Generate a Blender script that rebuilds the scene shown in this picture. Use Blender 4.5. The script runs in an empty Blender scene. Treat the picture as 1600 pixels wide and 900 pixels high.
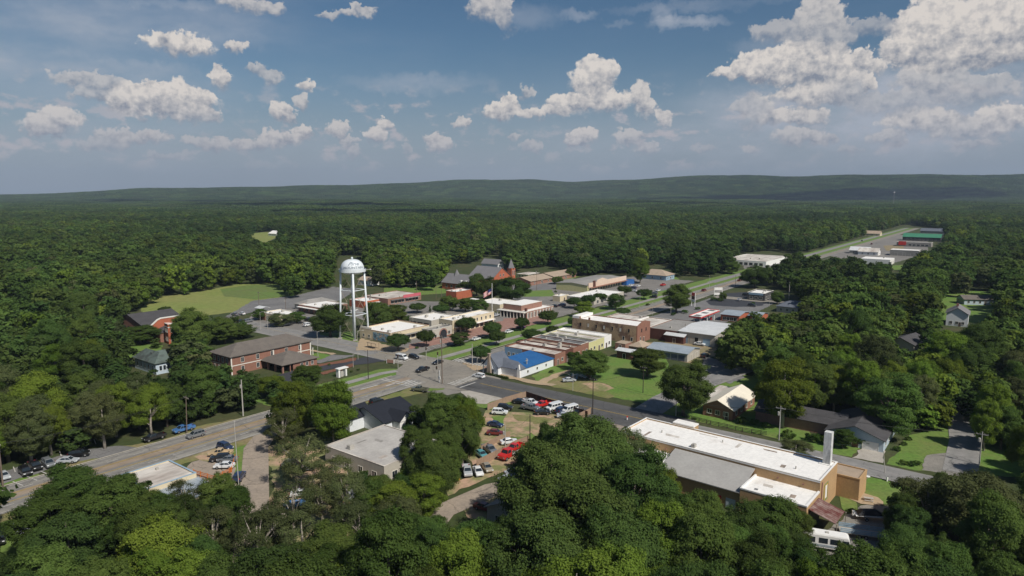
import bpy, bmesh, math, random
import numpy as np
from mathutils import Vector, Matrix, Euler
from mathutils.geometry import tessellate_polygon
sc = bpy.context.scene
COL = sc.collection
R = math.radians
# ---------------------------------------------------------------- camera
CH, CF, HY = 65.0, 1067.0, 300.0
PITCH = math.atan((450-HY)/CF)
cam_d = bpy.data.cameras.new('camera'); cam = bpy.data.objects.new('camera', cam_d); COL.objects.link(cam)
cam.location = (0, 0, CH); cam.rotation_euler = (R(90)-PITCH, 0, 0)
cam_d.sensor_width = 36; cam_d.lens = 36*CF/1600; cam_d.clip_end = 90000; cam_d.clip_start = 1
sc.camera = cam
# ---------------------------------------------------------------- view, sun, sky
SUN_AZ = math.atan2(0.66, -0.75)      # clockwise from +Y
SUN_EL = R(47)
sc.view_settings.view_transform = 'Standard'; sc.view_settings.look = 'None'
sc.view_settings.exposure = 0.12; sc.view_settings.gamma = 1
sc.view_settings.use_curve_mapping = False
sun_d = bpy.data.lights.new('sun', 'SUN'); sun = bpy.data.objects.new('sun', sun_d); COL.objects.link(sun)
sun_d.energy = 4.3; sun_d.angle = R(0.53); sun_d.color = (1.0, 0.95, 0.87)
sdir = Vector((math.sin(SUN_AZ)*math.cos(SUN_EL), math.cos(SUN_AZ)*math.cos(SUN_EL), math.sin(SUN_EL)))
sun.rotation_euler = sdir.to_track_quat('Z', 'Y').to_euler(); sun.location = (60, -60, 200)
world = bpy.data.worlds.new('World'); sc.world = world; world.use_nodes = True
W = world.node_tree; W.nodes.clear()
def wn(t, **k):
    n = W.nodes.new(t)
    for a, b in k.items(): setattr(n, a, b)
    return n
def wl(a, b): W.links.new(a, b)
def wm(op, a, b=None, c=None, clamp=False):
    n = wn('ShaderNodeMath', operation=op, use_clamp=clamp)
    for i, v in enumerate((a, b, c)):
        if v is None: continue
        if isinstance(v, (int, float)): n.inputs[i].default_value = v
        else: wl(v, n.inputs[i])
    return n.outputs[0]
def wv(op, a, b=None):
    n = wn('ShaderNodeVectorMath', operation=op)
    for i, v in enumerate((a, b)):
        if v is None: continue
        if isinstance(v, tuple): n.inputs[i].default_value = v
        else: wl(v, n.inputs[i])
    return n.outputs['Value'] if op in ('DOT_PRODUCT', 'LENGTH') else n.outputs[0]
def wmix(f, a, b, bt='MIX'):
    n = wn('ShaderNodeMix', data_type='RGBA', blend_type=bt)
    for s, v in ((n.inputs[0], f), (n.inputs[6], a), (n.inputs[7], b)):
        if isinstance(v, (int, float)): s.default_value = v
        elif isinstance(v, tuple): s.default_value = v+(1,)
        else: wl(v, s)
    return n.outputs[2]
def wramp(v, a, b, c=0., d=1.):
    n = wn('ShaderNodeMapRange', interpolation_type='SMOOTHSTEP'); wl(v, n.inputs[0])
    for i, q in enumerate((a, b, c, d)): n.inputs[i+1].default_value = q
    return n.outputs[0]
sky = wn('ShaderNodeTexSky', sky_type='NISHITA', sun_disc=False, sun_elevation=SUN_EL, sun_rotation=SUN_AZ)
sky.altitude = 300; sky.air_density = 1.0; sky.dust_density = 1.2; sky.ozone_density = 2.0
geo = wn('ShaderNodeNewGeometry')
tc = wn('ShaderNodeTexCoord')
D = tc.outputs['Generated']
sep = wn('ShaderNodeSeparateXYZ'); wl(D, sep.inputs[0])
az = wm('ARCTAN2', sep.outputs[0], sep.outputs[1])
hyp = wm('SQRT', wm('ADD', wm('MULTIPLY', sep.outputs[0], sep.outputs[0]), wm('MULTIPLY', sep.outputs[1], sep.outputs[1])))
el = wm('ARCTAN2', sep.outputs[2], hyp)
cmb = wn('ShaderNodeCombineXYZ'); wl(az, cmb.inputs[0]); wl(el, cmb.inputs[1])
AE = cmb.outputs[0]
def wnoise(vec, scale, detail=6, rough=.55, off=(0, 0, 0), sc3=(1, 1, 1)):
    m = wn('ShaderNodeMapping'); wl(vec, m.inputs[0]); m.inputs['Location'].default_value = off; m.inputs['Scale'].default_value = sc3
    n = wn('ShaderNodeTexNoise', noise_dimensions='3D'); wl(m.outputs[0], n.inputs['Vector'])
    n.inputs['Scale'].default_value = scale; n.inputs['Detail'].default_value = detail; n.inputs['Roughness'].default_value = rough
    return n.outputs['Fac'], n.outputs['Color']
# cumulus clouds: (x, y, rx, ry, brightness) seen from the town, turned into azimuth and elevation
CL = [(250,158,70,24,1),(205,168,32,14,.95),(275,150,46,22,1),(245,142,26,16,1),(300,182,40,14,.55),(282,70,48,16,.9),(262,64,22,10,.95),
 (80,192,38,20,.75),(70,200,25,14,.7),(140,128,46,13,.5),(145,150,34,10,.45),(345,122,15,18,.8),(368,76,12,9,.7),(402,108,14,9,.5),(425,120,18,10,.5),
 (445,178,16,15,.8),(477,138,14,10,.75),(470,160,10,10,.6),(470,205,18,12,.8),(440,218,28,12,.75),(400,230,34,11,.65),(340,230,26,13,.65),(305,222,24,9,.55),
 (190,215,32,13,.6),(235,212,26,12,.6),(160,228,30,9,.45),(265,242,30,7,.4),(527,205,19,13,.7),(545,222,16,8,.55),(585,215,18,14,.85),(602,198,15,10,.9),(555,240,16,10,.45),
 (690,228,22,13,.7),(680,215,12,10,.7),(720,193,15,8,.7),(635,235,7,12,.35),(765,8,35,22,.6),(790,28,14,24,.5),(398,12,48,10,.55),(560,20,26,7,.55),(515,22,20,6,.5),
 (925,128,34,32,1),(940,110,22,20,1),(895,160,42,16,1),(950,160,40,20,1),(870,172,22,10,.95),(785,176,34,12,.95),(797,163,18,12,.95),(833,180,22,10,.9),(822,146,10,13,.5),
 (912,214,28,14,.75),(905,224,22,8,.7),(1000,150,16,22,.7),(1012,170,16,20,.7),(1036,192,14,14,.75),(985,215,22,14,.6),(1012,235,22,12,.55),(830,232,16,9,.5),(803,216,12,7,.5),
 (1230,98,78,24,1),(1165,112,36,14,.95),(1130,116,22,9,.9),(1270,90,42,22,1),(1300,112,50,22,.9),(1240,118,60,18,.8),(1350,95,16,14,.9),(1375,105,15,11,.8),(1362,128,10,10,.9),
 (1280,28,30,36,.62),(1272,52,46,26,.5),(1290,70,40,20,.45),(1215,48,36,14,.45),(1365,42,34,14,.35),
 (1500,52,80,42,1),(1570,50,60,46,.95),(1455,38,36,34,1),(1430,80,40,16,1),(1470,88,60,16,.85),(1540,88,70,14,.8),(1420,72,30,14,1),
 (1270,150,62,16,.75),(1225,185,28,12,.75),(1260,182,34,14,.7),(1250,215,38,14,.6),(1190,188,10,9,.7),(1455,125,46,24,.5),(1520,145,50,20,.42),(1400,160,54,16,.35),
 (1440,190,54,18,.7),(1565,185,30,17,.9),(1520,205,44,14,.6),(1385,218,24,12,.55),(1290,218,22,9,.55),(1180,180,22,30,.45),(1330,140,36,22,.4),(1160,165,20,10,.4),
 (1100,232,22,6,.35),(1175,234,10,6,.5),(1520,228,26,6,.45),(1330,236,20,7,.35)]
def aeof(x, y):
    u = (x-800)/CF; v = (450-y)/CF
    dy = math.cos(PITCH)+v*math.sin(PITCH); dz = -math.sin(PITCH)+v*math.cos(PITCH)
    return math.atan2(u, dy), math.atan2(dz, math.hypot(u, dy))
_, n1 = wnoise(AE, 22, 2, .5, (3, 7, 1)); _, n2 = wnoise(AE, 75, 5, .62, (1, 2, 5))
w1 = wv('MULTIPLY', wv('SUBTRACT', n1, (.5, .5, .5)), (.030, .018, 0))
w2 = wv('MULTIPLY', wv('SUBTRACT', n2, (.5, .5, .5)), (.030, .026, 0))
AEw = wv('ADD', wv('ADD', AE, w1), w2)
n3, _ = wnoise(AE, 78, 7, .62, (9, 4, 2)); n3b, _ = wnoise(AE, 78, 7, .62, (9-.45, 4-.55, 2))
relief = wm('MULTIPLY', wm('SUBTRACT', n3, n3b), 2.0)
# thin high cloud
n5, _ = wnoise(AE, 3.2, 6, .55, (2.3, 5, 0), (1, 3.4, 1)); n6, _ = wnoise(AE, 9, 7, .6, (0, 1, 4), (1, 2.6, 1))
left = wramp(az, .15, -.75, .12, 1.)
veil = wm('MULTIPLY', wm('MULTIPLY', wramp(n5, .40, .74), wramp(n6, .3, .75, .35, 1.)), left)
ws = None
for (x, y, rx, ry, b) in [(640,132,80,13,.45),(700,126,60,10,.3),(1075,36,50,9,.7),(1040,28,16,14,.5),(1215,70,60,12,.35),(905,24,26,8,.6),(965,36,18,5,.5),(820,24,50,16,.35),(1100,8,120,8,.35),
                          (100,60,150,30,.4),(230,112,90,12,.4),(120,130,150,30,.4),(60,100,110,20,.35),(200,20,160,22,.35),(260,4,60,7,.4),(340,60,60,12,.25),(1180,200,130,50,.5),(1350,190,200,60,.55),(1500,180,150,60,.5),(1480,140,150,50,.4),(300,225,260,34,.32),(960,220,120,30,.3),(1250,150,140,40,.35)]:
    a0, e0 = aeof(x, y); sx = CF/(rx*1.3); sy = CF/(ry*1.3)
    m = wn('ShaderNodeVectorMath', operation='MULTIPLY_ADD'); wl(AEw, m.inputs[0]); m.inputs[1].default_value = (sx, sy, 0); m.inputs[2].default_value = (-a0*sx, -e0*sy, 0)
    t = wm('MULTIPLY', wm('MAXIMUM', wm('SUBTRACT', 1.0, wv('DOT_PRODUCT', m.outputs[0], m.outputs[0])), 0.0), b)
    ws = t if ws is None else wm('ADD', ws, t)
wisp = wm('MULTIPLY', ws, wramp(n6, .25, .8, .3, 1.2))
veil = wm('ADD', wm('MULTIPLY', veil, .55), wisp, clamp=True)
SKY_S = .1
hsv = wn('ShaderNodeHueSaturation'); hsv.inputs['Hue'].default_value = .497; hsv.inputs['Saturation'].default_value = 1.22; hsv.inputs['Value'].default_value = .54; wl(sky.outputs[0], hsv.inputs['Color'])
# the humid air near the horizon
hzf = wramp(el, .20, .0, 0, .80)
base = wmix(hzf, hsv.outputs[0], (2.5, 2.98, 3.8))
vcol = wmix(veil, base, (3.5, 3.85, 4.5))

farf = wramp(el, .14, .015, 0, .55)
n7, _ = wnoise(AE, 26, 7, .58, (5, 2, 8), (1, 1.7, 1)); n8, _ = wnoise(AE, 4, 2, .5, (1, 6, 3))
low = wm('MULTIPLY', wm('MULTIPLY', wramp(n7, .52, .66), wramp(n8, .35, .6, .3, .85)), wm('MULTIPLY', wramp(el, .02, .05), wramp(el, .17, .10)))
vcol = wmix(low, vcol, (4.4, 4.15, 4.4))
def bgsh(col):
    bg = wn('ShaderNodeBackground'); bg.inputs[1].default_value = SKY_S; wl(col, bg.inputs[0]); return bg.outputs[0]
def sector(cl):          # one slice of the sky with the cumulus clouds standing in it
    acc = None
    for (x, y, rx, ry, b) in cl:
        a0, e0 = aeof(x, y)
        sx = 1/(rx*1.12/CF); sy = 1/(ry*1.15/CF)
        m = wn('ShaderNodeVectorMath', operation='MULTIPLY_ADD'); wl(AEw, m.inputs[0]); m.inputs[1].default_value = (sx, sy, 0); m.inputs[2].default_value = (-a0*sx, -e0*sy, 0)
        q = m.outputs[0]
        t = wm('MAXIMUM', wm('SUBTRACT', 1.0, wv('DOT_PRODUCT', q, q)), 0.0)
        e = wn('ShaderNodeVectorMath', operation='MULTIPLY_ADD'); wl(q, e.inputs[0]); e.inputs[1].default_value = (0, 1, 0); e.inputs[2].default_value = (1, 0, b)
        s = wn('ShaderNodeVectorMath', operation='SCALE'); wl(e.outputs[0], s.inputs[0]); wl(t, s.inputs['Scale'])
        acc = s.outputs[0] if acc is None else wv('ADD', acc, s.outputs[0])
    sa = wn('ShaderNodeSeparateXYZ'); wl(acc, sa.inputs[0])
    wt = wm('MAXIMUM', sa.outputs[0], .001)
    hrel = wm('DIVIDE', sa.outputs[1], wt); brt = wm('DIVIDE', sa.outputs[2], wt)
    dens = wm('ADD', sa.outputs[0], wm('MULTIPLY', wm('SUBTRACT', n3, .51), 1.2))
    soft = wramp(hrel, .35, -.7, .34, 1.1)
    mask = wm('MULTIPLY', wramp(wm('DIVIDE', wm('SUBTRACT', dens, .06), soft), 0., 1.), wramp(brt, .2, .8, .5, .97))
    mask = wm('MULTIPLY', mask, wramp(sa.outputs[0], .01, .16))
    lit = wm('ADD', wm('ADD', wm('MULTIPLY', wramp(hrel, -.8, .55), .84), .12), relief, clamp=True)
    lit = wm('MULTIPLY', lit, wramp(brt, .2, 1., .55, 1.), clamp=True)
    ccol = wmix(lit, (2.1, 2.35, 2.9), (6.7, 6.2, 5.75))
    return bgsh(wmix(mask, vcol, wmix(farf, ccol, (2.9, 3.1, 3.8))))
def slices(x0, x1):
    cl = [c for c in CL if c[0]+c[2]*1.15+32 > x0 and c[0]-c[2]*1.15-32 < x1]
    if x1-x0 <= 110 or len(cl) <= 6: return sector(cl) if cl else bgsh(vcol)
    xm = (x0+x1)/2; g = wm('GREATER_THAN', az, aeof(xm, 150)[0])
    ms = wn('ShaderNodeMixShader'); wl(g, ms.inputs[0]); wl(slices(x0, xm), ms.inputs[1]); wl(slices(xm, x1), ms.inputs[2]); return ms.outputs[0]
inb = wm('MULTIPLY', wm('MULTIPLY', wm('LESS_THAN', el, .36), wm('GREATER_THAN', el, -.02)), wm('LESS_THAN', wm('ABSOLUTE', az), .75))
ms = wn('ShaderNodeMixShader'); wl(inb, ms.inputs[0]); wl(bgsh(base), ms.inputs[1]); wl(slices(-80, 1680), ms.inputs[2])
wo = wn('ShaderNodeOutputWorld'); wl(ms.outputs[0], wo.inputs[0])
world.cycles.sampling_method = 'MANUAL'; world.cycles.sample_map_resolution = 512
# ---------------------------------------------------------------- pixel -> place, terrain
def G(x, y, z=0.):
    u = (x-800)/CF; v = (450-y)/CF
    dy = math.cos(PITCH)+v*math.sin(PITCH); dz = -math.sin(PITCH)+v*math.cos(PITCH)
    t = (z-CH)/dz
    return (u*t, dy*t)
def P(X, Y, Z):
    d = Z-CH
    fw = Y*math.cos(PITCH)-d*math.sin(PITCH); up = Y*math.sin(PITCH)+d*math.cos(PITCH)
    if fw < 1: return (-9999, 9999)
    return (800+CF*X/fw, 450-CF*up/fw)
RIDX = [-400, 0, 90, 150, 210, 300, 440, 520, 640, 700, 760, 830, 900, 960, 1040, 1100, 1160, 1230, 1320, 1420, 1520, 1600, 2000]
RIDY = [304, 304, 302, 298.5, 295.5, 293, 290.5, 289, 286, 282.5, 280.5, 280, 284, 281, 277, 274, 274.5, 275.5, 273.5, 272.5, 272, 272, 274]
def ridge_h(azm):
    x = 800+CF*math.tan(azm)/math.cos(PITCH)*.998 if abs(azm) < 1.2 else (2000 if azm > 0 else -400)
    x = max(-400, min(2000, x))
    y = float(np.interp(x, RIDX, RIDY))
    a, e = aeof(x, y)
    return CH+math.tan(e)*6300-17
def sstep(t): t = max(0., min(1., t)); return t*t*(3-2*t)
def TH(X, Y):
    r = math.hypot(X, Y)
    if r < 1500: return 0.
    a = math.atan2(X, Y)
    h = ridge_h(a)
    n = math.sin(a*23+r*.0011)*math.sin(r*.0019+a*9)+.5*math.sin(a*61+r*.003)
    lo = max(-8., h)
    z = lo*(.03*sstep((r-1600)/2200)+.97*sstep((r-4700)/(6300-4700)))
    z += n*5*sstep((r-1600)/1500)*(.4+.6*sstep((h+10)/80))
    if r > 6300: z -= (r-6300)*.012*sstep((h-5)/40)+n*5*sstep((r-6300)/300)*.5
    return max(z, -30)
# ---------------------------------------------------------------- object helpers
def tag(o, label=None, cat=None, group=None, kind=None):
    if label: o['label'] = label
    if cat: o['category'] = cat
    if group: o['group'] = group
    if kind: o['kind'] = kind
    return o
def empty(name, loc, rz, label, cat, group=None):
    o = bpy.data.objects.new(name, None); COL.objects.link(o); o.location = loc; o.rotation_euler = (0, 0, rz)
    o.empty_display_size = .3
    return tag(o, label, cat, group)
def link(name, me, parent=None):
    o = bpy.data.objects.new(name, me); COL.objects.link(o)
    if parent: o.parent = parent
    return o
def copy_tree(o, parent=None):
    c = o.copy(); COL.objects.link(c)
    if parent: c.parent = parent
    for ch in o.children: copy_tree(ch, c)
    return c
class MB:
    def __init__(s): s.v = []; s.f = []; s.m = []; s.mi = 0
    def add(s, vs, fs):
        n = len(s.v); s.v += [tuple(q) for q in vs]
        for f in fs: s.f.append([i+n for i in f]); s.m.append(s.mi)
        return s
    def box(s, x0, x1, y0, y1, z0, z1, taper=0.):
        t = taper
        return s.add([(x0,y0,z0),(x1,y0,z0),(x1,y1,z0),(x0,y1,z0),(x0+t,y0+t,z1),(x1-t,y0+t,z1),(x1-t,y1-t,z1),(x0+t,y1-t,z1)],
                     [(0,3,2,1),(4,5,6,7),(0,1,5,4),(1,2,6,5),(2,3,7,6),(3,0,4,7)])
    def prism(s, poly, z0, z1):
        n = len(poly)
        return s.add([(x,y,z0) for x,y in poly]+[(x,y,z1) for x,y in poly],
                     [tuple(range(n-1,-1,-1)), tuple(range(n,2*n))]+[(i,(i+1)%n,n+(i+1)%n,n+i) for i in range(n)])
    def ext(s, pts, vec):   # closed polygon in space swept along vec
        n = len(pts); v = Vector(vec)
        return s.add([tuple(p) for p in pts]+[tuple(Vector(p)+v) for p in pts],
                     [tuple(range(n)), tuple(range(2*n-1,n-1,-1))]+[(i,n+i,n+(i+1)%n,(i+1)%n) for i in range(n)])
    def tube(s, pts, rad, n=6, cap=True):
        pts = [Vector(p) for p in pts]; k = len(pts)
        if not hasattr(rad, '__len__'): rad = [rad]*k
        vs = []; up = Vector((0,0,1))
        for i, p in enumerate(pts):
            d = (pts[min(i+1,k-1)]-pts[max(i-1,0)])
            d = d.normalized() if d.length > 1e-6 else up
            a = d.cross(Vector((0,0,1)) if abs(d.z) < .9 else Vector((1,0,0))).normalized(); b = d.cross(a)
            for j in range(n):
                t = 2*math.pi*j/n; vs.append(tuple(p+(a*math.cos(t)+b*math.sin(t))*rad[i]))
        fs = [(i*n+j, i*n+(j+1)%n, (i+1)*n+(j+1)%n, (i+1)*n+j) for i in range(k-1) for j in range(n)]
        if cap: fs += [tuple(range(n-1,-1,-1)), tuple(range((k-1)*n, k*n))]
        return s.add(vs, fs)
    def lathe(s, prof, n=24, c=(0,0)):
        vs = [(c[0]+r*math.cos(2*math.pi*j/n), c[1]+r*math.sin(2*math.pi*j/n), z) for r, z in prof for j in range(n)]
        k = len(prof)
        fs = [(i*n+j, i*n+(j+1)%n, (i+1)*n+(j+1)%n, (i+1)*n+j) for i in range(k-1) for j in range(n)]
        fs += [tuple(range(n-1,-1,-1)), tuple(range((k-1)*n, k*n))]
        return s.add(vs, fs)
    def mesh(s, name, mats, smooth=False):
        me = bpy.data.meshes.new(name); me.from_pydata(s.v, [], s.f)
        for m in (mats if isinstance(mats, (list, tuple)) else [mats]): me.materials.append(m)
        me.polygons.foreach_set('material_index', s.m)
        if smooth: me.polygons.foreach_set('use_smooth', [True]*len(s.f))
        bm = bmesh.new(); bm.from_mesh(me); bmesh.ops.recalc_face_normals(bm, faces=bm.faces); bm.to_mesh(me); bm.free()
        me.update(); return me
    def build(s, name, mats, parent=None, smooth=False): return link(name, s.mesh(name, mats, smooth), parent)
# ---------------------------------------------------------------- materials
MATS = {}
def mat(name, col, rough=.8, var=.25, scale=.6, col2=None, metal=0., fine=None, stretch=(1,1,1), bump=0., spec=.3, thr=(.35,.7), coat=0., crack=False):
    if name in MATS: return MATS[name]
    m = bpy.data.materials.new(name); m.use_nodes = True; nt = m.node_tree; n = nt.nodes; n.clear()
    o = n.new('ShaderNodeOutputMaterial'); p = n.new('ShaderNodeBsdfPrincipled'); nt.links.new(p.outputs[0], o.inputs[0])
    p.inputs['Roughness'].default_value = rough; p.inputs['Metallic'].default_value = metal; p.inputs['Specular IOR Level'].default_value = spec
    if coat: p.inputs['Coat Weight'].default_value = coat
    t = n.new('ShaderNodeTexCoord'); mp = n.new('ShaderNodeMapping'); mp.inputs['Scale'].default_value = stretch; nt.links.new(t.outputs['Object'], mp.inputs[0])
    nz = n.new('ShaderNodeTexNoise'); nz.inputs['Scale'].default_value = scale; nz.inputs['Detail'].default_value = 7; nz.inputs['Roughness'].default_value = .65; nt.links.new(mp.outputs[0], nz.inputs[0])
    if col2 is None: col2 = tuple(c*(1-var) for c in col)
    mr = n.new('ShaderNodeMapRange'); mr.inputs[1].default_value = thr[0]; mr.inputs[2].default_value = thr[1]; nt.links.new(nz.outputs[0], mr.inputs[0])
    mx = n.new('ShaderNodeMix'); mx.data_type = 'RGBA'; mx.inputs[6].default_value = col+(1,); mx.inputs[7].default_value = col2+(1,); nt.links.new(mr.outputs[0], mx.inputs[0])
    out = mx.outputs[2]
    nf = n.new('ShaderNodeTexNoise'); nf.inputs['Scale'].default_value = fine or scale*9; nf.inputs['Detail'].default_value = 4; nt.links.new(mp.outputs[0], nf.inputs[0])
    mf = n.new('ShaderNodeMapRange'); mf.inputs[1].default_value = .25; mf.inputs[2].default_value = .75; mf.inputs[3].default_value = 1-var*.7; mf.inputs[4].default_value = 1+var*.4; nt.links.new(nf.outputs[0], mf.inputs[0])
    m2 = n.new('ShaderNodeMix'); m2.data_type = 'RGBA'; m2.blend_type = 'MULTIPLY'; m2.inputs[0].default_value = 1; nt.links.new(out, m2.inputs[6]); nt.links.new(mf.outputs[0], m2.inputs[7])
    col_out = m2.outputs[2]
    if crack:
        for sc_, wd, dk in ((.11, .010, .62), (.33, .016, .80)):
            ww = n.new('ShaderNodeVectorMath'); ww.operation = 'MULTIPLY_ADD'; nt.links.new(nz.outputs['Color'], ww.inputs[0]); ww.inputs[1].default_value = (5, 5, 0); nt.links.new(mp.outputs[0], ww.inputs[2])
            vo = n.new('ShaderNodeTexVoronoi'); vo.feature = 'DISTANCE_TO_EDGE'; vo.inputs['Scale'].default_value = sc_; nt.links.new(ww.outputs[0], vo.inputs['Vector'])
            vr = n.new('ShaderNodeMapRange'); vr.inputs[1].default_value = wd*.4; vr.inputs[2].default_value = wd; vr.inputs[3].default_value = dk; vr.inputs[4].default_value = 1; nt.links.new(vo.outputs['Distance'], vr.inputs[0])
            m3 = n.new('ShaderNodeMix'); m3.data_type = 'RGBA'; m3.blend_type = 'MULTIPLY'; m3.inputs[0].default_value = 1; nt.links.new(col_out, m3.inputs[6]); nt.links.new(vr.outputs[0], m3.inputs[7]); col_out = m3.outputs[2]
    nt.links.new(col_out, p.inputs['Base Color'])
    if bump:
        b = n.new('ShaderNodeBump'); b.inputs['Strength'].default_value = bump; b.inputs['Distance'].default_value = .1; nt.links.new(nf.outputs[0], b.inputs['Height']); nt.links.new(b.outputs[0], p.inputs['Normal'])
    MATS[name] = m; return m
def ribbed(name, col, col2, period, axis=0, rough=.5, dark=.6, metal=0., scale=.3, mortar=.12, thr=(.4,.7)):
    """boards, standing seams, siding or courses: dark joints every `period` metres along one axis"""
    if name in MATS: return MATS[name]
    m = mat(name, col, rough, .18, scale, col2, metal, thr=thr); nt = m.node_tree; n = nt.nodes
    p = [q for q in n if q.type == 'BSDF_PRINCIPLED'][0]; src = p.inputs['Base Color'].links[0].from_socket
    t = [q for q in n if q.type == 'TEX_COORD'][0]
    s = n.new('ShaderNodeSeparateXYZ'); nt.links.new(t.outputs['Object'], s.inputs[0])
    def mth(op, a, b):
        k = n.new('ShaderNodeMath'); k.operation = op
        for i, v in enumerate((a, b)):
            if isinstance(v, (int, float)): k.inputs[i].default_value = v
            else: nt.links.new(v, k.inputs[i])
        return k.outputs[0]
    v = s.outputs[axis] if axis < 3 else mth('ADD', s.outputs[0], s.outputs[1])
    fr = mth('FRACT', mth('DIVIDE', v, period), 0); ln = mth('LESS_THAN', fr, mortar)
    f = mth('SUBTRACT', 1.0, mth('MULTIPLY', ln, 1-dark))
    mx = n.new('ShaderNodeMix'); mx.data_type = 'RGBA'; mx.blend_type = 'MULTIPLY'; mx.inputs[0].default_value = 1
    nt.links.new(src, mx.inputs[6]); nt.links.new(f, mx.inputs[7]); nt.links.new(mx.outputs[2], p.inputs['Base Color'])
    return m
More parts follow.
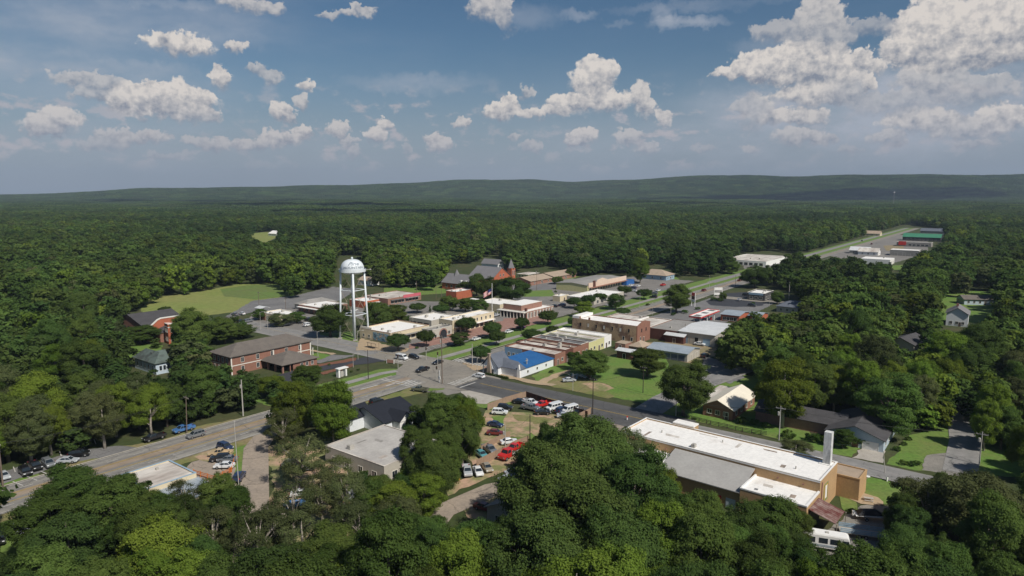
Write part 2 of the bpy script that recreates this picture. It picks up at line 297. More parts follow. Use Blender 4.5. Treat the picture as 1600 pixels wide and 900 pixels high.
M_ = dict(
 asphalt=mat('asphalt', (.15,.147,.145), .85, .3, .08, (.21,.205,.20), fine=2.2, crack=True),
 asphalt_new=mat('asphalt_new', (.05,.052,.06), .8, .25, .1, fine=2),
 concrete_road=mat('concrete_road', (.27,.245,.205), .85, .2, .1, (.20,.185,.16), fine=1.5, crack=True),
 lot=mat('lot_paving', (.23,.215,.195), .9, .25, .07, (.16,.15,.14), fine=1.2, crack=True),
 concrete=mat('concrete', (.42,.39,.34), .9, .2, .5, (.32,.29,.25)),
 gravel=mat('gravel', (.26,.24,.21), .95, .4, .25, (.18,.17,.15), fine=4),
 tanwalk=mat('tan_walk', (.42,.31,.19), .9, .25, .3, (.33,.26,.18)),
 brickwalk=mat('brick_walk', (.26,.14,.11), .9, .3, .5, (.33,.2,.16)),
 lawn=mat('lawn_grass', (.11,.20,.034), .9, .4, .09, (.15,.19,.05), fine=1.1, thr=(.4,.65)),
 lawn_dry=mat('dry_grass', (.15,.17,.05), .9, .35, .1, (.24,.19,.1), fine=1.0, thr=(.4,.62)),
 field=mat('field_grass', (.18,.225,.055), .9, .3, .02, (.225,.225,.075), fine=.3),
 field_dark=mat('field_grass_green', (.12,.19,.045), .9, .3, .03, (.13,.15,.05), fine=.4),
 dirt=mat('orange_dirt', (.44,.29,.20), .95, .35, .16, (.19,.20,.08), fine=1.0, thr=(.40,.58)),
 soil=mat('tan_soil', (.30,.22,.14), .95, .3, .2, (.17,.17,.08), fine=1.5),
 mulch=mat('mulch', (.20,.09,.055), .95, .3, 1.2),
 white=mat('white_paint', (.78,.77,.74), .6, .08, .7), cream=mat('cream_wall', (.62,.53,.37), .8, .12, .5),
 cream2=mat('grey_cream_wall', (.45,.42,.36), .8, .15, .5), roofw=ribbed('white_membrane', (.80,.78,.74), (.58,.52,.45), 2.6, 1, .7, .94, scale=.16, mortar=.05, thr=(.56,.85)),
 roofw2=mat('worn_white_roof', (.62,.58,.52), .75, .3, .15, (.36,.31,.27), thr=(.42,.66), fine=.8, stretch=(.4,1.6,1)),
 rooft=mat('worn_tan_roof', (.42,.34,.27), .8, .35, .2, (.22,.18,.15), thr=(.38,.62), fine=1, stretch=(.4,1.6,1)),
 roofd=mat('weathered_grey_roof', (.20,.20,.20), .8, .35, .2, (.10,.10,.10), thr=(.4,.6), fine=1, stretch=(.4,1.6,1)),
 roofg=mat('grey_roof', (.30,.285,.265), .8, .2, .15, (.23,.22,.2)), shing=mat('brown_grey_shingles', (.155,.135,.115), .9, .25, .4, (.115,.1,.09), fine=4),
 shingd=mat('dark_shingles', (.075,.072,.075), .9, .25, .4, (.055,.053,.055), fine=4), shingb=mat('blue_grey_shingles', (.125,.14,.17), .9, .2, .4, fine=4),
 shingg=mat('green_shingles', (.10,.13,.115), .9, .25, .3, (.06,.07,.065), fine=3, thr=(.45,.6)), shingk=mat('black_shingles', (.018,.021,.03), .9, .2, .4, fine=4),
 slate=mat('church_grey_shingles', (.19,.185,.19), .9, .15, .3, fine=3), tanroof=mat('tan_shingles', (.40,.31,.23), .9, .2, .5, (.3,.24,.18), fine=4),
 creamroof=mat('cream_shingles', (.74,.68,.56), .8, .12, .4, fine=3), blueroof=ribbed('blue_tarp_roof', (.02,.10,.27), (.03,.13,.32), 1.6, 0, .5, .85, mortar=.05),
 brick=ribbed('red_brick', (.27,.135,.095), (.22,.11,.08), .3, 2, .85, .86, scale=.8), brick2=ribbed('orange_brick', (.42,.125,.065), (.34,.105,.06), .3, 2, .85, .88, scale=.6),
 brickb=ribbed('brown_brick', (.30,.165,.12), (.24,.13,.10), .3, 2, .85, .86, scale=.8), brickt=ribbed('tan_painted_brick', (.47,.305,.155), (.40,.26,.14), .4, 2, .85, .93, scale=.3),
 brickold=mat('old_plastered_brick', (.44,.31,.19), .9, .3, .22, (.20,.125,.085), thr=(.47,.6), fine=2), darkbrick=mat('dark_brick', (.12,.05,.038), .85, .3, .5),
 bluewall=mat('pale_blue_siding', (.28,.40,.50), .8, .15, .5), siding=ribbed('white_siding', (.72,.74,.75), (.66,.68,.7), .35, 2, .6, .9), sidingb=ribbed('pale_blue_board_siding', (.46,.54,.60), (.42,.50,.57), .35, 2, .6, .9),
 bwall=mat('painted_blue_wall', (.22,.36,.52), .8, .15, .4), yellow=mat('pale_yellow_wall', (.58,.55,.28), .8, .12, .5), peach=mat('peach_fascia', (.66,.52,.41), .7, .1, .4), red=mat('red_paint', (.55,.035,.03), .5, .1, .8),
 pink=mat('pink_paint', (.55,.13,.16), .7, .15, .4), green=mat('green_metal', (.06,.22,.13), .5, .15, .2), glass=mat('window_glass', (.02,.028,.036), .08, .1, 1, spec=.6), trim=mat('trim_paint', (.70,.67,.60), .6, .08, 1),
 door=mat('door_paint', (.10,.07,.06), .6, .1, 1), opening_panel=mat('opening_shade', (.012,.011,.010), .95, .1, 1), steel=mat('white_tank_steel', (.70,.74,.76), .4, .08, .25, (.60,.64,.66)),  # near-black colour stands in for the shade inside bays and doorways
 steel_rust=mat('rusty_rod', (.34,.30,.22), .6, .2, 1), galv=ribbed('galvanised_roof', (.40,.45,.49), (.30,.35,.39), 1.1, 0, .45, .82, .2, scale=.25), galvw=ribbed('white_metal_roof', (.62,.63,.63), (.52,.53,.53), 1.2, 0, .5, .88, scale=.2),
 tanroad=mat('tan_worn_road', (.34,.28,.22), .92, .25, .15, (.26,.22,.18), fine=1.5, crack=True), rust=ribbed('rusty_sheet_roof', (.13,.04,.032), (.33,.25,.22), .75, 0, .6, .6, scale=.6, mortar=.3), membrane2=ribbed('pale_grey_membrane', (.46,.44,.41), (.36,.34,.32), 3.0, 1, .75, .9, scale=.2, mortar=.04), membrane=mat('grey_membrane', (.37,.36,.34), .75, .15, .2, (.31,.30,.285)),
 pole=mat('pole_wood', (.17,.13,.10), .9, .2, 1), poleg=mat('grey_pole', (.42,.40,.36), .7, .15, 1), dkpole=mat('dark_pole_wood', (.045,.035,.03), .9, .2, 1), wire=mat('wire', (.03,.03,.03), .6, .1, 1),
 fence=ribbed('fence_boards', (.33,.225,.15), (.27,.19,.14), .3, 3, .9, .7, scale=.5), fenced=mat('dark_fence_boards', (.10,.05,.035), .9, .3, .6), rubber=mat('tyre_rubber', (.02,.02,.02), .9, .1, 3),
 chrome=mat('wheel_metal', (.45,.45,.46), .35, .1, 3, metal=.7), lampw=mat('headlight_glass', (.75,.77,.78), .1, .05, 3), lampr=mat('tail_light', (.35,.02,.02), .2, .05, 3),
 bark=mat('bark', (.12,.095,.075), .95, .3, 1.5, (.19,.165,.14)), barkw=mat('pale_bark', (.40,.36,.30), .9, .3, .8, (.2,.17,.14)), yellowm=mat('machine_yellow', (.55,.33,.05), .5, .15, 1), orange=mat('orange_paint', (.6,.17,.03), .5, .1, 1),
 tarp=mat('black_tarp', (.015,.015,.018), .6, .1, 1), stain=mat('chimney_plaster', (.62,.62,.60), .85, .35, .5, (.25,.25,.25), thr=(.5,.68), stretch=(1,1,.35), fine=3), signblue=mat('sign_blue', (.03,.12,.35), .4, .1, 1),
 line=mat('road_line_white', (.62,.61,.57), .8, .25, .6, (.42,.40,.36)), liney=mat('road_line_yellow', (.50,.36,.10), .8, .3, .6), kerb=mat('kerb_concrete', (.46,.42,.35), .9, .2, .6))
# mural: a few painted shapes in blue, ochre and white
def voro(name, cols, scale):
    m = bpy.data.materials.new(name); m.use_nodes = True; nt = m.node_tree; p = nt.nodes['Principled BSDF']; p.inputs['Roughness'].default_value = .7
    t = nt.nodes.new('ShaderNodeTexCoord'); nz = nt.nodes.new('ShaderNodeTexNoise'); nz.inputs['Scale'].default_value = scale; nz.inputs['Detail'].default_value = 4
    r = nt.nodes.new('ShaderNodeValToRGB'); r.color_ramp.interpolation = 'CONSTANT'; e = r.color_ramp.elements
    for i, (q, c) in enumerate(cols):
        k = e[i] if i < 2 else e.new(q); k.position = q; k.color = c+(1,)
    nt.links.new(t.outputs['Object'], nz.inputs[0]); nt.links.new(nz.outputs[0], r.inputs[0]); nt.links.new(r.outputs[0], p.inputs['Base Color']); return m
M_['mural'] = voro('mural_paint', [(0, (.05,.10,.14)), (.42, (.16,.28,.36)), (.5, (.28,.38,.42)), (.56, (.10,.14,.10)), (.6, (.34,.20,.13)), (.66, (.5,.5,.45))], .55)
M_['canopytop'] = M_['roofw2']
# highway: five lanes with their own tone across the strip (u = metres across)
def lanes(name, bands, seam=None):
    m = bpy.data.materials.new(name); m.use_nodes = True; nt = m.node_tree; n = nt.nodes; p = n['Principled BSDF']; p.inputs['Roughness'].default_value = .85
    uv = n.new('ShaderNodeUVMap'); s = n.new('ShaderNodeSeparateXYZ'); nt.links.new(uv.outputs[0], s.inputs[0])
    t = n.new('ShaderNodeTexCoord'); nz = n.new('ShaderNodeTexNoise'); nz.inputs['Scale'].default_value = .25; nz.inputs['Detail'].default_value = 7; nz.inputs['Roughness'].default_value = .7; nt.links.new(t.outputs['Object'], nz.inputs[0])
    r = n.new('ShaderNodeValToRGB'); e = r.color_ramp.elements
    for i, (q, c) in enumerate(bands):
        k = e[i] if i < 2 else e.new(q); k.position = q; k.color = c+(1,)
    wob = n.new('ShaderNodeMath'); wob.operation = 'MULTIPLY_ADD'; nt.links.new(nz.outputs[0], wob.inputs[0]); wob.inputs[1].default_value = .05; nt.links.new(s.outputs[0], wob.inputs[2]); nt.links.new(wob.outputs[0], r.inputs[0])
    mr = n.new('ShaderNodeMapRange'); mr.inputs[1].default_value = .3; mr.inputs[2].default_value = .7; mr.inputs[3].default_value = .78; mr.inputs[4].default_value = 1.15; nt.links.new(nz.outputs[0], mr.inputs[0])
    mx = n.new('ShaderNodeMix'); mx.data_type = 'RGBA'; mx.blend_type = 'MULTIPLY'; mx.inputs[0].default_value = 1; nt.links.new(r.outputs[0], mx.inputs[6]); nt.links.new(mr.outputs[0], mx.inputs[7])
    co = mx.outputs[2]
    for sc_, wd, dk in ((.09, .008, .55), (.26, .012, .72)):
        ww = n.new('ShaderNodeVectorMath'); ww.operation = 'MULTIPLY_ADD'; nt.links.new(nz.outputs['Color'], ww.inputs[0]); ww.inputs[1].default_value = (6, 6, 0); nt.links.new(t.outputs['Object'], ww.inputs[2])
        vo = n.new('ShaderNodeTexVoronoi'); vo.feature = 'DISTANCE_TO_EDGE'; vo.inputs['Scale'].default_value = sc_; nt.links.new(ww.outputs[0], vo.inputs['Vector'])
        vr = n.new('ShaderNodeMapRange'); vr.inputs[1].default_value = wd*.4; vr.inputs[2].default_value = wd; vr.inputs[3].default_value = dk; vr.inputs[4].default_value = 1; nt.links.new(vo.outputs['Distance'], vr.inputs[0])
        m3 = n.new('ShaderNodeMix'); m3.data_type = 'RGBA'; m3.blend_type = 'MULTIPLY'; m3.inputs[0].default_value = 1; nt.links.new(co, m3.inputs[6]); nt.links.new(vr.outputs[0], m3.inputs[7]); co = m3.outputs[2]
    nt.links.new(co, p.inputs['Base Color']); return m
a_, b_, c_ = (.25,.235,.205), (.18,.172,.16), (.28,.22,.16)
M_['hwy'] = lanes('highway_concrete', [(0,a_),(.12,b_),(.2,a_),(.3,b_),(.38,c_),(.52,c_),(.6,b_),(.7,a_),(.8,b_),(.9,a_),(1,a_)])
M_['street'] = lanes('street_asphalt', [(0,(.10,.098,.095)),(.25,(.075,.074,.074)),(.5,(.09,.088,.086)),(.75,(.072,.071,.071)),(1,(.10,.098,.095))])
M_['streetold'] = lanes('old_street_asphalt', [(0,(.25,.24,.225)),(.25,(.21,.205,.195)),(.5,(.24,.23,.22)),(.75,(.205,.20,.19)),(1,(.25,.24,.225))])
def foliage(name, dark, light, trans=.43, hue=.018):
    m = bpy.data.materials.new(name); m.use_nodes = True; nt = m.node_tree; n = nt.nodes; n.clear()
    o = n.new('ShaderNodeOutputMaterial'); d = n.new('ShaderNodeBsdfDiffuse'); tr = n.new('ShaderNodeBsdfTranslucent'); ms = n.new('ShaderNodeMixShader'); ms.inputs[0].default_value = trans
    oi = n.new('ShaderNodeObjectInfo'); t = n.new('ShaderNodeTexCoord'); nz = n.new('ShaderNodeTexNoise'); nz.inputs['Scale'].default_value = .45; nz.inputs['Detail'].default_value = 6; nz.inputs['Roughness'].default_value = .7; nt.links.new(t.outputs['Object'], nz.inputs[0])
    mr = n.new('ShaderNodeMapRange'); mr.inputs[1].default_value = .3; mr.inputs[2].default_value = .7; nt.links.new(nz.outputs[0], mr.inputs[0])
    mx = n.new('ShaderNodeMix'); mx.data_type = 'RGBA'; mx.inputs[6].default_value = dark+(1,); mx.inputs[7].default_value = light+(1,); nt.links.new(mr.outputs[0], mx.inputs[0])
    h = n.new('ShaderNodeHueSaturation'); nt.links.new(mx.outputs[2], h.inputs['Color'])
    m1 = n.new('ShaderNodeMapRange'); m1.inputs[3].default_value = .5-hue; m1.inputs[4].default_value = .5+hue; nt.links.new(oi.outputs['Random'], m1.inputs[0]); nt.links.new(m1.outputs[0], h.inputs['Hue'])
    mu = n.new('ShaderNodeMath'); mu.operation = 'MULTIPLY'; mu.inputs[1].default_value = 7.31; nt.links.new(oi.outputs['Random'], mu.inputs[0]); fr = n.new('ShaderNodeMath'); fr.operation = 'FRACT'; nt.links.new(mu.outputs[0], fr.inputs[0])
    m2 = n.new('ShaderNodeMapRange'); m2.inputs[3].default_value = .78; m2.inputs[4].default_value = 1.42; nt.links.new(fr.outputs[0], m2.inputs[0]); nt.links.new(m2.outputs[0], h.inputs['Value'])
    nt.links.new(h.outputs[0], d.inputs[0]); nt.links.new(h.outputs[0], tr.inputs[0]); nt.links.new(d.outputs[0], ms.inputs[1]); nt.links.new(tr.outputs[0], ms.inputs[2]); nt.links.new(ms.outputs[0], o.inputs[0]); return m
F_ = dict(oak=foliage('oak_leaves', (.052,.090,.024), (.092,.138,.036)), mid=foliage('broad_leaves', (.066,.110,.026), (.115,.165,.040)),
          lime=foliage('light_green_leaves', (.095,.150,.022), (.155,.210,.034)), dark=foliage('dark_leaves', (.042,.076,.022), (.070,.108,.030)), dull=foliage('olive_leaves', (.074,.094,.036), (.120,.138,.055)),
          bush=foliage('shrub_leaves', (.05,.095,.02), (.09,.14,.028)))
# ---------------------------------------------------------------- ground
gm = mat('ground_cover', (.045,.062,.018), .95, .35, .06, (.085,.075,.035), fine=.7, thr=(.45,.7))
rad = [0.001]+[20*1.085**i for i in range(95)]
rad = [r for r in rad if r < 42000]
angs = [R(a) for a in list(np.arange(-56, 56.01, .7))+list(np.arange(60, 304, 4))]
vs = []
for r in rad:
    for a in angs:
        X, Y = r*math.sin(a), r*math.cos(a); vs.append((X, Y, TH(X, Y)))
na = len(angs)
fs = [(i*na+j, i*na+(j+1)%na, (i+1)*na+(j+1)%na, (i+1)*na+j) for i in range(len(rad)-1) for j in range(na)]
me = bpy.data.meshes.new('ground'); me.from_pydata(vs, [], fs); me.materials.append(gm)
me.polygons.foreach_set('use_smooth', [True]*len(fs)); me.flip_normals() if me.polygons[200].normal.z < 0 else None
tag(link('ground', me), kind='structure')
_lay = [0]
def sheet(name, pts, m, z, jit=.5, world=False, seed=1):
    """a flat sheet on the ground; pts are photo pixels unless world"""
    rg = random.Random(len(pts)*13+int(pts[0][0])+seed)
    w = [Vector(p) if world else Vector(G(*p)) for p in pts]; out = []
    for i, p in enumerate(w):
        q = w[(i+1) % len(w)]; L = (q-p).length; k = max(1, min(60, int(L/1.8))) if jit else 1
        for j in range(k):
            s = p.lerp(q, j/k)
            if jit and j: s = s+Vector((rg.uniform(-jit, jit), rg.uniform(-jit, jit)))
            out.append((s.x, s.y, 0))
    _lay[0] += 1
    zz = z+_lay[0]*.0004
    tri = tessellate_polygon([[Vector(p) for p in out]])
    me = bpy.data.meshes.new(name); me.from_pydata([(x, y, zz) for x, y, _ in out], [], [tuple(t) for t in tri]); me.materials.append(m)
    bm = bmesh.new(); bm.from_mesh(me)
    for f in bm.faces:
        f.normal_update()
        if f.normal.z < 0: f.normal_flip()
    bm.to_mesh(me); bm.free()
    return tag(link(name, me), kind='structure')
def offs(c, d):
    out = []
    for i, p in enumerate(c):
        t = (c[min(i+1, len(c)-1)]-c[max(i-1, 0)]).normalized(); n = Vector((-t.y, t.x)); out.append(p+n*d)
    return out
def strip(name, c, w, m, z, d=0., kind=True):
    """a ribbon along world points c, w wide, shifted d to the left; carries metres across/along as UV (0..1 across)"""
    c = [Vector(p) for p in c]; cc = []
    for i in range(len(c)-1):
        k = max(1, int((c[i+1]-c[i]).length/8))
        cc += [c[i].lerp(c[i+1], j/k) for j in range(k)]
    _lay[0] += 1; z = z+_lay[0]*.0004
    cc.append(c[-1]); a = offs(cc, d+w/2); b = offs(cc, d-w/2); n = len(cc)
    me = bpy.data.meshes.new(name); me.from_pydata([(p.x, p.y, z) for p in a]+[(p.x, p.y, z) for p in b], [], [(i, n+i, n+i+1, i+1) for i in range(n-1)]); me.materials.append(m)
    uv = me.uv_layers.new(name='UVMap'); L = 0
    for f in me.polygons:
        for li in f.loop_indices:
            vi = me.loops[li].vertex_index; uv.data[li].uv = (0 if vi < n else 1, (vi % n)*.8)
    o = link(name, me)
    return tag(o, kind='structure') if kind else o
UA = R(52.6); U = Vector((math.cos(UA), math.sin(UA))); V = Vector((math.sin(UA), -math.cos(UA)))   # town grid: along the highway, across it
O = Vector(G(690, 580))
def uvp(u, v): p = O+U*u+V*v; return (p.x, p.y)
def tuv(x, y, z=0): p = Vector(G(x, y, z))-O; return p.dot(U), p.dot(V)
# ---------------------------------------------------------------- streets and ground sheets
def uvs(*l): return [uvp(a, b) for a, b in l]
Z0, Z1, Z2, Z3, Z4 = .02, .07, .12, .17, .23
# grass first
def px(name, m, z, *p, **k): return sheet(name, p, m, z, **k)
L_ = M_['lawn']; LD = M_['lawn_dry']
sheet('field', [G(*p) for p in [(215,478),(232,466),(290,459),(330,452),(372,444),(440,441),(462,462),(440,473),(395,484),(330,492),(260,500),(225,492)]], M_['field'], Z0, world=True)
sheet('field', [G(*p) for p in [(345,452),(385,446),(438,444),(445,463),(400,468),(350,463)]], M_['field_dark'], Z1, world=True)
px('field', M_['field'], Z0, (385,366), (410,363), (436,363), (430,372), (412,380), (392,374))
sheet('grass_verge', uvs((-62,-22),(-12,-20),(-6,-14),(-6,-8),(-20,-7.8),(-62,-7.8)), L_, Z1, world=True)
sheet('grass_median', uvs((13,-9),(12,-20),(16,-24),(240,-25),(700,-24),(1250,-24),(1250,-5),(700,-5),(240,-7),(30,-7.5)), L_, Z1, world=True)
sheet('dry_verge', uvs((-150,6),(-60,6.3),(-20,7),(-14,11),(-17,15),(-40,10.5),(-150,10)), LD, Z1, world=True)
sheet('grass_verge', uvs((-22,8.4),(-16,9),(-14,14),(-17,17),(-24,12)), L_, Z2, world=True)
px('lawn', L_, Z0, (868,600), (905,570), (930,560), (960,555), (1010,552), (1040,560), (1060,600), (1030,640), (1000,628), (940,618), (900,610))
px('lawn', L_, Z0, (830,588), (868,568), (900,566), (910,580), (870,592), (842,596))
px('dry_grass_patch', LD, Z1, (838,598), (880,588), (905,584), (930,600), (960,620), (950,623), (900,612), (860,604))
px('dirt_patch', M_['dirt'], Z2, (925,597), (945,600), (960,607), (945,612), (925,608), (905,600))
px('lawn', L_, Z0, (1005,640), (1060,600), (1140,580), (1230,600), (1240,660), (1300,700), (1260,695), (1150,672), (1060,652))
px('lawn', L_, Z0, (1120,585), (1190,590), (1200,612), (1140,608))
px('lawn', L_, Z0, (1250,690), (1290,690), (1350,690), (1331,714), (1262,702))
px('lawn', L_, Z0, (1385,725), (1420,680), (1470,665), (1600,660), (1600,745), (1470,740), (1430,735))
px('lawn', L_, Z0, (1335,735), (1420,752), (1470,765), (1460,790), (1380,788), (1345,775))
px('lawn', L_, Z1, (1310,772), (1330,768), (1345,800), (1320,800))
px('lawn', L_, Z0, (1450,455), (1600,455), (1600,495), (1540,505), (1450,500))
px('lawn', L_, Z0, (1395,415), (1420,413), (1415,423), (1392,421))
px('lawn', L_, Z0, (805,434), (870,425), (905,432), (880,441), (860,446), (810,443))
px('lawn', L_, Z0, (812,455), (862,453), (868,463), (820,464), (810,461))
px('lawn', L_, Z0, (1005,434), (1055,430), (1070,446), (1010,445))
px('lawn', L_, Z0, (600,450), (690,446), (700,458), (640,462), (600,462))
px('lawn', L_, Z0, (155,560), (185,535), (255,540), (245,556), (190,560))
px('lawn', L_, Z0, (485,523), (550,518), (560,535), (520,528))
px('lawn', L_, Z2, (480,556), (497,551), (517,556), (497,563), (478,566))
px('lawn', L_, Z0, (0,815), (45,805), (60,870), (0,880))
px('lawn', L_, Z0, (380,690), (392,690), (390,745), (378,757), (366,750), (366,700))
px('lawn', LD, Z1, (100,722), (130,712), (190,712), (175,722), (110,735))
px('lawn', L_, Z0, (0,755), (60,740), (62,752), (0,772))
px('lawn', LD, Z0, (180,698), (250,690), (300,668), (400,648), (400,655), (330,683), (250,699), (190,702))
px('dirt_patch', M_['dirt'], Z0, (760,640), (905,652), (880,662), (830,690), (820,700), (750,740), (720,700))
px('lawn', L_, Z1, (735,615), (800,615), (830,622), (770,640), (740,635))
px('dirt_patch', M_['dirt'], Z2, (778,670), (800,658), (832,660), (838,672), (815,684), (785,682))
px('grass_patch', LD, Z1, (800,648),(868,654),(846,662),(812,664))
px('grass_patch', L_, Z1, (785,686),(830,676),(842,684),(815,694),(790,700))
px('grass_patch', L_, Z1, (768,652),(790,650),(785,668),(770,672))
px('dirt_patch', M_['dirt'], Z1, (690,760), (745,742), (800,700), (830,700), (830,715), (780,740), (700,775))
px('dirt_patch', M_['dirt'], Z1, (720,792), (770,765), (800,760), (815,790), (780,815), (730,810))
px('dirt_patch', M_['dirt'], Z0, (415,700), (450,690), (520,690), (560,740), (640,760), (690,800), (690,900), (600,1000), (380,1000), (380,860), (430,760))
px('dirt_patch', M_['dirt'], Z0, (560,668), (625,640), (640,650), (632,668), (600,672))
px('dirt_patch', M_['dirt'], Z1, (300,712), (335,696), (362,694), (362,705), (325,722))
px('lot', M_['tanroad'], Z0, (240,770), (300,722), (362,700), (368,760), (350,800), (270,830))
px('gravel_yard', M_['gravel'], Z0, (1290,830), (1345,790), (1440,790), (1470,830), (1400,900), (1250,900), (1230,850))
# paved lots
px('asphalt_lot', M_['lot'], Z0, (388,500), (400,478), (470,478), (500,480), (500,523), (440,517), (400,515), (380,508))
px('asphalt_lot', M_['asphalt'], Z1, (395,470), (460,462), (520,448), (560,452), (530,470), (470,480), (395,488), (360,497), (352,495))
px('asphalt_lot', M_['lot'], Z0, (550,470), (640,470), (705,472), (760,480), (700,500), (630,500), (565,500), (548,490))
sheet('side_street', uvs((8,-26),(24,-50),(60,-60),(130,-56),(130,-26.5),(20,-26)), M_['lot'], Z1, world=True)
sheet('side_street', uvs((128,-26.5),(300,-28),(300,-75),(205,-90),(128,-56)), M_['lot'], Z1, world=True)
px('asphalt_lot', M_['asphalt'], Z0, (800,445), (870,440), (880,450), (1000,440), (1085,446), (1085,460), (1020,475), (960,478), (900,470), (870,475), (800,470))
px('grass_strip', L_, Z1, (812,455), (862,453), (868,463), (820,464), (810,461))
sheet('asphalt_lot', uvs((135,11),(190,13),(236,12),(236,50),(180,52),(135,46)), M_['asphalt'], Z1, world=True)
px('asphalt_lot', M_['asphalt_new'], Z1, (1103,471), (1130,459), (1170,456), (1210,466), (1190,478), (1150,480), (1110,477))
px('tan_yard', M_['soil'], Z0, (1080,535), (1120,535), (1120,556), (1100,560), (1085,570), (990,545), (960,535), (985,535))
px('asphalt_drive', M_['asphalt'], Z1, (1100,556), (1120,562), (1165,590), (1140,600), (1095,575))
px('car_park', M_['lot'], Z0, (1290,398), (1400,366), (1450,372), (1450,395), (1400,410), (1340,410))
px('soil_patch', M_['soil'], Z1, (1380,384), (1412,382), (1412,392), (1385,392))
px('car_park', M_['lot'], Z0, (1160,412), (1200,405), (1215,412), (1180,424), (1165,424))
px('asphalt_lot', M_['asphalt'], Z1, (0,738), (60,722), (130,702), (190,697), (225,702), (160,716), (100,724), (60,740), (0,758))
px('drive_lane', M_['asphalt_new'], Z1, (405,595), (450,582), (470,574), (560,560), (600,555), (600,565), (560,570), (500,580), (470,600), (430,608))
px('mulch_bed', M_['mulch'], Z2, (478,573), (556,559), (555,564), (500,573))
px('mulch_bed', M_['mulch'], Z2, (500,583), (552,568), (553,573), (505,586))
px('drive_lane', M_['asphalt'], Z1, (478,565), (517,554), (556,556), (500,568))
px('gravel_pad', M_['gravel'], Z1, (645,606), (690,592), (770,604), (800,612), (770,622), (730,612), (700,618), (660,612))
px('gravel_pad', M_['concrete'], Z2, (720,612), (748,608), (790,622), (760,632), (735,630))
px('driveway', M_['concrete'], Z1, (1331,716), (1350,698), (1382,703), (1380,724))
px('driveway', M_['gravel'], Z1, (1448,712), (1478,708), (1520,725), (1500,745), (1440,735))
px('driveway', M_['tanwalk'], Z2, (1322,778), (1345,770), (1372,778), (1380,790), (1345,788))
px('pavement', M_['tanwalk'], Z2, (556,548), (560,534), (565,529), (610,541), (640,545), (632,552), (600,548))
px('pavement', M_['brickwalk'], Z2, (640,546), (640,538), (700,528), (760,505), (800,500), (830,494), (860,492), (862,503), (810,512), (770,522), (700,536))
px('pavement', M_['brickwalk'], Z2, (786,498), (830,496), (835,505), (812,514), (788,508))
px('pavement', M_['tanwalk'], Z3, (722,568), (740,566), (760,577), (752,584), (735,577))
px('pavement', M_['brickwalk'], Z2, (735,563), (760,566), (762,580), (742,576))
px('pavement', M_['tanwalk'], Z3, (755,582), (765,579), (812,591), (870,602), (862,604), (830,600))
px('driveway', M_['tanwalk'], Z2, (832,599), (868,584), (890,577), (892,580), (850,600))
px('pavement', M_['tanwalk'], Z2, (482,546), (526,553), (518,555), (480,548))
# streets
def ln(*l): return [uvp(a, b) for a, b in l]
strip('highway', ln((-260,-1.2),(-14,-1.2)), 15.5, M_['hwy'], Z3)
strip('highway', ln((14,1),(190,1),(340,0)), 15, M_['hwy'], Z3)
strip('highway', ln((339,-.5),(700,-1),(1250,-1)), 9, M_['hwy'], Z3-.01)
sheet('road_junction', uvs((-14,-9),(-10,-14),(-2,-18),(-1,-40),(12,-40),(13,-22),(14,-6.5),(14,8.5),(6,16),(5,24),(-14,24),(-16,16),(-22,8),(-22,6.6),(-14,6.6)), M_['concrete_road'], Z2, world=True)
strip('cross_street', ln((5.5,-150),(5.5,-19)), 15, M_['streetold'], Z1+.01)
strip('cross_street', ln((-4.5,18),(-4.5,80),(-4.5,96)), 16.5, M_['street'], Z3)
strip('cross_street', ln((-4,94),(-4,135),(-6,230)), 9, M_['streetold'], Z3+.01)
strip('side_road', [G(*p) for p in [(1005,648),(1040,625),(1080,606),(1120,592),(1165,575)]], 9, M_['streetold'], Z2)
strip('side_road', [G(*p) for p in [(975,650),(900,720),(870,745),(770,765),(690,800),(650,850),(600,960)]], 6, M_['tanroad'], Z2)
strip('side_road', [G(*p) for p in [(425,668),(400,700),(398,760),(396,820),(380,1000)]], 6, M_['tanroad'], Z2)
strip('side_road', [G(*p) for p in [(1500,740),(1508,690),(1500,640),(1520,600),(1560,560)]], 7, M_['streetold'], Z2)
strip('side_road', ln((236,12),(236,130)), 10, M_['concrete_road'], Z2)
strip('footpath', ln((-60,-14.8),(-16,-14.8),(-10,-13)), 3.2, M_['roofg'], Z2)
strip('footpath', ln((14,-14),(240,-14),(300,-15)), 3.4, M_['roofg'], Z2)
strip('highway', ln((299,-15),(700,-16.5),(1250,-16.5)), 6.5, M_['streetold'], Z2+.01)
strip('side_road', [G(*p) for p in [(800,447),(868,441),(900,436)]], 7, M_['streetold'], Z2)
strip('kerb', ln((14,8.9),(120,8.9)), .5, M_['kerb'], Z4)
for d in (-7.4, 8.7): strip('kerb', ln((15,d-.2 if d<0 else d),(230,d-.2 if d<0 else d)), .4, M_['kerb'], Z4)
strip('kerb', ln((-200,-9.2),(-16,-9.2)), .5, M_['kerb'], Z4)
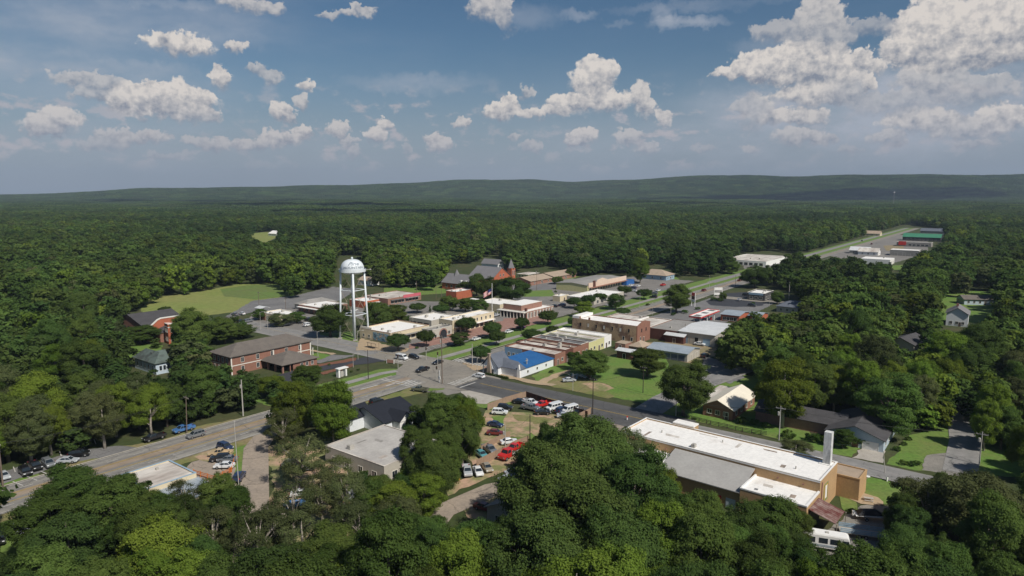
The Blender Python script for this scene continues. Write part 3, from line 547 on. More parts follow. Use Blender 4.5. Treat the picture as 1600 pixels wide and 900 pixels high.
# painted lines
def mark(*segs, m='line', w=.18):
    mb = MB()
    for (a, b) in segs:
        a = Vector(a); b = Vector(b); d = (b-a); 
        if d.length < .01: continue
        n = Vector((-d.y, d.x)).normalized()*w/2
        mb.add([(p.x, p.y, Z4+.02) for p in (a-n, b-n, b+n, a+n)], [(0,1,2,3)])
    return tag(mb.build('road_markings', M_[m]), kind='structure')
sg = []
for k in range(30):
    u0 = -190+k*6
    if u0 < -20:
        for v0 in (-5.2, 2.9): sg.append((uvp(u0, v0), uvp(u0+2.6, v0)))
for k in range(60): sg.append((uvp(20+k*9, 1), uvp(23+k*9, 1)))
mark(*sg, w=.16)
mark(*[(uvp(-200, v0), uvp(-20, v0)) for v0 in (-3.4, -3.1, .9, 1.2)], m='liney', w=.14)
mark(*[(uvp(-200, v0), uvp(-20, v0)) for v0 in (-8.3, 5.9)], *[(uvp(16, v0), uvp(700, v0)) for v0 in (-5.9, 8)], w=.14)
mark(*[(uvp(-6.5+i*0, -7.5+i*1.7), uvp(-2.5, -7.5+i*1.7)) for i in range(0)], w=.5)
sg = [(uvp(13.5, -7+k*1.45), uvp(17.2, -7+k*1.45)) for k in range(11)]          # crosswalk over the highway
sg += [(uvp(-11+k*1.35, 13.2), uvp(-11+k*1.35, 17.2)) for k in range(12)]        # crosswalk over the cross street
sg += [(uvp(-19.5, -7.5+k*1.45), uvp(-16, -7.5+k*1.45)) for k in range(5, 10)]
sg += [(uvp(0+k*1.5, -24), uvp(0+k*1.5, -20.5)) for k in range(9)]
mark(*sg, w=.55)
mark((uvp(-21.5,-8.5), uvp(-21.5,6)), (uvp(19.5,-6), uvp(19.5,1)), (uvp(-12.5,20), uvp(-4.5,20)), (uvp(5.5,-26.5), uvp(12.5,-26.5)), (uvp(-20,-8.2), uvp(-20,6)), (uvp(-26,-1.2), uvp(-22,-1.2)), (uvp(-34,-4.7), uvp(-27,-4.2)), w=.45)
mark((uvp(-4.5,22), uvp(-4.5,90)), (uvp(-4.2,22), uvp(-4.2,90)), (uvp(6,-30), uvp(6,-140)), m='liney', w=.12)
mark(*[((Vector(G(6+k*18, 745-k*6.2)).to_tuple()), (Vector(G(3+k*18, 737-k*6.2)).to_tuple())) for k in range(9)], w=.2)
mark(*[(G(20+k*22, 754-k*8), G(36+k*22, 760-k*8)) for k in range(4)], w=.2)
mark(*[(uvp(22+k*3.2, -26.8), uvp(24.2+k*3.2, -31.5)) for k in range(30)], w=.14)
mark(*[(uvp(150+k*3.2, -50), uvp(152+k*3.2, -54.5)) for k in range(30)], w=.16)
# ---------------------------------------------------------------- building kit
LM = []           # landmarks for the tree labels: (phrase, x, y)
def fr(N, A, B, h, yaw=UA, zb=0.):
    n, a, b = Vector(G(*N, h)), Vector(G(*A, h)), Vector(G(*B, h))
    if yaw is None: yaw = math.atan2((b-n).y, (b-n).x)
    ux = Vector((math.cos(yaw), math.sin(yaw))); uy = Vector((-ux.y, ux.x))
    return n, yaw, max(1.5, (b-n).dot(ux)), max(1.5, (a-n).dot(uy))
def start(name, label, cat, N, A, B, h, yaw=UA, lm=None):
    n, yaw, L1, L2 = fr(N, A, B, h, yaw)
    r = empty(name, (n.x, n.y, 0), yaw, label, cat)
    if lm:
        c = n+Vector((math.cos(yaw), math.sin(yaw)))*L1/2+Vector((-math.sin(yaw), math.cos(yaw)))*L2/2; LM.append((lm, c.x, c.y))
    return r, L1, L2
def walls(r, L1, L2, h, m, t=.3, z0=-.2, open_x=(), mb=None):
    b = mb or MB()
    b.box(0,L1,0,t,z0,h); b.box(0,L1,L2-t,L2,z0,h); b.box(0,t,t,L2-t,z0,h); b.box(L1-t,L1,t,L2-t,z0,h)
    return b.build('wall', M_[m], r)
def flatroof(r, L1, L2, h, m, par=.45, cap='trim', vents=2, seed=0, slope=0.):
    b = MB(); z = h-par; b.add([(.3,.3,z),(L1-.3,.3,z),(L1-.3,L2-.3,z+slope),(.3,L2-.3,z+slope),(.3,.3,z-.25),(L1-.3,.3,z-.25),(L1-.3,L2-.3,z-.25+slope),(.3,L2-.3,z-.25+slope)],
         [(0,1,2,3),(7,6,5,4),(0,4,5,1),(1,5,6,2),(2,6,7,3),(3,7,4,0)])
    o = b.build('roof', M_[m], r)
    if cap:
        c = MB(); e = .04
        c.box(-e,L1+e,-e,.34,h,h+.08); c.box(-e,L1+e,L2-.34,L2+e,h,h+.08); c.box(-e,.34,.34,L2-.34,h,h+.08); c.box(L1-.34,L1+e,.34,L2-.34,h,h+.08)
        c.build('parapet_cap', M_[cap], r)
    rg = random.Random(seed*7+int(L1*10))
    for k in range(vents):
        x, y = rg.uniform(1.5, max(1.6, L1-2)), rg.uniform(1.5, max(1.6, L2-2)); s = rg.uniform(.3, .75)
        MB().box(x-s,x+s,y-s*.8,y+s*.8,z,z+s*1.4+slope).box(x-s*.7,x+s*.7,y-s*.5,y+s*.5,z+s*1.4+slope,z+s*1.4+.1+slope).build('roof_unit', M_['poleg'], r)
    return o
def win(r, face, p, z, w=1., h=1.4, L1=0, L2=0, name='window', fm='trim', gm='glass', off=0.):
    """a window or door on one face: 'B' faces -y, 'A' faces -x, 'C' faces +y, 'D' faces +x (local axes)"""
    b = MB(); f = .09
    def bx(a0, a1, z0, z1, d0, d1):
        nonlocal b
        if face == 'B': b.box(a0,a1,-d1+off,-d0+off,z0,z1)
        elif face == 'A': b.box(-d1+off,-d0+off,a0,a1,z0,z1)
        elif face == 'C': b.box(a0,a1,L2+d0,L2+d1,z0,z1)
        else: b.box(L1+d0,L1+d1,a0,a1,z0,z1)
    x0, x1, z0, z1 = p-w/2, p+w/2, z, z+h
    bx(x0-f,x0,z0-f,z1+f,-.05,.07); bx(x1,x1+f,z0-f,z1+f,-.05,.07); bx(x0,x1,z1,z1+f,-.05,.07); bx(x0-f*.5,x1+f*.5,z0-f,z0,-.05,.13)
    if w > .9 and name == 'window': bx(p-.025,p+.025,z0,z1,-.03,.05)
    o = b.build(name, M_[fm], r); b = MB(); bx(x0,x1,z0,z1,-.04,.025)
    b.build('pane' if name == 'window' else 'door_leaf', M_[gm], o); return o
def wins(r, face, a, b_, n, z, w=1., h=1.4, **k):
    for i in range(n): win(r, face, a+(b_-a)*(i+.5)/n, z, w, h, **k)
def pitched(r, x0, x1, y0, y1, z, rise, m, axis='x', kind='gable', over=.5, wall=None, name='roof', th=.16, gz=None):
    """gable or hip roof over a rectangle; axis = direction of the ridge; wall = material of the gable triangles"""
    b = MB(); X0, X1, Y0, Y1 = x0-over, x1+over, y0-over, y1+over
    sw = (lambda p: p) if axis == 'x' else (lambda p: (p[1], p[0], p[2]))
    if axis == 'y': X0, X1, Y0, Y1 = Y0, Y1, X0, X1; gx0, gx1, gy0, gy1 = y0, y1, x0, x1
    else: gx0, gx1, gy0, gy1 = x0, x1, y0, y1
    ym = (Y0+Y1)/2; half = (Y1-Y0)/2; zt = z+rise; sl = rise/half
    ze = z-over*sl*0
    if kind == 'gable':
        for s in (-1, 1):
            ye = Y0 if s < 0 else Y1
            top = [(X0,ye,ze),(X1,ye,ze),(X1,ym,zt),(X0,ym,zt)]
            b.ext([sw(p) for p in top], (0,0,th))
        o = b.build(name, M_[m], r)
        if wall:
            g = MB(); zz = rise*(1-over/half)
            for xx, dx in ((gx0, .2), (gx1-.2, .2)):
                g.ext([sw(p) for p in [(xx,gy0,z),(xx,gy1,z),(xx,(gy0+gy1)/2,zt-.03)]], sw((dx,0,0)))
            g.build('gable', M_[wall], r)
    else:
        hl = min(half, (X1-X0)/2-.01)
        pts = [(X0,Y0,ze),(X1,Y0,ze),(X1,Y1,ze),(X0,Y1,ze),(X0+hl,ym,zt),(X1-hl,ym,zt)]
        low = [(p[0],p[1],p[2]-th) for p in pts[:4]]
        b.add([sw(p) for p in pts+low], [(0,1,5,4),(1,2,5),(2,3,4,5),(3,0,4),(9,8,7,6),(0,6,7,1),(1,7,8,2),(2,8,9,3),(3,9,6,0)])
        o = b.build(name, M_[m], r)
    return o
def band(r, L1, L2, z0, z1, m='trim', faces='BA', name='trim_band', o=.03):
    b = MB()
    if 'B' in faces: b.box(-o,L1+o,-o,.0-.0,z0,z1)
    if 'A' in faces: b.box(-o,0,0,L2+o,z0,z1)
    return b.build(name, M_[m], r)
def posts(r, pts, z0, z1, w=.22, m='trim', name='column'):
    for (x, y) in pts: MB().box(x-w/2,x+w/2,y-w/2,y+w/2,z0,z1).box(x-w*.8,x+w*.8,y-w*.8,y+w*.8,z1-.15,z1-.002).build(name, M_[m], r)
# ================================================================ buildings
B = start
# --- shops and halls left of the highway
r,a,b = B('visitor_centre','long cream hall with a white roof and a mural end wall, beside the water tower','hall',(610,521),(548,515),(672,508),4.6,lm='the mural hall')
walls(r,a,b,4.6,'cream'); flatroof(r,a,b,4.6,'roofw',.5,'brickb',3)
MB().box(-.08,-.0,1.2,b*.55,.5,3.9).build('mural', M_['mural'], r); band(r,a,b,3.9,4.55,'cream','B',name='fascia')
MB().box(3,a-2,-1.6,-.05,2.7,2.95).build('awning', M_['roofg'], r); wins(r,'B',3,a-3,6,.7,2.2,1.7); wins(r,'A',b*.6,b-1,2,1,1.2,1.3)
MB().box(0,.35,b-8,b-.5,4.6,5.6).build('parapet_step', M_['trim'], r)
r2,_,_ = B('bus_shelter','small tan open shelter on the pavement before the mural wall','shelter',(587,537),(566,533),(590,535),2.6)
posts(r2,[(.2,.3),(.2,5.2),(2,.3),(2,5.2)],0,2.4,.15,'tanroof'); MB().box(-.2,2.4,0,5.6,2.4,2.6).build('roof', M_['tanwalk'], r2)
r,a,b = B('arch_shop','narrow stone fronted shop with a big arched doorway, right of the mural hall','shop',(675,516),(660,513),(707,509),4.6,lm='the arched shop')
walls(r,a,b,4.6,'cream2'); flatroof(r,a,b,4.6,'roofg',.5,'trim',1)
m=MB(); cx=a*.55; pts=[(cx-2.2,-.12,0),(cx+2.2,-.12,0)]+[(cx+2.2*math.cos(t),-.12,1.7+2.2*math.sin(t)) for t in np.linspace(0,math.pi,12)]
m.ext(pts,(0,.09,0)).build('arch_door', M_['glass'], r)
m=MB()
for t in np.linspace(0,math.pi,9)[:-1]:
    t2=t+math.pi/8; m.ext([(cx+2.2*math.cos(t),-.16,1.7+2.2*math.sin(t)),(cx+2.75*math.cos(t),-.16,1.7+2.75*math.sin(t)),(cx+2.75*math.cos(t2),-.16,1.7+2.75*math.sin(t2)),(cx+2.2*math.cos(t2),-.16,1.7+2.2*math.sin(t2))],(0,.15,0))
m.build('arch_surround', M_['brickwalk'], r); band(r,a,b,0,.9,'brick','B',name='brick_base',o=.06)
win(r,'B',2.2,0,1.3,2.3,name='door'); win(r,'B',a-2,1.2,1.4,1.5)
r,a,b = B('cream_block','two storey cream commercial block with a long white roof, right of the arched doorway','shop',(707,501),(680,499),(759,485),6.3,lm='the two storey cream block')
walls(r,a,b,6.3,'cream'); flatroof(r,a,b,6.3,'roofw',.4,'trim',4,3); wins(r,'B',6,a-1.5,7,3.6,.9,1.5); wins(r,'B',2,a-1,8,.5,2.2,2,fm='door'); MB().box(1,a-1,-1.8,-.05,2.8,3).build('awning', M_['roofw'], r)
wins(r,'A',1,b-1,3,3.3,1,1.3)
r,a,b = B('open_front_shop','low white roofed building with a dark open carport front, behind the arched shop','shop',(674,501),(637,496),(694,490),5)
walls(r,a,b,5,'cream2'); flatroof(r,a,b,5,'roofw',.35,'trim',4,5)
for k in range(3): MB().box(-.12,-.05,1.5+k*(b-2)/3,.5+(k+1)*(b-2)/3,.1,3.4).build('opening_panel', M_['opening_panel'], r)  # black panels on a solid wall, the carport shade put into their colour
r,a,b = B('civic_hall','brick and white civic building with a colonnade porch and two roof levels, beside the flagpole','hall',(823,487.5),(774,483.5),(864,477.5),3.7,lm='the colonnade hall')
walls(r,a,b,3.7,'brickb'); flatroof(r,a,b,3.7,'roofw',.35,'trim',1,2)
m=MB().box(-2.6,.0,-.1,b+.1,3.3,3.6); m.build('porch_roof', M_['trim'], r); posts(r,[(-2.3,.3+k*(b-.6)/8) for k in range(9)],0,3.3,.32)
for k in range(8): win(r,'A',1+(k+.2)*(b-1)/8,.5,1.5,2.2,fm='door')
for k in range(9):
    win(r,'B',1.6+k*(a-2.6)/8,.4,1.25,2.5,fm='trim'); MB().box(.7+k*(a-2.6)/8-.3,.7+k*(a-2.6)/8+.3,-.22,-.08,0,3.3).build('pilaster', M_['trim'], r)
m=MB(); m.box(2,a-4,5,b-.8,3.4,6.2); m.build('upper_wall', M_['brickb'], r); m=MB().box(2.3,a-4.3,5.3,b-1.1,6.2,6.26); m.build('upper_roof', M_['roofw'], r)
m=MB().box(1.94,a-3.94,4.94,5.25,6.2,6.4).box(1.94,2.25,5.25,b-.74,6.2,6.4); m.build('upper_cap', M_['trim'], r); MB().box(1.2,2.7,1.5,2.3,3.7,5.2).build('roof_sign_board', M_['darkbrick'], r)
r,a,b = B('white_roofed_annexe','small white roofed annexe left behind the colonnade hall','annexe',(781,476),(757,468.5),(803,469),4)
walls(r,a,b,4,'cream'); flatroof(r,a,b,4,'roofw',.2,'trim',1)
r,a,b = B('red_brick_block','bright red brick box building with a white roof, in front of the church','shop',(713,456),(697.5,454),(749.4,453),4.8,lm='the red brick box building')
walls(r,a,b,4.8,'brick2'); flatroof(r,a,b,4.8,'roofw',.3,'roofw',3)
r2,_,_ = B('white_canopy','small white flat canopy at the foot of the red brick box building','canopy',(735,470),(722,468.5),(748,468),3)
posts(r2,[(.3,.3),(7,.3),(.3,4),(7,4)],0,2.8,.2); MB().box(0,8,0,5,2.8,3.1).build('roof', M_['roofw'], r2)
r,a,b = B('pink_shop_strip','low strip of shops with a pink and red parapet, behind the water tower','shop',(606,467),(573,461),(646,457),3.8,lm='the pink shop strip')
walls(r,a,b,3.8,'brickb'); flatroof(r,a,b,3.8,'roofw2',.25,None,5); MB().box(a*.45,a*.98,-.2,0,2.8,4.6).build('pink_parapet', M_['pink'], r)
MB().box(a*.5,a*.9,-1.8,-.2,2.5,2.7).build('awning', M_['roofg'], r); MB().box(2,a*.45,-1.6,0,2.6,2.8).build('awning', M_['roofd'], r); wins(r,'B',2,a-2,8,.6,2,1.6)
r,a,b = B('small_shop','small red brick shop with a white roof, seen between the tower legs','shop',(569,471),(550,467),(584,466),4)
walls(r,a,b,4,'brick2'); flatroof(r,a,b,4,'roofw',.3,'trim',1); MB().box(1,a-1,-2.4,0,2.6,2.8).build('awning', M_['roofw'], r); wins(r,'B',1,a-1,3,.5,1.6,1.7)
r,a,b = B('garage_shop','low brown brick building with a white roof left of the water tower, half behind trees','shop',(500,481),(465,475.6),(542,474),4,lm='the brown brick garage')
walls(r,a,b,4,'brickb'); flatroof(r,a,b,4,'roofw',.3,'trim',4); wins(r,'A',1,b-1,4,.6,2.2,2,fm='door'); MB().box(-2,-.03,1,b-1,2.9,3.1).build('awning', M_['roofw'], r)
r,a,b = B('grey_hip_hall','grey hip roofed hall at the edge of the ball field','hall',(478,477),(461,474),(512,468),3.2)
walls(r,a,b,3.2,'cream2'); pitched(r,0,a,0,b,3.2,2.2,'roofg','x','hip')
r,a,b = B('brick_office','small brown brick and white office with a white roof, by the ball field','office',(436,493),(396,489.5),(456,486),3.9,lm='the small brick office')
walls(r,a,b,3.9,'cream'); flatroof(r,a,b,3.9,'roofw',.3,'roofw',3); MB().box(-.15,0,b-4,b+.1,0,3.9).build('brick_panel', M_['brick'], r); wins(r,'A',1,b-5,5,.5,2,2); MB().box(-.1,0,1,4,0,3.8).build('brick_panel', M_['brick'], r); wins(r,'B',1,a-1,3,.8,1.6,1.5)
r2,_,_ = B('open_shed','small white open carport shed behind the brick office','shed',(408,482),(397,480),(415,479),3.2)
posts(r2,[(.2,.2),(4.6,.2),(.2,5),(4.6,5)],0,3,.15,'poleg'); pitched(r2,0,4.8,0,5.2,3,.8,'galvw','y')
# --- bank
r,a,b = B('brick_bank','two storey brick bank with a long brown hip roof, left of the crossing','bank',(360,557.5),(326,550),(476,530),6.8,lm='the brick bank')
walls(r,a,b,6.8,'brick'); pitched(r,0,a,0,b,6.8,3.1,'shing','x','hip',.7); band(r,a,b,6.3,6.75,'trim','BA'); band(r,a,b,3.1,3.4,'trim','BA')
wins(r,'B',1.5,a-2,5,4.1,1.1,1.7); wins(r,'B',1.5,a-2,5,.9,1.1,1.7); wins(r,'A',1,b-1,4,4.1,1.1,1.7); wins(r,'A',1,b-1,4,.9,1.1,1.7)
for x in (0,a*.5,a-.5,a-5): MB().box(x,x+.45,-.12,-.04,0,6.3).build('pilaster', M_['trim'], r)
MB().box(a,a+3,b*.2,b*.8,3,3.3).build('portico_roof', M_['shingd'], r); posts(r,[(a+2.7,b*.2+k*b*.2) for k in range(4)],0,3,.3)
MB().box(a+.01,a+1.4,b*.25,b*.75,5.2,5.6).build('balcony_awning', M_['shingd'], r); win(r,'D',b*.5,0,1.6,2.4,L1=a,name='door'); wins(r,'D',2,b-2,2,4,1,1.5,L1=a)
r,a,b = B('drive_through','low brick wing with a hip roof and dark drive through bays, before the bank','bank wing',(441,570),(404,561),(475,560),3.3); a=15;b=14
m=MB().box(4.5,a,0,.3,0,3.2).box(3.5,a,b-.3,b,0,3.2).box(a-.3,a,.3,b-.3,0,3.2).box(3.2,3.5,0,b,0,3.2); m.build('wall', M_['brick'], r)
for k in range(4): MB().box(0,.6,k*(b-.6)/3,k*(b-.6)/3+.6,0,3.15).build('pillar', M_['brickb'], r)
MB().box(3.1,3.19,.5,b-.5,.1,3).build('opening_panel', M_['opening_panel'], r); pitched(r,0,a,0,b,3.2,2.9,'shing','x','hip',.7)  # black panel at the back of the bays, their shade put into colour
band(r,a,b,2.9,3.15,'trim','B'); wins(r,'B',7,a-1,3,1,1,1.3)
r2,_,_ = B('atm_kiosk','white drive up kiosk canopy on an island in the bank lane','kiosk',(529,577),(526,574),(538,572),3.2)
MB().box(0,4.4,0,2,2.9,3.2).build('roof', M_['white'], r2); MB().box(.2,.9,.3,1.7,0,2.9).box(3.3,3.9,.3,1.7,0,2.9).build('side_wall', M_['white'], r2); MB().box(1.4,2.6,.6,1.4,0,2).build('machine', M_['poleg'], r2)
# --- brick gymnasium and tower, white house
r,a,b = B('old_gymnasium','brick gymnasium with a dark gabled roof and stepped white edged front, at the far left','hall',(226,512),(182,499),(275,500),5.5,lm='the old gymnasium')
b0=b; a=max(a,20)
walls(r,a,b,5.5,'brick'); pitched(r,0,a-.6,0,b,5.5,4.2,'shingd','x','gable',.5,'brick'); wins(r,'A',1,b-1,7,1.6,2.2,2.6,gm='glass',fm='shingd')
r,a2,b2 = B('parapet_front','red brick front wall with a white capped curved gable, on the gymnasium','facade',(228,515),(226,510),(275,497),5.5)
pr=[(0,5),(2,6.6),(5,8.9),(6.5,9.4),(12,9.4),(15,9.4),(17,8.4),(19.4,6.2),(20,5)]
MB().ext([(-.0+x,-.5,z) for x,z in [(0,0)]+pr+[(20,0)]],(0,.6,0)).build('wall', M_['brick2'], r)
m=MB()
for (x0,z0),(x1,z1) in zip(pr,pr[1:]): m.ext([(x0,-.65,z0),(x1,-.65,z1),(x1,-.65,z1+.45),(x0,-.65,z0+.45)],(0,.9,0))
m.build('coping', M_['trim'], r)
r,a,b = B('lower_hall_roof','lower dark roofed front hall of the gymnasium, below its curved gable','hall',(250,520),(228,514),(276,508),4.4)
walls(r,a,b,4.4,'brick'); pitched(r,0,a,0,b,4.4,2.2,'shingd','x','hip',.4)
r,a,b = B('brick_tower','small square red brick tower with white bands in front of the gymnasium','tower',(262,507),(251,505.5),(270,504.5),8.8,yaw=UA-.15)
a=4.5;b=4.5
walls(r,a,b,8.8,'brick2'); flatroof(r,a,b,8.8,'roofw',.3,'trim',0); band(r,a,b,7.2,7.6,'trim'); wins(r,'B',.6,3.9,2,5.2,.9,1.4); wins(r,'B',.6,3.9,2,1.4,.9,1.6); wins(r,'A',.6,3.9,2,5.2,.9,1.4); wins(r,'A',.6,3.9,2,1.4,.9,1.6)
r,a,b = B('white_house','white clapboard house with a mossy green hip roof, below the gymnasium lawn','house',(243,568),(202,559),(267,562),4.2,lm='the green roofed house')
walls(r,a,b,4.2,'sidingb'); pitched(r,0,a,0,b,4.2,3.2,'shingg','y','hip',.6); wins(r,'A',1,b-1,5,1.3,.9,1.7,fm='siding'); wins(r,'B',1,a-1,3,1.3,.9,1.7,fm='siding')
pitched(r,a-4,a+.6,b*.3,b*.3+4,4.4,2.6,'shingg','x','gable',.3,'siding','dormer_roof')
# --- church
r,a,b = B('red_brick_church','red brick church with steep grey roofs and two pointed turrets','church',(769,437),(737,433),(786,431),5.0,lm='the brick church')
a=max(a,13); b=22
walls(r,a,b,5,'brick2'); pitched(r,0,a,0,b,5,7.4,'slate','y','gable',.5,'brick2'); win(r,'B',a*.42,6.3,1.2,1.7); win(r,'B',a*.58,6.3,1.2,1.7); wins(r,'A',1,b-2,5,1.4,1.3,2.6)
MB().box(a-.2,a+4,-.5,3.7,-.1,11).build('tower', M_['brick2'], r); wins(r,'B',a+.2,a+3.8,2,6,.9,3.4,off=-.5)
MB().lathe([(3.2,11),(.05,17.5)],4,(a+1.9,1.6)).build('spire', M_['slate'], r)
r,a,b = B('church_wing','lower brick church wing with dormers and a small turret, left of the nave','church wing',(736,446),(697,437),(768,436),4.2,lm='the church wing')
a=14;b=26
walls(r,a,b,4.2,'brick2'); pitched(r,0,a,0,b,4.2,5.6,'slate','y','gable',.5,'brick2'); MB().lathe([(2.6,7.6),(2.4,8.6),(.05,13)],6,(a*.5,b*.72)).build('turret_roof', M_['slate'], r)
for k in (.2,.36): MB().box(.8,2.4,b*k,b*k+1.2,5,6.6).build('dormer', M_['white'], r)
wins(r,'A',2,b-2,5,1.4,1.2,1.8)
r,a,b = B('gabled_house','grey roofed house with a small white end gable, on the rise behind the church','house',(778,412),(752,409),(786,410),5)
a=8;b=18
walls(r,a,b,4,'siding'); pitched(r,0,a,0,b,4,4,'slate','y','gable',.5,'white'); win(r,'B',a/2,4.8,1.2,1.6)
# --- ranch houses behind, grocery
def house(name,label,N,A,Bp,h,wall,roof,rise,axis='x',kind='hip',lm=None,nw=3,yaw=UA,fm='trim',chim=False,door=True,LL=None,over=.6):
    r,a,b = start(name,label,'house',N,A,Bp,h,yaw,lm)
    if LL: a,b = LL
    walls(r,a,b,h,wall); pitched(r,0,a,0,b,h,rise,roof,axis,kind,over,wall)
    wins(r,'B',.8,a-.8,nw,1,1.1,1.3,fm=fm); wins(r,'A',.8,b-.8,nw,1,1.1,1.3,fm=fm)
    if door: win(r,'B',a*.5+1.2,0,1,2.1,name='door',fm='trim',gm='door')
    if chim: MB().box(a*.4,a*.4+1,b*.5-.5,b*.5+.5,h,h+rise+1.3).build('chimney', M_['brick'], r)
    return r,a,b
house('ranch_house','brown brick house with a tan roof, nearer of the pair beyond the round lawn',(829,440),(811,435),(851,433),3,'brickb','tanroof',2.3,'x','gable',lm='the nearer tan ranch house')
house('ranch_house','brick ranch house with a tan gabled roof, farther of the pair beyond the round lawn',(866,433),(850,427.5),(888,426),3,'brickb','tanroof',2.3,'x','gable',lm='the farther tan ranch house')
house('small_white_house','small cream house with a flat pale roof, behind the nearer tan ranch house',(825,429),(812,427),(833,425.5),3.2,'cream','roofw2',.8,'x','hip')
house('blue_white_house','pale blue and white hip roofed house with a porch, behind the grocery car park',(1041,431),(1011,425),(1052,428),3.6,'bluewall','tanroof',3.5,'y','hip',lm='the pale blue house')
r,a,b = B('grocery_store','grocery store with a grey metal roof and a peach coloured raised front','store',(918,446.5),(871,441.5),(970,435),4.6,lm='the grocery store')
a=52
walls(r,a,b,4.6,'yellow'); pitched(r,0,a,0,b,4.62,1.0,'roofg','x','gable',.3,'yellow')
MB().box(.5,a,-.6,0,3.2,6.2).build('fascia', M_['peach'], r)
MB().ext([(9,-1,2.8),(26,-1,2.8),(24,-1,6.6),(18,-1,8.2),(11,-1,7.4)],(0,.35,0)).build('entrance_gable', M_['peach'], r); MB().box(6,8.5,-1.1,-.3,3,7.2).build('sign_panel', M_['darkbrick'], r)
MB().box(1,a-1,-3,-1.05,3,3.3).build('awning', M_['brick'], r); MB().box(a-6,a+6,-4,1,.2,3.2).build('blue_porch', M_['signblue'], r); wins(r,'B',2,a-8,12,.4,2.4,2.2)
r,a,b = B('low_white_store','low store with a broad white roof, in front of the grocery','store',(928,467),(892,461),(967,455),3.6,lm='the low white roofed store')
walls(r,a,b,3.6,'cream2'); flatroof(r,a,b,3.6,'roofw',.15,'trim',2); wins(r,'B',2,a-2,7,.5,2,1.8); wins(r,'A',2,b-2,4,.8,1.6,1.4)
r,a,b = B('cream_block_hut','small cream block hut with a flat roof, right of the round lawn','hut',(875,463),(867,461),(884,459.5),3.4); walls(r,a,b,3.4,'cream'); flatroof(r,a,b,3.4,'roofw',.2,'trim',1); win(r,'B',a/2,0,1.2,2.2,name='door',gm='door')
# --- blue roofed shop at the corner
r,a,b = B('blue_roofed_shop','white corner shop with a blue tarpaulin roof, grey shingled front and tapered chimney','shop',(812,578),(771,568),(865,560),3.0,lm='the blue roofed shop')
walls(r,a,b,3.0,'siding')
m=MB(); m.add([(3.2,-.35,3.05),(a+.3,-.35,3.05),(a+.3,b-2,4.6),(3.2,b-2,4.6),(3.2,-.35,2.9),(a+.3,-.35,2.9),(a+.3,b-2,4.4),(3.2,b-2,4.4)],[(0,1,2,3),(7,6,5,4),(0,4,5,1),(1,5,6,2),(2,6,7,3),(3,7,4,0)]); m.build('blue_roof', M_['blueroof'], r)
m=MB(); m.add([(-.4,-.35,3.02),(3.2,-.35,3.12),(3.2,b-2,5.6),(-.4,b-2,3.02),(3.2,3,4.9),(3.2,-.35,2.9),(-.4,-.35,2.85),(-.4,b-2,2.85),(3.2,b-2,2.85)],[(0,1,4),(0,4,2,3),(1,5,8,2,4),(0,6,5,1),(3,7,6,0),(2,8,7,3),(5,6,7,8)]); m.build('shingle_roof', M_['shingb'], r)
pitched(r,-2.2,5,b*.62,b*1.15,3,4.2,'shingb','x','gable',.5,'siding','front_roof')
yc=b*.885
m=MB(); m.ext([(-2.62,yc-1.9,0),(-2.62,yc+1.9,0),(-2.62,yc+1.7,1.6),(-2.62,yc,7.0),(-2.62,yc-1.7,1.6)],(.4,0,0)); m.build('chimney_gable', M_['siding'], r)
m=MB(); m.ext([(-3.2,yc-1,0),(-3.2,yc+1,0),(-3.2,yc+.45,5.4),(-3.2,yc+.45,7.6),(-3.2,yc-.45,7.6),(-3.2,yc-.45,5.4)],(.8,0,0)); m.box(-3.3,-2.3,yc-.55,yc+.55,7.6,7.8); m.build('chimney', M_['tanroof'], r)
for s in (-1.55,1.55): MB().box(-2.72,-2.64,yc+s-.4,yc+s+.4,.6,2.2).build('window', M_['glass'], r)
MB().ext([(-.42,-.4,0),(-.42,1.0,0),(-.42,.9,2.8),(-.42,.1,4.9),(-.42,-.3,2.8)],(.5,0,0)).build('corner_gable', M_['white'], r)
posts(r,[(-2,b*1.15),(1.5,b*1.15),(4.8,b*1.15)],0,3,.25,'white'); wins(r,'B',2,a-2,3,1,.8,.9); MB().box(-2.2,5,b*.62,b*.64,0,3).box(-2.2,-2,b*.62,b*.9,0,3).build('front_wall', M_['siding'], r)
MB().box(7,7.3,2,2.3,3.2,5.4).box(6.4,7.9,2.05,2.2,4.6,4.8).build('vent_mast', M_['poleg'], r)
r2,_,_=B('clipped_hedge','low dark green clipped hedge at the foot of the white corner shop','hedge',(793,589),(776,583),(794,588),.8)
# --- shop row, right of the highway
Nn,_,RL,RW = fr((867,554),(801,537),(960,525),4.5)
uu,vv = Vector((math.cos(UA),math.sin(UA))), Vector((-math.sin(UA),math.cos(UA)))
rowspec=[(0,.17,4.4,'brick','roofw2','first shop of the row, with a stained white roof and painted blue front corner','brick',1),(.17,.30,4.8,'darkbrick','roofw2','second shop of the row, with a patchy white roof and rooftop units','brick',4),(.30,.43,4.5,'brick','rooft','third shop of the row, with a blotchy tan roof','brick',2),
 (.43,.57,5.0,'brick','roofd','fourth shop of the row, with a dark weathered roof','trim',2),(.57,.72,4.7,'yellow','roofd','fifth shop of the row, with a grey roof and pale yellow back wall','trim',2),(.72,.86,4.9,'yellow','roofw2','sixth shop of the row, with a light grey roof and pale yellow wall','trim',1),(.86,1.0,5.1,'white','roofw','last shop of the row, white walled and white roofed beside the two storey brick block','trim',1)]
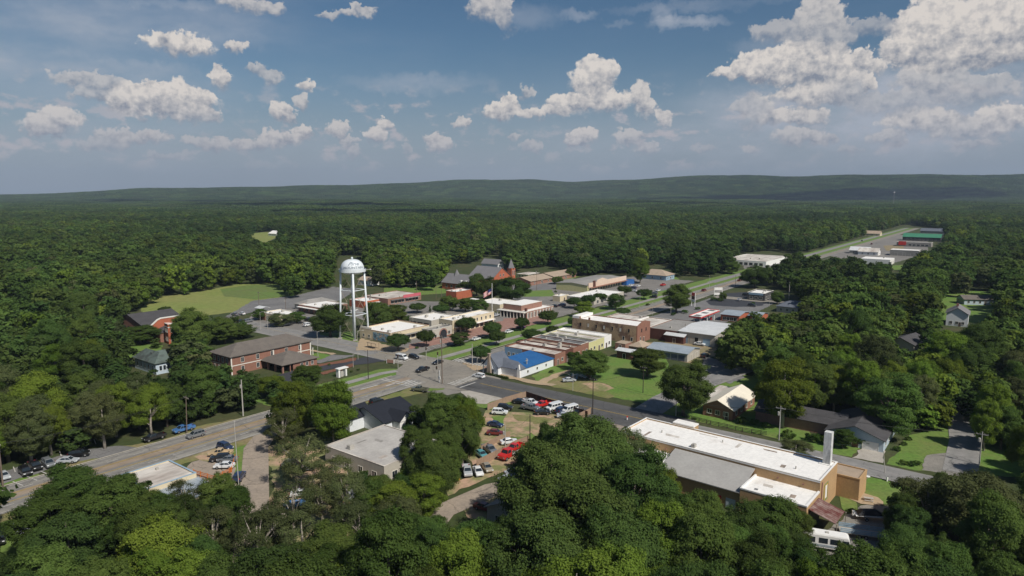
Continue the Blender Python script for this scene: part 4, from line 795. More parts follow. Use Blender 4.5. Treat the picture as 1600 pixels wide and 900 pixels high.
for i,(s0,s1,h,wm_,rm,lab,cap,nv) in enumerate(rowspec):
    p = Nn+uu*(RL*s0)+vv*(0); a=RL*(s1-s0)-.03; b=RW
    r = empty('row_shop',(p.x,p.y,0),UA,lab,'shop','shops in the row beside the highway')
    walls(r,a,b,h,wm_); flatroof(r,a,b,h,rm,.35,cap,nv,i)
    win(r,'B',a*.3,0,1.1,2.2,name='door',gm='door'); win(r,'B',a*.7,1.2,1.2,1.2); wins(r,'C',.6,a-.6,2,.5,2.2,2,L2=b)
    if i==0:
        MB().box(-.1,-.0,b-8.5,b,0,4.2).build('blue_wall', M_['bwall'], r); wins(r,'A',b-8,b-1,3,1,1,1.3,off=-.1); wins(r,'A',2,b-10,3,1.2,.9,1.1,fm='brick')
c=Nn+uu*RL/2+vv*RW/2; LM.append(('the row of shops',c.x,c.y))
r,a,b = B('two_storey_brick_block','two storey brick block with a red gabled end and a stained plaster side wall','block',(996,510),(901,495),(1014,503),7.8,lm='the two storey brick block')
walls(r,a,b,7.8,'brick'); flatroof(r,a,b,7.8,'roofw',.3,'brick',0)
MB().box(-.1,-.0,.5,b,0,7.75).build('side_wall', M_['brickold'], r); MB().ext([(0,-.03,7.8),(a,-.03,7.8),(a,-.03,8.3),(a*.62,-.03,9.3),(a*.4,-.03,9.3)],(0,.35,0)).build('end_gable', M_['brick'], r)
MB().box(0,a,b-3.5,b,7.8,9).build('front_parapet', M_['roofw'], r)
for k in range(7): win(r,'A',4+k*(b-6)/6.6,4.6,.9,1.6,off=-.1,fm='brickold',gm='trim' if k%2 else 'glass')
for k in range(2): win(r,'A',2.5+k*4,1,.9,1.6,off=-.1); MB().box(.2,.8,b-4-5*k,b-3.3-5*k,7.5,8.9).build('chimney', M_['brick'], r)
wins(r,'B',2,a-2,2,4.6,.9,1.6,fm='brick'); win(r,'B',a*.5,.0,1.2,2.2,name='door',gm='door'); win(r,'B',a*.25,1.2,.9,1.4)
r,a,b = B('white_roofed_block','broad white roofed commercial block behind the two storey brick block','block',(1013,512),(940,497),(1047,499),5,lm='the broad white roofed block')
walls(r,a,b,5,'brick'); flatroof(r,a,b,5,'roofw2',.3,'trim',3); MB().box(2,a-1,.4*b,.42*b,4.8,5.4).build('roof_divider', M_['roofw'], r)
r,a,b = B('grey_roofed_block','flat grey roofed block with dark brick back wall, beside the warehouse','block',(1060,518),(1016,511),(1092,503),4.8)
walls(r,a,b,4.8,'darkbrick'); flatroof(r,a,b,4.8,'roofg',.12,None,1)
r,a,b = B('warehouse','grey walled warehouse with a white metal roof and big blue doors','warehouse',(1117,524.5),(1060.6,517.5),(1136,506),5.0,lm='the white roofed warehouse')
b=b; walls(r,a,b,5,'cream2'); pitched(r,0,a,0,b,5,1.1,'galvw','y','gable',.5,'cream2')
for k,(p,w,gmn) in enumerate([(b*.22,3.2,'bluewall'),(b*.5,1.6,'opening_panel'),(b*.62,1.8,'cream2'),(b*.84,3.2,'bluewall')]): win(r,'A',p,0,w,3.1,name='door',gm=gmn,fm='cream2')
wins(r,'B',2,a-2,3,0,2.6,3,name='door',gm='bluewall')
r,a,b = B('metal_shed','long low shed with a weathered sheet metal roof, behind the grass lot','shed',(1074,553.5),(1020,541),(1097,545),3.2,lm='the long metal shed')
walls(r,a,b,3.2,'cream2'); pitched(r,0,a,0,b,3.2,1.3,'galv','y','gable',.5,'cream2')
for k in range(5): MB().box(-.08,-.0,1+k*(b-1.5)/5,.6+(k+1)*(b-1.5)/5,.3,2.5).build('opening_panel', M_['shingb'], r)
wins(r,'B',1.5,a-1,2,0,2,2.4,name='door',gm='cream2')
r,a,b = B('brick_shed','small dark brick shed with a pale metal roof, at the corner of the warehouse','shed',(1068,527),(1038,523.5),(1073,524),3.1)
walls(r,a,b,3.1,'darkbrick'); pitched(r,0,a,0,b,3.1,.8,'galvw','y','gable',.5,'darkbrick'); win(r,'A',b*.5,0,1.1,2.1,name='door',gm='door')
r,a,b = B('wooden_shed','small rust brown wooden shed with a white roof, at the back of the grass lot','shed',(987,551),(966,548.8),(993,547.5),3)
b=6.5;a=4.5; walls(r,a,b,3,'darkbrick'); pitched(r,0,a,0,b,3,.7,'galvw','y','gable',.6,'darkbrick'); win(r,'A',b*.5,0,1.1,2.1,name='door',gm='opening_panel')
r,a,b = B('storage_trailer','tan box trailer behind the two storey brick block','trailer',(977,538),(963,535),(984,534),2.6); walls(r,a,b,2.6,'brickb'); MB().box(-.05,a+.05,-.05,b+.05,2.6,2.75).build('roof', M_['tanroof'], r); win(r,'A',b*.5,.2,1,1.8,name='door',gm='door')
r,a,b = B('small_hip_shed','small grey hip roofed outbuilding beside the box trailer','shed',(1003,543),(988,538),(1012,537),2.6); walls(r,a,b,2.6,'brickb'); pitched(r,0,a,0,b,2.6,1.8,'tanroof','x','hip',.4); win(r,'A',b*.5,.9,1,1)
# --- fuel station
r,a,b = B('fuel_canopy','flat fuel station canopy with a red and white edge','canopy',(1095,495),(1076,493),(1126,484.5),5.2,lm='the fuel station')
MB().box(0,a,0,b,4.6,5.0).build('roof', M_['roofw'], r)
m=MB().box(-.05,a+.05,-.06,.1,4.3,5.25).box(-.05,a+.05,b-.1,b+.06,4.3,5.25).box(-.06,.1,.1,b-.1,4.3,5.25).box(a-.1,a+.06,.1,b-.1,4.3,5.25); m.build('fascia', M_['red'], r)
m=MB().box(-.1,a+.1,-.11,-.06,4.95,5.25).box(-.11,-.06,0,b,4.95,5.25); m.build('white_stripe', M_['white'], r)
for k in range(3): MB().box(2+k*a*.36,a*.24+k*a*.36,1.5,b-1.5,5.0,5.05).build('roof_panel', M_['roofd'], r)
posts(r,[(a*(.12+.38*k),b*q) for k in range(3) for q in (.25,.75)],0,4.5,.4,'white')
for k in range(3): MB().box(a*(.12+.38*k)-.5,a*(.12+.38*k)+.5,b*.5-.3,b*.5+.3,0,1.7).build('fuel_pump', M_['red'], r)
r,a,b = B('fuel_shop','brick fuel station shop with a pale blue grey sheet roof','shop',(1155,494),(1126,491),(1175,488),3.4); walls(r,a,b,3.4,'brick2'); pitched(r,0,a,0,b,3.4,1,'galv','y','gable',.5,'brick2'); wins(r,'A',1,b-1,4,.6,1.6,1.7)
r,a,b = B('brick_garage','small orange brick garage with a grey roof, right of the fuel station shop','garage',(1188,495),(1172,492),(1194,489),3.2); walls(r,a,b,3.2,'brick2'); pitched(r,0,a,0,b,3.2,1.2,'galv','y','gable',.5,'brick2'); win(r,'A',b*.5,0,2.4,2.3,name='door',gm='trim')
r,a,b = B('restaurant','dark walled restaurant with a white roof on a black car park','restaurant',(1195,459),(1172,455),(1211,454),4.6,lm='the dark restaurant')
walls(r,a,b,4.6,'shingd'); flatroof(r,a,b,4.6,'roofw',.5,'trim',3); MB().box(-.15,0,1,b-1,3.4,4.7).build('sign_band', M_['bluewall'], r); wins(r,'A',1,b-1,3,.8,1.8,1.6); wins(r,'B',1,a-1,4,.8,1.8,1.6)
house('porch_house','grey house with a dark hip roof and front porch, right of the dark restaurant',(1247,481),(1220,475),(1262,474),3.4,'cream2','shingb',2.6,'y','hip',lm='the grey porch house')
r,a,b = B('long_white_store','long white roofed store beside the highway, half hidden by trees','store',(1197,409),(1151,400),(1219,399.5),4.5,lm='the long white store',yaw=UA)
walls(r,a,b,4.5,'white'); flatroof(r,a,b,4.5,'roofw2',.2,'trim',2); wins(r,'A',2,b-2,8,.5,3,2.4)
r,a,b = B('white_warehouse','low white warehouse beyond the treetops, nearest of the far roadside buildings','warehouse',(1391,406),(1352,401),(1399,403),5,lm='the far white warehouse'); walls(r,a,b,5,'white'); flatroof(r,a,b,5,'roofw',.1,None,1); wins(r,'B',1,a-1,2,0,3,3,name='door',gm='cream2')
r,a,b = B('green_roofed_barn','long building with a green metal roof at the far roadside','barn',(1470,372),(1433,369),(1480,368),5,lm='the green roofed building'); a=22;b=44; walls(r,a,b,5,'shingd'); pitched(r,0,a,0,b,5,4.5,'green','y','gable',.5,'shingd'); wins(r,'A',3,b-3,8,1,2,2)
r,a,b = B('far_store','grey store with a red sign front, in front of the green roofed building','store',(1455,380),(1424,376),(1462,377),5); a=18;b=36; walls(r,a,b,5,'roofg'); flatroof(r,a,b,5,'roofg',.2,'trim',2); MB().box(-.5,0,b-10,b-2,1.5,6).build('red_sign', M_['red'], r); wins(r,'A',2,b-12,5,1,3,2)
r,a,b = B('far_grey_shed','pale grey box shed by the far gravel yard','shed',(1436,392),(1414,386),(1442,388),6); a=18;b=26; walls(r,a,b,6,'roofg'); flatroof(r,a,b,6,'roofw',.1,'trim',0); wins(r,'A',2,b-2,3,0,3,3.4,name='door',gm='roofg')
r,a,b = B('far_dark_store','low building with a dark roof behind the green roofed building','store',(1478,362),(1452,360),(1490,359),5); a=20;b=34; walls(r,a,b,5,'roofg'); pitched(r,0,a,0,b,5,4,'shingb','y','gable',.5,'roofg')
for (x,y,lab,wm2,rm) in [(1372,395,'small white house left of the far gravel yard','white','roofw2'),(1358,393,'pale grey house by the far bend of the highway','cream2','galvw'),(1375,366,'tiny pale house at the far roadside trees','cream','tanroof'),(295,368,'distant grey roofed church among the woods','cream2','slate'),(387,384,'small white house in the woods below the far field','white','roofw'),(432,366,'white barn at the end of the far field','white','roofw'),(360,371,'small pale house in the woods left of the far field','cream','tanroof'),(1463,343,'distant small blue shed at the far woods','bwall','galv'),(1478,346,'distant tiny cream house beside the far blue shed','cream','tanroof'),(1556,348,'tiny white roof in the distant woods at the right','white','roofw'),(560,400,'white gabled cottage just right of the tower legs','white','tanroof'),(22,487,'pale house half hidden in the trees at the far left','white','roofg')]:
    n = Vector(G(x,y,3)); r = empty('house',(n.x,n.y,TH(n.x,n.y)),UA,lab,'house'); s=min(16.,6+n.y*.012); LM.append((('the '+lab) if False else 'a distant house',n.x,n.y)) if 0 else None
    if x==560:
        n=Vector(G(577,447)); r.location=(n.x,n.y,0); s=9
    walls(r,s,s*1.3,3.4,wm2); pitched(r,0,s,0,s*1.3,3.4,s*.25,rm,'y','gable',.5,wm2); wins(r,'A',1,s*1.2,3,1,1.2,1.3); wins(r,'B',1,s-1,2,1,1.2,1.3)
# --- right side houses
house('white_farmhouse','two storey white farmhouse with a grey roof and red chimney, far right',(1479,490),(1478,480),(1516,479),5.8,'siding','slate',3.2,'y','gable',lm='the white farmhouse',chim=True,LL=(9,14),yaw=R(-35))
house('long_ranch_house','long low ranch house with a brown grey roof on a lawn, far right',(1507,468),(1552,460),(1506,461),3,'sidingb','shing',2.0,'x','gable',lm='the long ranch house',LL=(20,9),nw=6,yaw=R(-8))
house('dark_roofed_house','dark roofed house sunk among the trees below the white farmhouse',(1428,540),(1402,528),(1444,531),4,'cream2','shingd',2.4,'x','gable',lm='the dark roofed house',yaw=R(40))
r,a,b = house('brick_bungalow','red brick bungalow with a cream gabled roof, behind a rail fence','x',0,0,0,'brick','creamroof',2,LL=(1,1)) if False else B('brick_bungalow','red brick bungalow with a cream hip roof, behind a rail fence','house',(1145,642),(1100,632),(1183,618),3.0,lm='the brick bungalow')
walls(r,a,b,3,'brick'); pitched(r,0,a,0,b,3,2.4,'creamroof','x','gable',.7,'brickb'); wins(r,'A',.8,b-.8,3,1,1.3,1.2); wins(r,'B',1,a-1,4,1,1.2,1.2); MB().box(a*.5,a+5,b-1,b+4,2.6,2.8).build('carport_roof', M_['roofw2'], r); win(r,'A',b*.2,0,1,2.1,name='door',gm='door')
posts(r,[(a+4.6,b-.6),(a+4.6,b+3.6)],0,2.6,.15)
r,a,b = B('garage_house','long ranch house with a dark grey roof and a pale blue double garage end','house',(1381,690),(1335,678),(1421,660),3.0,lm='the double garage house')
b=13.5
walls(r,a,b,3,'sidingb'); pitched(r,0,a,0,b,3,2.6,'shingd','x','gable',.5,'sidingb')
for p in (b*.22,b*.72): win(r,'A',p,0,3.6,2.2,name='garage_door',gm='white' if p<b*.5 else 'sidingb',fm='trim')
win(r,'A',b*.48,0,1.5,2.2,name='door',gm='brick'); wins(r,'B',1,a-1,4,1,1.2,1.2)
m=MB().box(a*.25,a*.25+9.5,b,b+20,-.1,3); m.build('wing_wall', M_['brickb'], r); pitched(r,a*.25,a*.25+9.5,b-3,b+20,3,2.2,'shingd','y','gable',.5,None,'wing_roof')
# --- factory
r,a,b = B('factory','long tan brick factory with a bright white flat roof','factory',(1282,752),(988,664),(1309,722),7.6,yaw=R(50.5),lm='the tan factory')
walls(r,a,b,7.6,'brickt'); flatroof(r,a,b,7.6,'roofw',.3,'white',1); MB().box(-.05,0,0,b,7.2,7.5).build('drip_edge', M_['white'], r)
for k in range(8): MB().box(-.25,-.02,3+k*(b-5)/8,3.35+k*(b-5)/8,6,6.25).build('wall_vent', M_['brickb'], r)
win(r,'B',a*.35,2.2,2.6,3.4,gm='yellowm',fm='green'); MB().box(a*.35-.6,a*.35+.7,-.09,-.03,2.5,5.2).build('window_panel', M_['white'], r)
MB().box(a*.08-.0,a*.08+.5,-.15,-.0,.2,7).build('down_pipe', M_['brickb'], r)
MB().box(a-.2,a+2.6,b-13,b-7.5,-.1,7.9).build('roof_penthouse_wall', M_['brickt'], r); MB().box(a-.25,a+2.65,b-13.05,b-7.45,7.9,8.2).build('penthouse_roof', M_['roofw'], r)
FR=r; fa,fb=a,b
MB().box(a-2.2,a-.7,1.0,2.5,7,14.4).build('chimney', M_['stain'], r); MB().box(a-2.7,a-.1,.5,3.1,7.1,7.45).build('chimney_base', M_['roofw'], r)
MB().box(a,a+6,-.5+1,6,-.1,5).build('annexe_wall', M_['brickt'], r) if 0 else None
MB().box(a+.05,a+6.5,-4.5,4.5,-.1,4.7).build('annexe_wall', M_['brickt'], r); MB().box(a+.3,a+6.25,-4.25,4.25,4.7,4.74).build('annexe_roof', M_['tanroof'], r)
m=MB().box(a,a+6.55,-4.55,-4.2,4.7,5.0).box(a,a+6.55,4.2,4.55,4.7,5.0).box(a,a+.3,-4.2,4.2,4.7,5.0).box(a+6.25,a+6.55,-4.2,4.2,4.7,5.0); m.build('annexe_parapet', M_['brickt'], r)
MB().box(a+6.6,a+7.9,-4.4,-2.2,2.5,2.8).build('door_awning', M_['poleg'], r); win(r,'D',-3.3,.1,1.1,2.1,L1=a+6.5,name='door',gm='brick'); MB().lathe([(.5,0),(.5,.06)],16,(0,0)).build('wall_plate', M_['white'], r).location=(a+7.2,-4.6,3.2)
# factory lean-to buildings on the camera side
lt=8.5
m=MB().box(-lt,0,0,13,-.1,5.2); m.build('lean_to_wall', M_['brickt'], r); MB().box(-lt+.3,-.02,.3,12.7,5.2,5.25).build('lean_to_roof', M_['roofw'], r)
m=MB().box(-lt-.05,-lt+.35,-.05,13.05,5.2,5.5).box(-lt+.35,-.02,-.05,.35,5.2,5.5).box(-lt+.35,-.02,12.7,13.05,5.2,5.6); m.build('lean_to_cap', M_['white'], r)
for p in (2.6,): MB().box(-lt-.12,-lt-.0,p-.7,p+.7,2.0,3.3).build('window', M_['glass'], r); MB().box(-lt-.08,-lt-.0,p-.85,p+.85,1.85,3.45).build('window_frame', M_['trim'], r)
m=MB().box(-lt+.5,0,13.05,31,-.1,4.3); m.build('shed_wall', M_['brickt'], r); m=MB(); m.ext([(-lt,13.1,4.15),(-.1,13.1,6.6),(-.1,13.1,6.8),(-lt,13.1,4.35)],(0,18.4,0)); m.build('shed_roof', M_['membrane'], r)
MB().box(-lt+.38,-lt+.48,17,18.4,.1,2.4).build('door', M_['red'], r); MB().box(-lt+.38,-lt+.48,14,16,.3,2.3).build('door', M_['sidingb'], r)
m=MB().box(-lt+2,0,31.6,44,-.1,5); m.build('rear_wall', M_['brickt'], r); MB().box(-lt+1.9,-.02,31.55,44.1,5,5.2).build('rear_roof', M_['roofw'], r); MB().box(-lt-1.5,-lt+1.9,31.6,42,2.6,2.8).build('rear_awning', M_['bluewall'], r)
m=MB(); m.ext([(-lt+1,-.1,4.4),(-lt+1,-5.0,3.0),(-lt+1,-5.0,3.1),(-lt+1,-.1,4.5)],(6.6,0,0)); m.build('rust_awning', M_['rust'], r); posts(r,[(-lt+1.2,-5.2),(-.8,-5.2)],0,3,.12,'steel_rust')
MB().box(-lt+1.2,-.8,-.4,-.05,.1,4).build('tarpaulin', M_['tarp'], r)
# --- foreground left
r,a,b = B('black_roofed_house','white building with a black shingled roof and a white gable, by the highway','house',(600,659),(548,650),(625,640),3.4,lm='the black roofed building')
a=12.5;b=15
walls(r,a,b,3.0,'siding'); pitched(r,0,a,0,b,3.0,2.9,'shingk','x','gable',.6,'siding'); pitched(r,-5,3,b*.55,b*.98,3.3,2.6,'shingk','x','gable',.3,'white','side_roof'); MB().box(-5,0,b*.55,b*.98,-.1,3.3).build('side_wall', M_['siding'], r)
pitched(r,3,8,-3,3,3.0,2.2,'shingk','y','gable',.3,'white','porch_roof'); MB().box(3.2,7.8,-2.8,0,-.1,3).build('porch_wall', M_['white'], r); wins(r,'B',9,a-1,2,1,1,1.3)
r,a,b = B('flat_roofed_shop','low shop with a broad pale grey flat roof, behind the black roofed building','shop',(600,728),(522,683),(632,722),4.2,lm='the grey flat roofed shop',yaw=UA)
p=Vector(G(600,729,4.2)); r.location=(p.x,p.y,0)
a=19;b=21
walls(r,a,b,4.2,'cream2'); flatroof(r,a,b,4.2,'membrane2',.12,'roofw2',1); MB().lathe([(.9,4.1),(.9,4.7),(.6,4.9),(.6,5.1)],12,(a-3,3.5)).build('roof_vent', M_['galv'], r); wins(r,'B',1,a-1,4,.8,1.5,1.4); wins(r,'A',1,b-1,4,.8,1.5,1.4)
r,a,b = B('roadside_shop','cream shop with a tan metal roof by the highway, left foreground','shop',(228,765),(186,742),(303,737),4.4,lm='the cream roadside shop')
b=12
walls(r,a,b,4.4,'cream'); flatroof(r,a,b,4.4,'roofw2',.25,'bluewall',1); wins(r,'B',1,a-1,4,.9,1.6,1.5)
m=MB().box(a*.2,a,-9,-.02,-.1,3.2); m.build('side_wing_wall', M_['cream'], r); MB().box(a*.2-.3,a+.3,-9.3,-.02,3.2,3.4).build('side_wing_roof', M_['galv'], r)
r,a,b = B('grey_roof_cottage','cottage with a grey gabled roof half under the big foreground oak','cottage',(815,812),(778,808),(838,785),3.2); a=10;b=8.5; walls(r,a,b,3.2,'cream2'); pitched(r,0,a,0,b,3.2,2.2,'roofg','x','gable',.5,'cream2'); wins(r,'A',1,b-1,2,1,1,1.2)
r,a,b = B('red_barn','red walled shed with a pale roof at the bottom left edge','shed',(150,930),(120,890),(160,885),3.6); a=6;b=5; walls(r,a,b,3.6,'red'); pitched(r,0,a,0,b,3.6,1.6,'galvw','y','gable',.5,'red'); wins(r,'B',1,a-1,2,1,1.2,1.3,fm='white')
r,a,b = B('white_garden_shed','small white garden shed deep in the foreground trees','shed',(1078,862),(1068,860),(1086,850),2.4); a=3;b=3; walls(r,a,b,2.4,'white'); pitched(r,0,a,0,b,2.4,.9,'roofg','y','gable',.3,'white'); win(r,'A',b/2,0,1,1.9,name='door',gm='opening_panel')

# worn patches, hatches and pipes on the big flat roofs
def patches(r, lst, z):
    for x, y, w, l, m in lst: MB().ext([(x,y,z),(x+w,y+.1*l,z),(x+w*.9,y+l,z),(x-.1*w,y+l*.85,z)], (0,0,.02)).build('roof_patch', M_[m], r)
patches(FR, [(3,8,1.6,1.1,'rooft'),(8,20,3,.8,'roofw2'),(5,33,1.2,4,'roofw2'),(10.5,12,.7,3.4,'rooft'),(1.5,40,3.5,.7,'rooft'),(11,26,.5,5,'roofw2')], 7.31)
patches(FR, [(-6,3,1.6,1.2,'rooft'),(-4,8,1.2,2.2,'roofw2'),(-7,10,.8,.8,'roofd')], 5.26)
for x, y in ((4,6),(9,24),(6,38)): MB().tube([(x,y,7.2),(x,y,7.9)], .14, 8).build('roof_pipe', M_['poleg'], FR)
for o in list(COL.objects):
    if o.name == 'flat_roofed_shop': patches(o, [(3,4,2,1.4,'roofw2'),(10,12,1,3,'roofg'),(14,6,1.8,1,'roofw'),(6,16,3,.6,'roofg')], 4.1)
    if o.name == 'visitor_centre': patches(o, [(4,5,2,1.4,'roofw2'),(12,10,1,3,'roofw2')], 4.12)
    if o.name == 'cream_block': patches(o, [(4,3,2,1.4,'roofw2'),(14,5,1,3,'roofw2'),(20,2,3,.8,'roofg')], 5.92)
# ================================================================ vehicles
def vmesh(prof, w, bev=.07, seg=2):
    m = MB(); m.ext([(x, -w/2, z) for x, z in prof], (0, w, 0))
    return m
def bevel_build(m, name, mats, parent, off=.06):
    me = m.mesh(name, mats); bm = bmesh.new(); bm.from_mesh(me)
    bmesh.ops.bevel(bm, geom=list(bm.edges), offset=off, segments=2, affect='EDGES', clamp_overlap=True)
    bm.to_mesh(me); bm.free(); me.polygons.foreach_set('use_smooth', [False]*len(me.polygons)); return link(name, me, parent)
PAINT = {}
def paint(c):
    cols = dict(white=(.72,.73,.73), silver=(.42,.44,.46), grey=(.16,.17,.18), black=(.012,.012,.014), navy=(.02,.035,.09), blue=(.06,.16,.36), red=(.52,.025,.02), darkred=(.16,.02,.02), tan=(.50,.38,.23), brown=(.12,.08,.06), camo=(.13,.13,.09), teal=(.1,.3,.32), gold=(.30,.26,.19), purple=(.09,.03,.13))
    if c not in PAINT: PAINT[c] = mat('car_paint_'+c, cols[c], .28, .06, 1.5, spec=.6, coat=.6)
    return PAINT[c]
def frustum(m, b0, b1, z0, z1):   # b = x0,x1,y-half
    m.add([(b0[0],-b0[2],z0),(b0[1],-b0[2],z0),(b0[1],b0[2],z0),(b0[0],b0[2],z0),(b1[0],-b1[2],z1),(b1[1],-b1[2],z1),(b1[1],b1[2],z1),(b1[0],b1[2],z1)],
          [(0,3,2,1),(4,5,6,7),(0,1,5,4),(1,2,6,5),(2,3,7,6),(3,0,4,7)])
def wheels(r, xs, w, rad=.34, wid=.24):
    for x in xs:
        for s in (-1, 1):
            m = MB(); m.tube([(x,s*(w/2-wid+.03),rad),(x,s*(w/2+.03),rad)], rad, 14); wo_ = m.build('wheel', M_['rubber'], r)
            MB().tube([(x,s*(w/2-.05),rad),(x,s*(w/2+.045),rad)], rad*.55, 10).build('rim', M_['chrome'], wo_)
def lights(r, xf, xb, w, zf, zb):
    for s in (-1, 1):
        MB().box(xf-.12,xf+.02,s*w*.37-.18,s*w*.37+.18,zf-.09,zf+.09).build('headlight', M_['lampw'], r)
        MB().box(xb-.02,xb+.10,s*w*.38-.14,s*w*.38+.14,zb-.12,zb+.12).build('tail_light', M_['lampr'], r)
def car(kind, name):
    r = empty(name, (0,0,0), 0, 'x', 'car'); pm = paint('white')
    if kind == 'sedan':
        bevel_build(vmesh([(2.32,.28),(2.38,.62),(2.2,.80),(1.15,.94),(-1.6,1.0),(-2.25,.98),(-2.35,.6),(-2.3,.28)],1.8),'body',pm,r)
        m=MB(); frustum(m,(-1.65,1.12,.80),(-.95,.35,.62),.93,1.42); m.build('windows',M_['glass'],r)
        m=MB(); frustum(m,(-1.02,.42,.65),(-.92,.30,.60),1.40,1.47); [m.tube([(a,s*.80,.95),(b_,s*.635,1.42)],.045,5) for s in (-1,1) for a,b_ in ((1.08,.38),(-1.6,-.98),(-.2,-.22))]; m.build('roof',pm,r)
        wheels(r,(1.42,-1.38),1.8); lights(r,2.34,-2.33,1.8,.66,.80)
    elif kind == 'suv':
        bevel_build(vmesh([(2.3,.33),(2.36,.8),(2.2,1.02),(1.15,1.1),(-2.25,1.14),(-2.36,.7),(-2.3,.33)],1.88),'body',pm,r)
        m=MB(); frustum(m,(-2.2,1.2,.85),(-1.95,.45,.68),1.08,1.68); m.build('windows',M_['glass'],r)
        m=MB(); frustum(m,(-2.02,.55,.71),(-1.92,.42,.66),1.66,1.76); [m.tube([(a,s*.85,1.1),(b_,s*.69,1.68)],.055,5) for s in (-1,1) for a,b_ in ((1.15,.5),(-2.14,-1.98),(-.25,-.27),(-1.3,-1.3))]; m.tube([(-1.8,.6,1.78),(.2,.6,1.78)],.03,4); m.tube([(-1.8,-.6,1.78),(.2,-.6,1.78)],.03,4); m.build('roof',pm,r)
        wheels(r,(1.45,-1.42),1.88,.38); lights(r,2.33,-2.33,1.88,.82,.98)
    elif kind == 'pickup':
        bevel_build(vmesh([(2.75,.42),(2.8,.9),(2.62,1.08),(1.45,1.18),(-.55,1.2),(-.55,.62),(-.56,.42)],1.95),'body',pm,r)
        m=MB(); m.box(-2.85,-.56,-.97,-.87,.5,1.22); m.box(-2.85,-.56,.87,.97,.5,1.22); m.box(-2.95,-2.85,-.97,.97,.5,1.2); m.box(-2.85,-.56,-.87,.87,.5,.68); m.build('bed',pm,r)
        m=MB(); frustum(m,(-.5,1.5,.88),(-.3,.75,.70),1.16,1.76); m.build('windows',M_['glass'],r)
        m=MB(); frustum(m,(-.42,.85,.73),(-.34,.72,.68),1.74,1.83); [m.tube([(a,s*.87,1.18),(b_,s*.71,1.76)],.055,5) for s in (-1,1) for a,b_ in ((1.42,.8),(-.48,-.36),(.5,.3))]; m.build('roof',pm,r)
        wheels(r,(1.75,-1.75),1.95,.4,.27); lights(r,2.76,-2.93,1.95,.9,.95)
    elif kind == 'van':
        bevel_build(vmesh([(2.6,.4),(2.65,.95),(1.95,1.3),(1.45,2.05),(1.1,2.2),(-2.65,2.2),(-2.72,.6),(-2.6,.4)],1.98),'body',pm,r,.09)
        m=MB(); m.ext([(1.95,-.85,1.36),(1.95,.85,1.36),(1.5,.8,2.0),(1.5,-.8,2.0)],(.05,0,.03)); [m.ext([(x0,s*1.0-.015*s,1.35),(x1,s*1.0-.015*s,1.35),(x1-.1,s*1.0-.015*s,1.95),(x0,s*1.0-.015*s,1.95)],(0,s*.03,0)) for s in (-1,1) for x0,x1 in ((.75,1.6),(-.4,.6),(-1.5,-.55),(-2.5,-1.65))]; m.build('windows',M_['glass'],r)
        wheels(r,(1.7,-1.7),1.98,.38); lights(r,2.62,-2.70,1.98,.85,1.1)
    return r
PROTO = {}
CARG = {'sedan':'cars parked or driving in the town','suv':'sport utility vehicles in the town','pickup':'pickup trucks in the town','van':'vans in the town'}
CN = {'sedan':('car','car'),'suv':('suv','car'),'pickup':('pickup_truck','pickup'),'van':('van','van')}
def put(kind, col, x, y, hd, label, z=0., world=None):
    if kind not in PROTO: PROTO[kind] = o = car(kind, CN[kind][0])
    else: o = copy_tree(PROTO[kind])
    g = world or G(x, y, z)
    o.location = (g[0], g[1], z+.22); o.rotation_euler = (0, 0, R(hd))
    o['label'] = label; o['category'] = CN[kind][1]; o['group'] = CARG[kind]
    for c in o.children:
        if c.name.split('.')[0] in ('body','roof','bed'):
            c.material_slots[0].link = 'OBJECT'; c.material_slots[0].material = paint(col)
    return o
HU, HD, HV, HW = 52.6, 232.6, -37.4, 142.6
